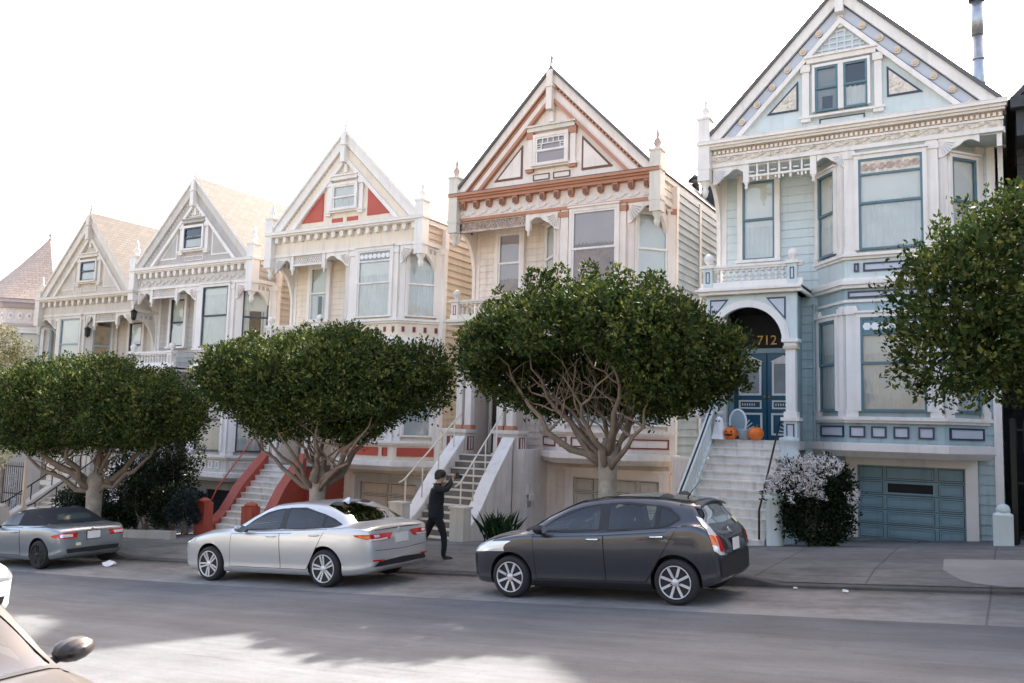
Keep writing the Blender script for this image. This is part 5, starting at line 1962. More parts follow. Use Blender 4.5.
        mb.tube([c_ + (a_ * math.cos(t) + b_ * math.sin(t)) * .18 for t in [2 * PI * q / 20 for q in range(21)]], .016, 'trim_black', 6, cap=False)
        obj('steering_wheel', mb, s.root)
    def wheels(s, spokes, m='alloy', rimr=.70, tw=.2, style='single'):
        r = s.r
        tm = MB()
        pr = [(r * .6, -tw / 2 + .02), (r * rimr + .01, -tw / 2 + .004), (r * .86, -tw / 2 - .004), (r * .96, -tw / 2 + .02), (r, -tw / 2 + .055), (r, tw / 2 - .055), (r * .96, tw / 2 - .02), (r * .6, tw / 2)]
        tm.lathe(pr, (0, 0, 0), 'tyre', 40, axis='y')
        tme = tm.mesh('wheel'); tm.fix(tme)
        rm = MB()
        R = r * rimr
        rm.lathe([(R * .97, -tw / 2 + .03), (R * .97, -tw / 2 - .004), (R * 1.02, -tw / 2 - .010), (R * 1.035, -tw / 2 + .004), (R * 1.0, -tw / 2 + .05)], (0, 0, 0), m, 40, axis='y')
        rm.lathe([(R * .98, -tw / 2 + .055), (.01, -tw / 2 + .05)], (0, 0, 0), 'trim_black', 24, axis='y')
        y0 = -tw / 2
        for i in range(spokes):
            a = 2 * PI * i / spokes
            offs = (0,) if style == 'single' else (-.10, .10)
            for o in offs:
                ca, sa = math.cos(a), math.sin(a)
                def pt(rad, wdt, y): return (rad * ca - wdt * sa, y, rad * sa + wdt * ca)
                w0, w1 = R * (.075 if style == 'single' else .055), R * (.085 if style == 'single' else .07)
                o0, o1 = o * R * .7, o * R * 1.5
                A = [pt(R * .16, o0 - w0, y0 + .012), pt(R * .16, o0 + w0, y0 + .012), pt(R * .98, o1 + w1, y0 + .002), pt(R * .98, o1 - w1, y0 + .002)]
                Bq = [(x, y + .035, z) for x, y, z in A]
                rm.prism(A, Bq, m)
        rm.lathe([(R * .24, y0 + .04), (R * .24, y0 + .008), (R * .17, y0 - .004), (.005, y0 - .006)], (0, 0, 0), m, 20, axis='y')
        for i in range(5):
            a = 2 * PI * (i + .5) / 5
            rm.lathe([(.012, y0 + .02), (.012, y0 + .004)], (R * .3 * math.cos(a), 0, R * .3 * math.sin(a)), 'trim_black', 6, axis='y')
        rme = rm.mesh('rim'); rm.fix(rme)
        for a in s.axle:
            for sg in (1, -1):
                w = obj('wheel', tme, s.root)
                w.location = (a, sg * (s.wid - tw / 2 + .005), r)
                w.rotation_euler = (0, .35 * a, PI if sg > 0 else 0)
                obj('rim', rme, w)
    def mirrors(s, x, y, z, m, sc=1.):
        for sg in (1, -1):
            mb = MB()
            k = 12
            prev = None
            for i, (t, q) in enumerate(((-.085, .25), (-.075, .7), (-.03, 1.), (.03, .93), (.075, .6), (.095, .15))):
                L = [(x + t * sc, sg * y + .115 * sc * q * math.cos(a) * (1 if True else 1), z + .072 * sc * q * math.sin(a) + .012 * math.cos(a) * sg) for a in [2 * PI * w / k for w in range(k)]]
                if prev: mb.prism(prev, L, m, cap=(i == 1 or i == 5), smooth=True)
                prev = L
            mb.tube([(x - .01, sg * (y - .24), z - .085), (x, sg * (y - .08), z - .035)], [.03, .025], 'trim_black', 8)
            mo = obj('mirror', mb, s.root)
            g = MB()
            g.prism([(x - .086, sg * y + .085 * sc * math.cos(a), z + .052 * sc * math.sin(a)) for a in [2 * PI * w / k for w in range(k)]],
                    [(x - .090 * sc, sg * y + .085 * sc * math.cos(a), z + .052 * sc * math.sin(a)) for a in [2 * PI * w / k for w in range(k)]], 'lamp_grey')
            obj('mirror_glass', g, mo)
    def plate(s, z, x=None, w=.31, h=.16, axis='B', band=False):
        hh, n = s.hit(axis, 0, z)
        sg = -1 if axis == 'B' else 1
        mb = MB()
        X = hh.x + sg * .004
        t = .012 * sg
        tilt = n.z * .1 * 0
        mb.prism([(X, -w / 2, z - h / 2), (X, w / 2, z - h / 2), (X, w / 2, z + h / 2), (X, -w / 2, z + h / 2)],
                 [(X + t, -w / 2, z - h / 2), (X + t, w / 2, z - h / 2), (X + t, w / 2, z + h / 2), (X + t, -w / 2, z + h / 2)], 'plate_white')
        mb.prism([(X - t * .5, -w / 2 - .015, z - h / 2 - .015), (X - t * .5, w / 2 + .015, z - h / 2 - .015), (X - t * .5, w / 2 + .015, z + h / 2 + .015), (X - t * .5, -w / 2 - .015, z + h / 2 + .015)],
                 [(X + t * .6, -w / 2 - .015, z - h / 2 - .015), (X + t * .6, w / 2 + .015, z - h / 2 - .015), (X + t * .6, w / 2 + .015, z + h / 2 + .015), (X + t * .6, -w / 2 - .015, z + h / 2 + .015)], 'chrome' if band else 'trim_black')
        return obj('number_plate', mb, s.root)
    def badge(s, axis, a, b, r, m='chrome'):
        h, n = s.hit(axis, a, b)
        mb = MB()
        sg = -1 if axis == 'B' else 1
        mb.lathe([(r, 0), (r * .9, .006)], (0, 0, 0), m, 16)
        me = mb.mesh('badge')
        me.transform(n.to_track_quat('Z', 'Y').to_matrix().to_4x4())
        o = obj('badge', me, s.root)
        o.location = h + n * .002
handle_mat = {'paint_charcoal': 'chrome', 'paint_silver': 'paint_silver'}
DN = PI     # facing down the street

# ---- dark grey hatchback
TH = [(2.13, .30, .50, .45, .50, .56, .45, .60, .36, .62, .63), (2.07, .22, .66, .45, .66, .61, .61, .66, .48, .69, .70), (1.90, .19, .77, .48, .76, .69, .70, .76, .55, .80, .82),
      (1.55, .18, .83, .54, .815, .80, .745, .86, .60, .90, .925), (1.10, .17, .845, .56, .835, .88, .77, .925, .63, .975, 1.0), (.60, .17, .845, .56, .84, .905, .79, .945, .68, 1.17, 1.225),
      (.10, .17, .845, .56, .84, .925, .79, .965, .625, 1.35, 1.40), (-.45, .17, .845, .56, .84, .945, .79, .985, .60, 1.395, 1.455), (-.95, .17, .845, .57, .84, .97, .785, 1.01, .585, 1.375, 1.44),
      (-1.38, .18, .843, .58, .832, 1.0, .77, 1.045, .575, 1.325, 1.395), (-1.62, .20, .835, .58, .82, 1.02, .745, 1.07, .575, 1.29, 1.36), (-1.70, .21, .83, .58, .81, 1.01, .73, 1.06, .585, 1.20, 1.27),
      (-1.80, .24, .815, .57, .79, .98, .71, 1.03, .60, 1.08, 1.11), (-1.92, .27, .785, .56, .765, .90, .70, .94, .58, .97, .99), (-2.00, .30, .74, .55, .72, .80, .66, .84, .55, .865, .88), (-2.05, .34, .64, .52, .62, .68, .57, .71, .47, .73, .74)]
TH = [((-1.0 + (t[0] + 1.0) * .82 if t[0] < -1 else t[0] - .10 * max(0, t[0] - 1.5) / .6),) + t[1:] for t in TH]
def hatchback():
    x = -5.14
    c = Car('hatchback_car', 'dark grey hatchback parked at the kerb in front of the tall branching tree', 'cars parked along the far kerb', TH, (1.265, -1.265), .305, .845, 'paint_charcoal', (x, 11.93, gz(x)), DN, cab={'lower': [(0.98, 0.72), (0.98, 0.99), (-1.4, 0.99), (-1.4, 0.72)], 'yl': 0.7, 'upper': [(0.86, 0.96), (0.12, 1.335), (-0.45, 1.385), (-1.2, 1.33), (-1.45, 1.2), (-1.45, 0.96)], 'yu': 0.55, 'side': [[(0.8, 0.965), (0.3, 0.972), (-0.2, 0.985), (-0.2, 1.342), (0.08, 1.3), (0.3, 1.235), (0.52, 1.135), (0.74, 1.01)], [(-0.3, 0.988), (-0.8, 1.0), (-1.02, 1.02), (-1.02, 1.305), (-0.6, 1.348), (-0.3, 1.345)], [(-1.05, 1.022), (-1.2, 1.05), (-1.33, 1.12), (-1.34, 1.15), (-1.2, 1.262), (-1.05, 1.302)]], 'top': [[(1.02, -0.72), (1.1, -0.4), (1.13, 0), (1.1, 0.4), (1.02, 0.72), (0.14, 0.55), (0.1, 0.3), (0.09, 0), (0.1, -0.3), (0.14, -0.55)]], 'ztop': 0.95, 'back': [[(-0.6, 1.06), (0.6, 1.06), (0.55, 1.25), (-0.55, 1.25)]], 'xback': -1.4})
    c.root.scale = (1, 1, .985)
    c.wheels(8, 'alloy', .70, .19)
    c.panes('window', [(.80, .965), (.3, .972), (-.20, .985)], [(.74, 1.01), (.52, 1.135), (.30, 1.235), (.08, 1.30), (-.20, 1.342)])
    c.panes('window', [(-.30, .988), (-.8, 1.0), (-1.02, 1.02)], [(-.30, 1.345), (-.6, 1.348), (-1.02, 1.305)])
    c.panes('quarter_window', [(-1.05, 1.022), (-1.2, 1.05), (-1.33, 1.12)], [(-1.05, 1.302), (-1.2, 1.262), (-1.34, 1.15)])
    c.cabin([(.10, .36, .5, .74), (.10, -.36, .5, .74), (-.78, 0, 1.2, .76)], (.62, .95, .70, .92, .70))
    c.sides('pillar_trim', [(-.21, .985), (-.29, .988)], [(-.21, 1.342), (-.29, 1.345)], 'trim_black', .006, 4, 8)
    c.sides('door', [(.83, .30), (-.25, .30)], [(.86, .93), (-.25, .955)], c.paint, .005, 22, 14, seam=True, handle=(-.10, .86))
    c.sides('door', [(-.265, .30), (-.84, .30)], [(-.265, .955), (-1.33, 1.02)], c.paint, .005, 22, 14, seam=True, handle=(-1.05, .90))
    c.sides('sill', [(.92, .175), (-.92, .175)], [(.9, .265), (-.9, .265)], 'trim_black', .008, 14, 3)
    c.patch('windscreen', 'T', [(1.02, -.72), (1.10, -.4), (1.13, 0), (1.10, .4), (1.02, .72)], [(.14, -.55), (.10, -.3), (.09, 0), (.10, .3), (.14, .55)], 'car_pane', .004, 18, 10)
    c.frit([(1.02, -.72), (1.10, -.4), (1.13, 0), (1.10, .4), (1.02, .72)], [(.14, -.55), (.10, -.3), (.09, 0), (.10, .3), (.14, .55)])
    c.patch('rear_window', 'B', [(-.62, 1.055), (0, 1.035), (.62, 1.055)], [(-.56, 1.265), (0, 1.285), (.56, 1.265)], 'car_pane', .005, 16, 6)
    c.patch('tailgate', 'B', [(-.52, .66), (0, .655), (.52, .66)], [(-.66, 1.03), (0, 1.0), (.66, 1.03)], 'paint_charcoal', .004, 14, 10)
    # roof spoiler
    mb = MB()
    A = [(-1.5, y, 1.43 - .30 * (y / .62) ** 2 * .28) for y in [-.6 + .1 * i for i in range(13)]]
    def strip(xa, za, xb, zb_): return [(xa, y, za - .085 * (y / .62) ** 2) for y in [-.6 + .1 * i for i in range(13)]], [(xb, y * .97, zb_ - .085 * (y / .62) ** 2) for y in [-.6 + .1 * i for i in range(13)]]
    a, b = strip(-1.32, 1.40, -1.60, 1.345)
    mb.prism(a + [(p[0], p[1], p[2] - .03) for p in a[::-1]], b + [(p[0], p[1], p[2] - .022) for p in b[::-1]], 'paint_charcoal', smooth=True)
    obj('spoiler', mb, c.root)
    # tall clear lamps with amber and red cores
    for s in (1, -1):
        ax = 'L' if s > 0 else 'R'
        cx = 'CL' if s > 0 else 'CR'
        l = c.patch('tail_lamp', cx, [(.02, .72), (.10, .66), (.24, .64)], [(-.06, 1.16), (.02, 1.12), (.06, 1.06)], 'lamp_clear', .010, 12, 16)
        c.patch('amber_lens', cx, [(.00, .80), (.09, .77)], [(-.02, .93), (.06, .90)], 'lamp_amber', .014, 6, 5, parent=l)
        c.patch('red_lens', cx, [(.12, .70), (.22, .68)], [(.09, .90), (.16, .89)], 'lamp_red', .014, 6, 5, parent=l)
        q = sorted([s * .62, s * .84])
        c.patch('headlamp', 'F', [(q[0], .63), (q[1], .68)], [(q[0], .72), (q[1], .83)], 'lamp_clear', .008, 10, 6)
        c.patch('headlamp', ax, [(2.02, .64), (1.62, .78)], [(1.95, .74), (1.52, .845)], 'lamp_clear', .008, 10, 5)
    c.patch('rear_bumper', 'B', [(-.66, .36), (0, .34), (.66, .36)], [(-.70, .60), (0, .645), (.70, .60)], 'trim_black', .012, 14, 8)
    c.patch('front_bumper', 'F', [(-.55, .27), (0, .26), (.55, .27)], [(-.6, .46), (0, .48), (.6, .46)], 'trim_black', .01, 14, 6)
    c.plate(.745)
    c.badge('B', 0, .93, .05)
    p = c.patch('sticker', 'B', [(-.60, .99), (-.48, .985)], [(-.59, 1.065), (-.47, 1.06)], 'sticker', .016, 4, 4)
    c.mirrors(.70, .93, 1.0, 'trim_black', .95)
    mb = MB()
    mb.tube([(-1.3, .2, 1.39), (-1.36, .2, 1.47), (-1.5, .2, 1.62)], [.012, .007, .003], 'trim_black', 6)
    obj('aerial', mb, c.root)
hatchback()

# ---- saloon shape, used for three cars
TS = [(2.38, .32, .55, .48, .55, .58, .50, .63, .40, .65, .66), (2.30, .22, .76, .5, .75, .65, .68, .70, .54, .73, .74), (2.02, .18, .87, .52, .86, .74, .785, .80, .62, .84, .86),
      (1.45, .17, .92, .55, .905, .85, .825, .90, .68, .945, .965), (.95, .17, .93, .56, .92, .895, .845, .94, .73, .99, 1.015), (.42, .17, .93, .56, .92, .915, .855, .955, .74, 1.19, 1.235),
      (-.10, .17, .93, .56, .92, .93, .855, .968, .67, 1.375, 1.425), (-.60, .17, .93, .56, .92, .945, .855, .98, .645, 1.405, 1.46), (-1.10, .17, .93, .57, .92, .96, .85, .998, .635, 1.375, 1.435),
      (-1.60, .18, .925, .58, .91, .98, .825, 1.015, .64, 1.24, 1.30), (-1.98, .20, .915, .58, .895, .985, .795, 1.025, .65, 1.065, 1.09), (-2.25, .23, .885, .58, .875, .97, .775, 1.01, .63, 1.035, 1.05),
      (-2.38, .26, .835, .57, .815, .945, .73, .985, .60, 1.015, 1.035), (-2.44, .29, .775, .56, .745, .86, .67, .91, .58, .94, .955), (-2.50, .34, .63, .54, .60, .74, .54, .78, .50, .80, .81)]
TS = [((-1.6 + (t[0] + 1.6) * .83 if t[0] < -1.6 else t[0] - .1 * max(0, t[0] - 1.45) / .9),) + t[1:] for t in TS]
def saloon(label, paintn, x, y, heading, group, spokes=10, rim='alloy', handles=True, name='saloon_car'):
    c = Car(name, label, group, TS, (1.395, -1.395), .325, .93, paintn, (x, y, gz(x) + (.05 if y < 10 else 0)), heading, cab={'lower': [(0.92, 0.72), (0.92, 0.985), (-1.7, 0.985), (-1.7, 0.72)], 'yl': 0.76, 'upper': [(0.78, 0.96), (-0.02, 1.355), (-0.6, 1.39), (-1.15, 1.36), (-1.78, 1.05), (-1.78, 0.96)], 'yu': 0.6, 'side': [[(0.62, 0.965), (0.2, 0.972), (-0.33, 0.985), (-0.33, 1.345), (-0.12, 1.315), (0.08, 1.26), (0.32, 1.15), (0.55, 1.02)], [(-0.42, 0.988), (-0.9, 1.0), (-1.28, 1.015), (-1.28, 1.235), (-0.8, 1.345), (-0.42, 1.35)], [(-1.31, 1.016), (-1.5, 1.035), (-1.66, 1.06), (-1.68, 1.075), (-1.5, 1.15), (-1.31, 1.225)]], 'top': [[(0.88, -0.8), (0.99, -0.45), (1.03, 0), (0.99, 0.45), (0.88, 0.8), (0.0, 0.62), (-0.07, 0.3), (-0.09, 0), (-0.07, -0.3), (0.0, -0.62)], [(-1.84, -0.66), (-1.89, -0.35), (-1.9, 0), (-1.89, 0.35), (-1.84, 0.66), (-1.22, 0.58), (-1.18, 0.3), (-1.17, 0), (-1.18, -0.3), (-1.22, -0.58)]], 'ztop': 0.972})
    c.root.scale = (1, 1, .96)
    c.wheels(spokes if spokes != 10 else 5, rim, .72, .215, 'double')
    c.panes('window', [(.62, .965), (.2, .972), (-.33, .985)], [(.55, 1.02), (.32, 1.15), (.08, 1.26), (-.12, 1.315), (-.33, 1.345)])
    c.panes('window', [(-.42, .988), (-.9, 1.0), (-1.28, 1.015)], [(-.42, 1.35), (-.8, 1.345), (-1.28, 1.235)])
    c.panes('quarter_window', [(-1.31, 1.016), (-1.5, 1.035), (-1.66, 1.06)], [(-1.31, 1.225), (-1.5, 1.15), (-1.68, 1.075)])
    c.cabin([(.0, .38, .52, .74), (.0, -.38, .52, .74), (-.95, 0, 1.25, .74)], (.50, .90, .70, .93, .72))
    c.sides('pillar_trim', [(-.34, .985), (-.41, .988)], [(-.34, 1.345), (-.41, 1.348)], 'trim_black', .006, 4, 8)
    c.sides('door', [(.88, .30), (-.375, .30)], [(.80, .935), (-.375, .955)], paintn, .005, 22, 14, seam=True, handle=(-.20, .86))
    c.sides('door', [(-.39, .30), (-.98, .30)], [(-.39, .955), (-1.42, .985)], paintn, .005, 22, 14, seam=True, handle=(-1.2, .89))
    c.patch('windscreen', 'T', [(.88, -.80), (.99, -.45), (1.03, 0), (.99, .45), (.88, .80)], [(.0, -.62), (-.07, -.3), (-.09, 0), (-.07, .3), (.0, .62)], 'car_pane', .004, 18, 10)
    c.frit([(.88, -.80), (.99, -.45), (1.03, 0), (.99, .45), (.88, .80)], [(.0, -.62), (-.07, -.3), (-.09, 0), (-.07, .3), (.0, .62)])
    c.patch('rear_window', 'T', [(-1.84, -.66), (-1.89, -.35), (-1.90, 0), (-1.89, .35), (-1.84, .66)], [(-1.22, -.58), (-1.18, -.3), (-1.17, 0), (-1.18, .3), (-1.22, .58)], 'car_pane', .005, 16, 8)
    for s in (1, -1):
        ax = 'L' if s > 0 else 'R'
        cx = 'CL' if s > 0 else 'CR'
        l = c.patch('tail_lamp', cx, [(-.16, .875), (.12, .79), (.40, .79), (.46, .80)], [(-.18, .905), (.06, .905), (.42, .905), (.52, .895)], 'lamp_red', .008, 30, 6)
        c.patch('amber_lens', cx, [(-.10, .865), (.07, .82)], [(-.10, .89), (.05, .875)], 'lamp_amber', .012, 8, 3, parent=l)
        c.patch('clear_lens', cx, [(.06, .797), (.40, .797)], [(.06, .822), (.40, .825)], 'lamp_clear', .012, 14, 2, parent=l)
        c.patch('clear_lens', cx, [(.16, .845), (.26, .845)], [(.14, .89), (.24, .89)], 'lamp_clear', .012, 6, 2, parent=l)
        q = sorted([s * .48, s * .78])
        c.patch('headlamp', 'F', [(q[0], .62), (q[1], .64)], [(q[0], .69), (q[1], .76)], 'lamp_grey', .008, 10, 5)
        c.patch('headlamp', ax, [(2.28, .62), (1.85, .74)], [(2.22, .72), (1.78, .80)], 'lamp_grey', .008, 10, 5)
        q = sorted([s * .5, s * .74])
        c.patch('reflector', 'B', [(q[0], .435), (q[1], .45)], [(q[0], .465), (q[1], .475)], 'lamp_red', .02, 6, 3)
    c.patch('rear_bumper', 'B', [(-.72, .36), (0, .35), (.72, .36)], [(-.62, .44), (0, .46), (.62, .44)], 'trim_black', .014, 14, 6)
    c.patch('boot_seam', 'B', [(-.7, .625), (0, .60), (.7, .625)], [(-.7, .633), (0, .608), (.7, .633)], 'seam', .006, 14, 1)
    c.patch('boot_seam', 'B', [(-.66, .955), (0, .968), (.66, .955)], [(-.66, .966), (0, .98), (.66, .966)], 'seam', .006, 14, 1)
    c.patch('grille', 'F', [(-.40, .52), (0, .51), (.40, .52)], [(-.46, .62), (0, .63), (.46, .62)], 'trim_black', .008, 12, 5)
    c.patch('front_bumper', 'F', [(-.6, .28), (0, .27), (.6, .28)], [(-.66, .42), (0, .43), (.66, .42)], 'trim_black', .008, 12, 5)
    c.plate(.80, band=True)
    c.badge('B', 0, .925, .055)
    c.badge('F', 0, .68, .05)
    c.mirrors(.48, 1.03, 1.0, paintn if paintn != 'paint_silver' else 'paint_bluegrey')
    if paintn == 'paint_silver':
        mb = MB()
        mb.prism([(-1.02, -.03, 1.43), (-1.2, -.03, 1.42), (-1.2, .03, 1.42), (-1.02, .03, 1.43)], [(-1.15, -.008, 1.5), (-1.2, -.008, 1.5), (-1.2, .008, 1.5), (-1.15, .008, 1.5)], 'paint_silver')
        obj('aerial', mb, c.root)
    return c
saloon('silver saloon parked beside the red stair walls', 'paint_silver', -11.42, 12.02, DN, 'cars parked along the far kerb')
saloon('white car cut by the left edge of the photo', 'paint_white', -13.95, 6.1, 0, None, name='white_car')
saloon('brown car in the bottom left corner showing only windscreen, bonnet and wing mirror', 'paint_taupe', -5.40, 2.27, -.2, None, name='brown_car')

# ---- small grey roadster with a black soft top
TR = [(2.0, .27, .52, .42, .52, .52, .47, .56, .38, .58, .59), (1.85, .2, .74, .44, .73, .62, .65, .67, .5, .70, .71), (1.25, .16, .85, .48, .84, .745, .745, .79, .55, .815, .825),
      (.62, .16, .857, .5, .847, .80, .765, .845, .62, .885, .905), (.26, .16, .857, .5, .85, .82, .775, .862, .68, 1.05, 1.085), (-.10, .16, .857, .5, .852, .83, .775, .87, .60, 1.18, 1.225),
      (-.55, .16, .86, .5, .856, .84, .775, .875, .58, 1.185, 1.24), (-.98, .16, .862, .51, .858, .85, .765, .885, .59, 1.07, 1.13), (-1.27, .17, .862, .52, .855, .85, .745, .895, .62, .925, .94),
      (-1.68, .2, .85, .52, .83, .835, .72, .875, .56, .90, .91), (-1.88, .25, .80, .52, .775, .79, .67, .83, .52, .85, .86), (-1.96, .29, .74, .51, .71, .72, .62, .765, .49, .785, .795), (-2.01, .33, .62, .5, .59, .64, .53, .67, .42, .685, .69)]
TR = [((-1.27 + (t[0] + 1.27) * .76 if t[0] < -1.27 else t[0]),) + t[1:] for t in TR]
def roadster():
    x = -19.33
    c = Car('roadster_car', 'grey roadster with black soft top and dark wheels at the far left kerb', 'cars parked along the far kerb', TR, (1.165, -1.165), .305, .86, 'paint_bluegrey', (x, 11.95, gz(x)), DN, cab={'lower': [(0.62, 0.54), (0.62, 0.87), (-0.95, 0.87), (-0.95, 0.54)], 'yl': 0.68, 'upper': [(0.48, 0.85), (0.05, 1.14), (-0.5, 1.16), (-0.9, 1.04), (-0.95, 0.85)], 'yu': 0.52, 'side': [[(0.44, 0.885), (0.1, 0.89), (-0.27, 0.895), (-0.26, 1.16), (-0.02, 1.15), (0.16, 1.08), (0.4, 0.93)]], 'top': [[(0.6, -0.68), (0.7, 0), (0.6, 0.68), (0.07, 0.58), (0.02, 0), (0.07, -0.58)]], 'ztop': 0.84})
    c.wheels(5, 'alloy_dark', .70, .2, 'double')
    for s, ax in ((1, 'L'), (-1, 'R')):
        c.patch('soft_top', ax, [(-.28, .90), (-.8, .905), (-1.22, .915)], [(-.26, 1.165), (-.6, 1.16), (-1.16, .99)], 'canvas', .010, 14, 8)
    c.patch('soft_top', 'T', [(-1.27, -.62), (-1.31, 0), (-1.27, .62)], [(.02, -.60), (-.02, 0), (.02, .60)], 'canvas', .012, 18, 18)
    c.patch('rear_window', 'B', [(-.42, .985), (.42, .985)], [(-.36, 1.11), (.36, 1.11)], 'car_glass', .02, 10, 6)
    c.panes('window', [(.44, .885), (.1, .89), (-.27, .895)], [(.40, .93), (.16, 1.08), (-.02, 1.15), (-.26, 1.16)])
    c.cabin([(-.25, .36, .5, .56), (-.25, -.36, .5, .56)], (.30, .62, .55, .83, .66))
    c.sides('door', [(.62, .28), (-.48, .28)], [(.62, .84), (-.48, .855)], 'paint_bluegrey', .005, 20, 12, seam=True, handle=(-.32, .77))
    c.patch('windscreen', 'T', [(.60, -.68), (.70, 0), (.60, .68)], [(.07, -.58), (.02, 0), (.07, .58)], 'car_pane', .004, 14, 8)
    c.frit([(.60, -.68), (.70, 0), (.60, .68)], [(.07, -.58), (.02, 0), (.07, .58)])
    for s in (1, -1):
        ax = 'L' if s > 0 else 'R'
        cx = 'CL' if s > 0 else 'CR'
        l = c.patch('tail_lamp', cx, [(-.10, .68), (.08, .64), (.36, .645)], [(-.12, .715), (.06, .755), (.36, .75)], 'lamp_red', .010, 22, 7)
        c.patch('clear_lens', cx, [(.06, .665), (.28, .67)], [(.05, .73), (.28, .725)], 'lamp_clear', .014, 10, 4, parent=l)
    c.patch('rear_bumper', 'B', [(-.60, .335), (0, .325), (.60, .335)], [(-.62, .42), (0, .43), (.62, .42)], 'trim_black', .012, 14, 5)
    c.plate(.68)
    c.badge('B', 0, .79, .04)
    h, n = c.hit('B', .50, .50)
    c.patch('reflector', 'B', [(.30, .475), (.42, .475)], [(.30, .54), (.42, .54)], 'sticker', .014, 4, 3)
    c.mirrors(.42, .95, .93, 'trim_black', .85)
roadster()
# ------------------------------------------------------------------ the photographer
mat('cloth_black', (.008, .008, .010), .9, var=.2, bump=.3, bs=40)
mat('cloth_navy', (.009, .010, .014), .9, var=.2, bump=.3, bs=40)
mat('skin', (.42, .25, .17), .5, var=.05)
mat('hair', (.010, .009, .009), .6, var=.2)
mat('shoe', (.012, .012, .013), .6)
mat('strap_grey', (.16, .16, .16), .7)

def skin_mesh(name, chains, sub=2):
    """chains: list of lists of (x,y,z,r); shared points merge"""
    V, E, Rr = [], [], []
    idx = {}
    for ch in chains:
        prev = None
        for x, y, z, r in ch:
            k = (round(x, 4), round(y, 4), round(z, 4))
            if k not in idx:
                idx[k] = len(V); V.append((x, y, z)); Rr.append(r)
            i = idx[k]
            if prev is not None and prev != i: E.append((prev, i))
            prev = i
    me = bpy.data.meshes.new(name)
    me.from_pydata(V, E, [])
    o = bpy.data.objects.new('tmp', me); COL.objects.link(o)
    m = o.modifiers.new('s', 'SKIN')
    me.skin_vertices[0].data[0].use_root = True
    for i, r in enumerate(Rr):
        a = r if hasattr(r, '__len__') else (r, r)
        me.skin_vertices[0].data[i].radius = a
    m.use_smooth_shade = True
    o.modifiers.new('d', 'SUBSURF').levels = sub
    bpy.context.view_layer.update()
    r_ = bpy.data.meshes.new_from_object(o.evaluated_get(bpy.context.evaluated_depsgraph_get()))
    bpy.data.objects.remove(o)
    return r_

def join(name, meshes):
    bm = bmesh.new()
    for m in meshes: bm.from_mesh(m)
    me = bpy.data.meshes.new(name)
    bm.to_mesh(me); bm.free()
    for p in me.polygons: p.use_smooth = True
    return me

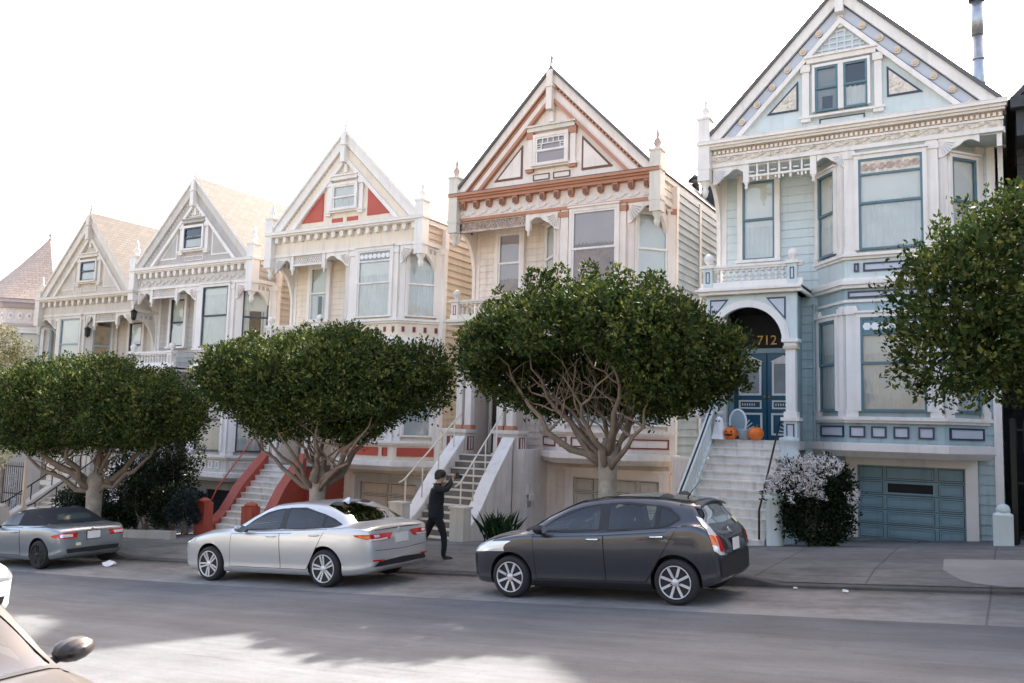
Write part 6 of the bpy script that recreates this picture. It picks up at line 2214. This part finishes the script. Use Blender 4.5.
def photographer():
    X, Y = -9.93, 14.15
    rz = math.radians(44)
    root = empty('person', (X, Y, gz(X) + .125), rz, 'person in black clothes and cap raising a camera on the pavement', 'person')
    pel = (0, 0, .90, (.155, .125))
    chains = [[pel, (.0, 0, 1.02, (.150, .115)), (.015, 0, 1.18, (.165, .12)), (.01, 0, 1.33, (.175, .115)), (.02, 0, 1.415, (.10, .085)), (.04, -.0, 1.475, (.058, .06)), (.055, -.005, 1.54, (.078, .086)), (.065, -.01, 1.60, (.088, .10)), (.062, -.01, 1.665, (.070, .082))],
              [pel, (-.01, .10, .82, .105), (-.10, .13, .64, .088), (-.14, .19, .47, .068), (-.26, .25, .28, .062), (-.36, .29, .11, .052), (-.33, .29, .055, .048), (-.23, .30, .04, .045), (-.16, .305, .035, .032)],
              [pel, (.0, -.10, .82, .105), (.09, -.14, .64, .088), (.14, -.17, .47, .068), (.15, -.21, .28, .06), (.13, -.24, .11, .052), (.15, -.24, .055, .048), (.25, -.26, .04, .045), (.32, -.27, .035, .032)],
              [(.01, 0, 1.33, (.175, .115)), (.0, -.165, 1.385, .078), (.08, -.28, 1.36, .062), (.14, -.37, 1.37, .054), (.22, -.28, 1.46, .046), (.275, -.15, 1.56, .036), (.29, -.125, 1.585, .032)],
              [(.01, 0, 1.33, (.175, .115)), (.0, .165, 1.38, .078), (.09, .25, 1.30, .062), (.15, .27, 1.27, .054), (.24, .17, 1.40, .046), (.29, .05, 1.52, .036), (.305, .03, 1.545, .032)]]
    body = skin_mesh('body', chains)
    parts = [body]
    # hands: palm plus five short bent fingers closing on the camera
    for s, P in ((-1, Vector((.295, -.115, 1.60))), (1, Vector((.31, .025, 1.56)))):
        ch = [[(*P, .026), (P.x + .03, P.y + .01 * -s, P.z + .03, .028)]]
        parts.append(skin_mesh('palm', ch, 1))
        for q in range(4):
            a = P + Vector((.035, (-.012 + .008 * q) * 1.0, .012 + .016 * q if s < 0 else .0 + .004 * q))
            d = Vector((.030, .035 if s < 0 else -.03, .01))
            l = (.8, 1., .95, .75)[q]
            parts.append(skin_mesh('f', [[(*a, .010), (*(a + d * .6 * l), .0095), (*(a + d * l + Vector((-.006, .012 * -s, 0))), .008)]], 1))
        parts.append(skin_mesh('t', [[(*P, .012), (P.x + .0, P.y + .03 * -s, P.z + .02, .011), (P.x - .005, P.y + .055 * -s, P.z + .03, .009)]], 1))
    # face: nose and ears on the head
    parts.append(skin_mesh('n', [[(.14, -.01, 1.60, .016), (.165, -.01, 1.575, .015)]], 1))
    for s in (-1, 1):
        parts.append(skin_mesh('e', [[(.06, -.01 + s * .082, 1.60, .012), (.05, -.01 + s * .094, 1.58, .012)]], 1))
    me = join('body', parts)
    for n in ('cloth_black', 'cloth_navy', 'skin', 'shoe'): me.materials.append(MATS[n])
    for p in me.polygons:
        c = p.center
        if c.z > 1.475 and c.x < .2 and abs(c.y + .01) < .125: m = 2
        elif c.x > .27 and c.z > 1.5: m = 2
        elif c.z < .085: m = 3
        elif c.z < .86: m = 0
        else: m = 1
        p.material_index = m
    b = obj('body', me, root)
    # jacket hem and cap
    mb = MB()
    prev = None
    for z, rx, ry in ((.80, .150, .195), (.84, .158, .20), (.95, .150, .185), (1.05, .140, .175)):
        L = [(rx * math.cos(a) + .0, ry * math.sin(a), z + .01 * math.sin(3 * a)) for a in [2 * PI * q / 20 for q in range(20)]]
        if prev: mb.prism(prev, L, 'cloth_navy', cap=False, smooth=True)
        prev = L
    obj('jacket', mb, root)
    mb = MB()
    k = 20
    prev = None
    for z, r in ((1.575, .094), (1.60, .110), (1.65, .113), (1.70, .098), (1.735, .06), (1.745, .01)):
        L = [(.058 + r * 1.06 * math.cos(a), -.01 + r * .95 * math.sin(a), z + (.035 * math.cos(a) if z < 1.62 else 0)) for a in [2 * PI * q / k for q in range(k)]]
        if prev: mb.prism(prev, L, 'hair', cap=(z > 1.74), smooth=True)
        prev = L
    obj('cap', mb, root)
    mb = MB()
    mb.tube([(-.02, -.13, 1.43), (-.12, -.06, 1.36), (-.135, .05, 1.2), (-.13, .14, 1.03), (-.05, .2, .93)], .014, 'strap_grey', 6)
    mb.box(-.12, .06, .18, .26, .84, 1.0, 'cloth_black')
    obj('shoulder_bag', mb, root)
    cr = empty('camera', (X + math.cos(rz) * .38 + math.sin(rz) * .045, Y + math.sin(rz) * .38 - math.cos(rz) * .045, gz(X) + .125 + 1.615), rz, 'black camera held up in the hands of the person in black', 'camera')
    mb = MB()
    mb.box(-.035, .03, -.07, .07, -.045, .045, 'black_metal')
    mb.box(-.03, .03, -.03, .03, .045, .075, 'black_metal')
    mb.box(-.035, .045, -.075, -.04, -.045, .05, 'trim_black')
    obj('camera_body', mb, cr)
    mb = MB()
    mb.tube([(.03, 0, -.005), (.07, 0, -.005), (.11, 0, -.005)], [.036, .036, .04], 'black_metal', 14)
    obj('lens', mb, cr)
photographer()

# ------------------------------------------------------------------ planting
def blob(n, w, dp, h, seed, z0=.3):
    rr = random.Random(seed)
    out = []
    for i in range(n):
        a = rr.uniform(0, 2 * PI); q = math.sqrt(rr.random()) * .65
        z = rr.uniform(z0, .8)
        s = rr.uniform(.3, .45)
        out.append((w * q * math.cos(a), dp * q * math.sin(a), h * z, w * s, dp * s, h * s * .55))
    return out
bx, by_ = -3.48, 17.7
bz = yz(bx, by_)
shrub((bx, by_, bz), 'dark bush draped with white cobweb gauze beside the garage', blob(26, .98, .6, 1.75, 4, .12) + [(0, 0, .95, .75, .5, .65), (.1, -.1, .45, .72, .5, .4)], 15000, .085, 'dark_leaf', 21)
# stretched cobweb gauze over the bush and newel
def gauze(loc, label, spots, seed):
    rr = random.Random(seed)
    root = empty('cobweb_gauze', loc, 0, label, 'cobweb')
    lob = [(x, y, z, r * 1.35, r * .4, r * .33) for x, y, z, r, n in spots]
    obj('fluff', leaves_mesh('fluff', lob, sum(n for *_, n in spots) * 30, .15, 'gauze', seed=seed, shell=.9, aspect=.05, up=-.3), root)
    mb = MB()
    for (x, y, z, r, n) in spots:
        for i in range(n // 3):
            P, p = [], Vector((x + rr.gauss(0, r * .5), y + rr.gauss(0, r * .3), z + rr.gauss(0, r * .28)))
            d = Vector((rr.uniform(-1, 1), rr.uniform(-.3, .3), rr.uniform(-.7, .3)))
            for q in range(5):
                P.append(p.copy())
                p += d * r * .25 + Vector((rr.gauss(0, .02), rr.gauss(0, .02), rr.gauss(0, .02)))
            mb.tube(P, [.003, .006, .007, .005, .002], 'gauze', 4)
    obj('strands', mb, root)
BL_ = [(l[0], l[1], l[2], l[3] * 1.06, l[4] * 1.06, l[5] * 1.06) for l in blob(26, .98, .6, 1.75, 4, .12) + [(0, 0, .95, .75, .5, .65), (.1, -.1, .45, .72, .5, .4)]]
def draped(loc, label):
    root = empty('cobweb_gauze', loc, 0, label, 'cobweb')
    on = [(-.62, -.35, 1.45, .42), (-.25, -.45, 1.4, .36), (.1, -.5, 1.25, .26), (-.85, -.35, 1.1, .24), (.45, -.3, 1.6, .22), (.85, -.35, 1.05, .16), (-.3, -.6, .88, .14), (.3, -.6, 1.0, .12), (.0, -.2, 1.75, .3)]
    obj('web', leaves_mesh('web', BL_, 3600, .085, 'gauze', seed=12, shell=.12, aspect=.16, up=0, only=on), root)
draped((bx, by_, bz), 'white cobweb gauze stretched over the top of the dark bush')
gauze((-6.25, 20.35, -.17), 'white cobweb gauze hung at the top of the pale blue stairs', [(-.12, -.1, .62, .28, 70), (.05, -.1, .3, .22, 60), (-.2, 0, .9, .2, 30)], 9)
# sword-leaved plant by the cream stair wall
def sword_plant(X, Y, label):
    root = empty('sword_plant', (X, Y, yz(X, Y)), 0, label, 'plant')
    rr = random.Random(2)
    mb = MB()
    for i in range(130):
        a = rr.uniform(0, 2 * PI); l = rr.uniform(.4, .85); t = rr.uniform(.1, .8)
        b = Vector((rr.gauss(0, .16), rr.gauss(0, .14), 0))
        d = Vector((math.cos(a) * t, math.sin(a) * t, 1)).normalized()
        sd = Vector((-math.sin(a), math.cos(a), 0)) * .024
        p1 = b + d * l * .6
        p2 = b + d * l + Vector((math.cos(a), math.sin(a), -.25)) * l * .12
        mb.face([b - sd * .6, b + sd * .6, p1 + sd, p2, p1 - sd], 'strap_leaf')
    obj('leaves', mb, root, fix=False)
sword_plant(-10.15, 17.0, 'dark sword-leaved plant at the foot of the white plaster stair wall')
# overgrown bed between the red stairs and the roadster
def bed(X, Y, label, w, dp, h, n, m, seed, size=.09, z0=.3, nb=14):
    return shrub((X, Y, yz(X, Y)), label, blob(nb, w, dp, h, seed, z0), n, size, m, seed)
bed(-23.6, 17.4, 'tall dark shrub behind the left tree trunk beside the pale stairs', 1.3, 1., 2.9, 10000, 'dark_leaf', 31)
bed(-22.2, 17.6, 'tallest dark shrub under the greige house bay', 1.2, 1., 3.3, 10000, 'dark_leaf', 32)
bed(-21.6, 16.6, 'round green shrub in the middle of the dark planting', 1.0, .8, 1.75, 7000, 'dark_leaf', 33)
bed(-20.6, 16.9, 'blue-grey shrub beside the red stair wall', .8, .7, 1.35, 6000, 'blue_leaf', 34)
bed(-24.9, 16.6, 'low dark shrub at the foot of the sand coloured stairs', 1.1, .8, 1.5, 6000, 'dark_leaf', 35)
bed(-23.2, 16.2, 'low spreading shrub at the pavement edge behind the roadster', 1.2, .6, .9, 6000, 'dark_leaf', 36)
mb = MB()
for i in range(8):
    x0, x1 = -24.2 + i * .55, -24.2 + (i + 1) * .55
    mb.prism([(x0, 15.75, gz(x0) + .1), (x0, 15.95, gz(x0) + .1), (x0, 15.95, gz(x0) + .34), (x0, 15.75, gz(x0) + .34)],
             [(x1, 15.75, gz(x1) + .1), (x1, 15.95, gz(x1) + .1), (x1, 15.95, gz(x1) + .34), (x1, 15.75, gz(x1) + .34)], 'greige')
tag(obj('planter_wall', mb), 'low grey planter kerb in front of the dark shrubs', 'planter wall')
# pale blossoming tree at the far left
def blossom():
    X, Y = -30.9, 17.3
    root = empty('blossom_tree', (X, Y, yz(X, Y)), 0, 'sunlit pale yellow blossoming tree at the far left edge', 'tree')
    rr = random.Random(6)
    mb = MB()
    mb.tube([(0, 0, -.1), (.05, 0, 1.2), (-.1, 0, 2.6)], [.09, .07, .06], 'bark', 8)
    obj('trunk', mb, root)
    lobes = [(rr.uniform(-1.4, .6), rr.uniform(-.8, .8), rr.uniform(2.4, 6.9), rr.uniform(.4, .6), .5, rr.uniform(.35, .5)) for i in range(24)] + [(.45, -.5, 2.3, .5, .4, .4)]
    obj('crown', leaves_mesh('crown', lobes, 9000, .12, 'pale_leaf', seed=44, shell=.6), root)
blossom()

# ------------------------------------------------------------------ porch decorations
def pumpkin(x, y, z, r, label, face):
    root = empty('pumpkin', (x, y, z), 0, label, 'pumpkin')
    mb = MB()
    k, n = 40, 12
    for j in range(n):
        def ringp(t):
            a = PI * t / n
            out = []
            for q in range(k):
                b = 2 * PI * q / k
                rr_ = r * (1 - .07 * (1 - abs(math.cos(b * 4.5))) ) * max(.02, math.sin(a)) ** .8
                out.append((rr_ * math.cos(b), rr_ * math.sin(b), r * .86 * (1 - math.cos(a)) - .04 * r * (t == n)))
            return out
        mb.prism(ringp(j), ringp(j + 1), 'pumpkin', cap=False, smooth=True)
    obj('rind', mb, root)
    mb = MB()
    mb.tube([(0, 0, r * 1.66), (.01, 0, r * 1.85), (.04, 0, r * 2.0)], [r * .14, r * .1, r * .11], 'stem_green', 7)
    obj('stalk', mb, root)
    if face:
        F = Fr((-r, -r * .93), (r, -r * .93))
        mb = MB()
        for s in (-1, 1):
            mb.fpoly(F, [(r + s * r * .2, r * 1.0), (r + s * r * .5, r * 1.0), (r + s * r * .35, r * 1.28)], -.1 * r, .06 * r, 'dark_void')
        P = [(r + r * .55 * math.cos(a), r * .78 - r * .32 * math.sin(a)) for a in [PI * q / 8 for q in range(9)]]
        mb.fpoly(F, P[::-1], -.15 * r, .06 * r, 'dark_void')
        obj('carved_face', mb, root)
zp = -.18
pumpkin(-5.78, 20.22, zp, .17, 'orange carved pumpkin with a smiling face at the top of the stairs', True)
pumpkin(-5.18, 20.22, zp, .18, 'plain orange pumpkin right of the carved one on the porch', False)
def ghost(x, y, z):
    root = empty('ghost_figure', (x, y, z), 0, 'small white cloth ghost beside the carved pumpkin on the porch', 'decoration')
    mb = MB()
    k = 18
    prev = None
    for zz, r in ((0, .19), (.12, .15), (.3, .12), (.4, .105), (.48, .085), (.53, .04), (.54, .005)):
        L = [(r * (1 + .16 * math.sin(5 * a) * (zz < .3)) * math.cos(a), r * (1 + .16 * math.sin(5 * a) * (zz < .3)) * math.sin(a), zz) for a in [2 * PI * q / k for q in range(k)]]
        if prev: mb.prism(prev, L, 'gauze', cap=False, smooth=True)
        prev = L
    obj('cloth', mb, root)
    mb = MB()
    for s in (-1, 1): mb.lathe([(.02, -.118), (.02, -.10)], (s * .035, 0, .43), 'dark_void', 8, axis='y')
    obj('eyes', mb, root)
ghost(-6.05, 20.2, zp)
def oval(x, y, z):
    root = empty('oval_wreath', (x, y, z), 0, 'oval pale blue wreath standing against the left teal door', 'wreath')
    mb = MB()
    P = [(.20 * math.cos(a), 0, .30 + .30 * math.sin(a)) for a in [2 * PI * q / 28 for q in range(29)]]
    mb.tube(P, .028, 'gauze', 8, cap=False)
    obj('ring', mb, root)
    mb = MB()
    mb.prism([(.18 * math.cos(a), -.01, .30 + .27 * math.sin(a)) for a in [2 * PI * q / 24 for q in range(24)]], [(.18 * math.cos(a), .01, .30 + .27 * math.sin(a)) for a in [2 * PI * q / 24 for q in range(24)]], 'bluegrey')
    obj('panel', mb, root)
oval(-5.75, 20.75, zp + .12)
mb = MB()
mb.lathe([(.12, 0), (.16, .22), (.17, .26), (.14, .26)], (-5.47, 20.3, zp), 'pot_grey', 16)
tag(obj('plant_pot', mb), 'blue-grey pot standing between the two pumpkins', 'pot')

# ------------------------------------------------------------------ right-hand edge: gate post, iron gate, bins
def gatepost():
    X, Y = -.20, 19.0
    root = empty('gate_post', (X, Y, yz(X, Y)), 0, 'pale stub post with a rounded cap beside the iron gate', 'post')
    mb = MB()
    mb.box(-.17, .17, -.17, .17, -.2, .58, 'aqua')
    mb.prism([(-.17, -.17, .58), (.17, -.17, .58), (.17, .17, .58), (-.17, .17, .58)], [(-.09, -.09, .64), (.09, -.09, .64), (.09, .09, .64), (-.09, .09, .64)], 'aqua')
    obj('shaft', mb, root)
    mb = MB()
    mb.lathe([(.12, .62), (.125, .68), (.10, .75), (.05, .785), (.005, .795)], (0, 0, 0), 'aqua', 18)
    obj('cap', mb, root)
gatepost()
def iron_gate(X, Y, w, h, label, posts='black_metal', orn=False):
    root = empty('iron_gate', (X, Y, yz(X, Y)), 0, label, 'gate')
    mb = MB()
    for z in (.12, h - .14, h * .5):
        mb.box(0, w, -.02, .02, z, z + .04, 'black_metal')
    n = int(w / .12)
    for i in range(n + 1):
        x = w * i / n
        mb.tube([(x, 0, .02), (x, 0, h - .02), (x, 0, h + .06)], [.011, .011, .002], 'black_metal', 6)
    if orn:
        for cx, cz in ((w * .5, h * .72), (w * .5, h * .34)):
            for r in (.26, .17, .08):
                P = [(cx + r * math.cos(a), -.02, cz + r * math.sin(a)) for a in [2 * PI * q / 20 for q in range(21)]]
                mb.tube(P, .014, 'galv', 6, cap=False)
            for q in range(8):
                a = q * PI / 4
                mb.tube([(cx, -.02, cz), (cx + .26 * math.cos(a), -.02, cz + .26 * math.sin(a))], .010, 'galv', 5)
    obj('bars', mb, root)
    for x in (-.06, w + .06):
        mb = MB()
        mb.box(x - .05, x + .05, -.05, .05, -.2, h + .1, posts)
        obj('post', mb, root)
iron_gate(.06, 19.6, 1.5, 2.35, 'tall black iron gate at the right edge beside the blue house')
iron_gate(-31.6, 17.8, 1.3, 2.2, 'ornate black iron gate between orange posts at the far left', 'dentil_tan', True)
def bin_(X, Y, m, label):
    root = empty('wheelie_bin', (X, Y, yz(X, Y)), 0, label, 'bin')
    mb = MB()
    mb.prism([(-.22, -.24, .05), (.22, -.24, .05), (.22, .24, .05), (-.22, .24, .05)], [(-.28, -.3, .95), (.28, -.3, .95), (.28, .32, .95), (-.28, .32, .95)], m)
    mb.prism([(-.3, -.33, .95), (.3, -.33, .95), (.3, .34, .99), (-.3, .34, .99)], [(-.26, -.28, 1.0), (.26, -.28, 1.0), (.26, .3, 1.06), (-.26, .3, 1.06)], m)
    obj('tub', mb, root)
    for s in (-1, 1):
        mb = MB()
        mb.tube([(s * .24, .26, .1), (s * .3, .26, .1)], .1, 'tyre', 14)
        obj('wheel', mb, root)
bin_(.62, 20.4, 'bin_blue', 'blue wheeled bin behind the iron gate')
# pale board fence between the blue and the cream house
mb = MB()
for i in range(8):
    x = -7.45 + i * .125
    mb.box(x, x + .112, 20.9, 20.93, yz(x, 20.9) - .1, -.75 + .015 * (i % 2), 'cream')
for z in (-1.1, -1.9): mb.box(-7.45, -6.45, 20.93, 20.97, z, z + .09, 'cream')
mb.box(-7.5, -6.4, 20.88, 20.98, -.74, -.66, 'cream')
tag(obj('board_fence', mb), 'pale board fence filling the gap left of the blue house', 'fence')
# roof-top stack and vents that show in the gap beyond the cream house
def stack():
    root = empty('roof_stack', (-8.35, 27.6, 6.0), 0, 'dark chimney block with metal vent cowls behind the cream house roof', 'chimney')
    mb = MB()
    mb.box(-.45, .3, -.3, .6, -1, 2.9, 'slate_roof')
    obj('block', mb, root)
    for x, z, r in ((-.12, 2.9, .16), (-.75, 1.9, .13)):
        mb = MB()
        mb.lathe([(r, z - 1.2), (r, z + .45), (r * 1.05, z + .45)], (x, 0, 0), 'galv', 12)
        mb.lathe([(r * 1.9, z + .55), (r * 1.7, z + .62), (.02, z + .85)], (x, 0, 0), 'bluegrey' if x > -.5 else 'black_metal', 12)
        obj('vent_cowl', mb, root)
stack()
# litter in the gutter
def litter(x, y, r, label, seed, m='gauze'):
    rr = random.Random(seed)
    me = bpy.data.meshes.new('litter')
    bm = bmesh.new()
    bmesh.ops.create_icosphere(bm, subdivisions=2, radius=r)
    for v in bm.verts:
        v.co.z = max(-.15 * r, v.co.z * .55)
        v.co *= rr.uniform(.7, 1.2)
    bm.to_mesh(me); bm.free()
    me.materials.append(MATS[m])
    o = obj('litter', me)
    o.location = (x, y, gz(x) + .15 * r)
    tag(o, label, 'litter')
litter(-17.15, 12.1, .15, 'crumpled pale bag under the tail of the roadster', 3)
litter(-2.75, 12.9, .03, 'small white scrap of litter in the gutter by the hatchback', 4)
litter(-2.05, 12.75, .045, 'flat white scrap of paper in the gutter before the garage', 5)
# ------------------------------------------------------------------ camera, light, sky
cd = bpy.data.cameras.new('Camera')
cam = bpy.data.objects.new('Camera', cd)
COL.objects.link(cam)
cd.sensor_width = 36
cd.lens = 855 / 1024 * 36
cd.clip_start = .05
cd.clip_end = 3000
yaw, pitch, roll = .530, .0985, -.0268
f_ = Vector((-math.sin(yaw) * math.cos(pitch), math.cos(yaw) * math.cos(pitch), math.sin(pitch)))
r_ = Vector((math.cos(yaw), math.sin(yaw), 0))
d_ = f_.cross(r_)
r2 = r_ * math.cos(roll) + d_ * math.sin(roll)
d2 = -r_ * math.sin(roll) + d_ * math.cos(roll)
M = Matrix((r2, -d2, -f_)).transposed().to_4x4()
cam.matrix_world = M
SC.camera = cam

SUN_AZ = math.radians(95)     # from the +x (uphill) street direction towards +y (behind the houses)
SUN_EL = math.radians(40.6)
sv = Vector((math.cos(SUN_AZ) * math.cos(SUN_EL), math.sin(SUN_AZ) * math.cos(SUN_EL), math.sin(SUN_EL)))
sl = bpy.data.lights.new('Sun', 'SUN')
sl.energy = 2.5
sl.angle = math.radians(1.0)
sl.color = (1, .93, .84)
so = bpy.data.objects.new('Sun', sl)
COL.objects.link(so)
so.rotation_euler = sv.to_track_quat('Z', 'Y').to_euler()
w = bpy.data.worlds.new('World')
SC.world = w
w.use_nodes = True
nt = w.node_tree
bg = nt.nodes['Background']
sky = nt.nodes.new('ShaderNodeTexSky')
sky.sky_type = 'NISHITA'
sky.sun_disc = False
sky.sun_elevation = SUN_EL
sky.sun_rotation = PI / 2 - SUN_AZ
sky.air_density = .8
sky.dust_density = 4.0
sky.ozone_density = .0
wm = nt.nodes.new('ShaderNodeVectorMath')      # a slightly warm, hazy morning sky
wm.operation = 'MULTIPLY'
wm.inputs[1].default_value = (1.13, 1.0, .875)
nt.links.new(sky.outputs['Color'], wm.inputs[0])
nt.links.new(wm.outputs['Vector'], bg.inputs['Color'])
bg.inputs['Strength'].default_value = .1
SC.view_settings.view_transform = 'Standard'
SC.view_settings.look = 'None'
SC.view_settings.exposure = 2.98
SC.view_settings.gamma = 1
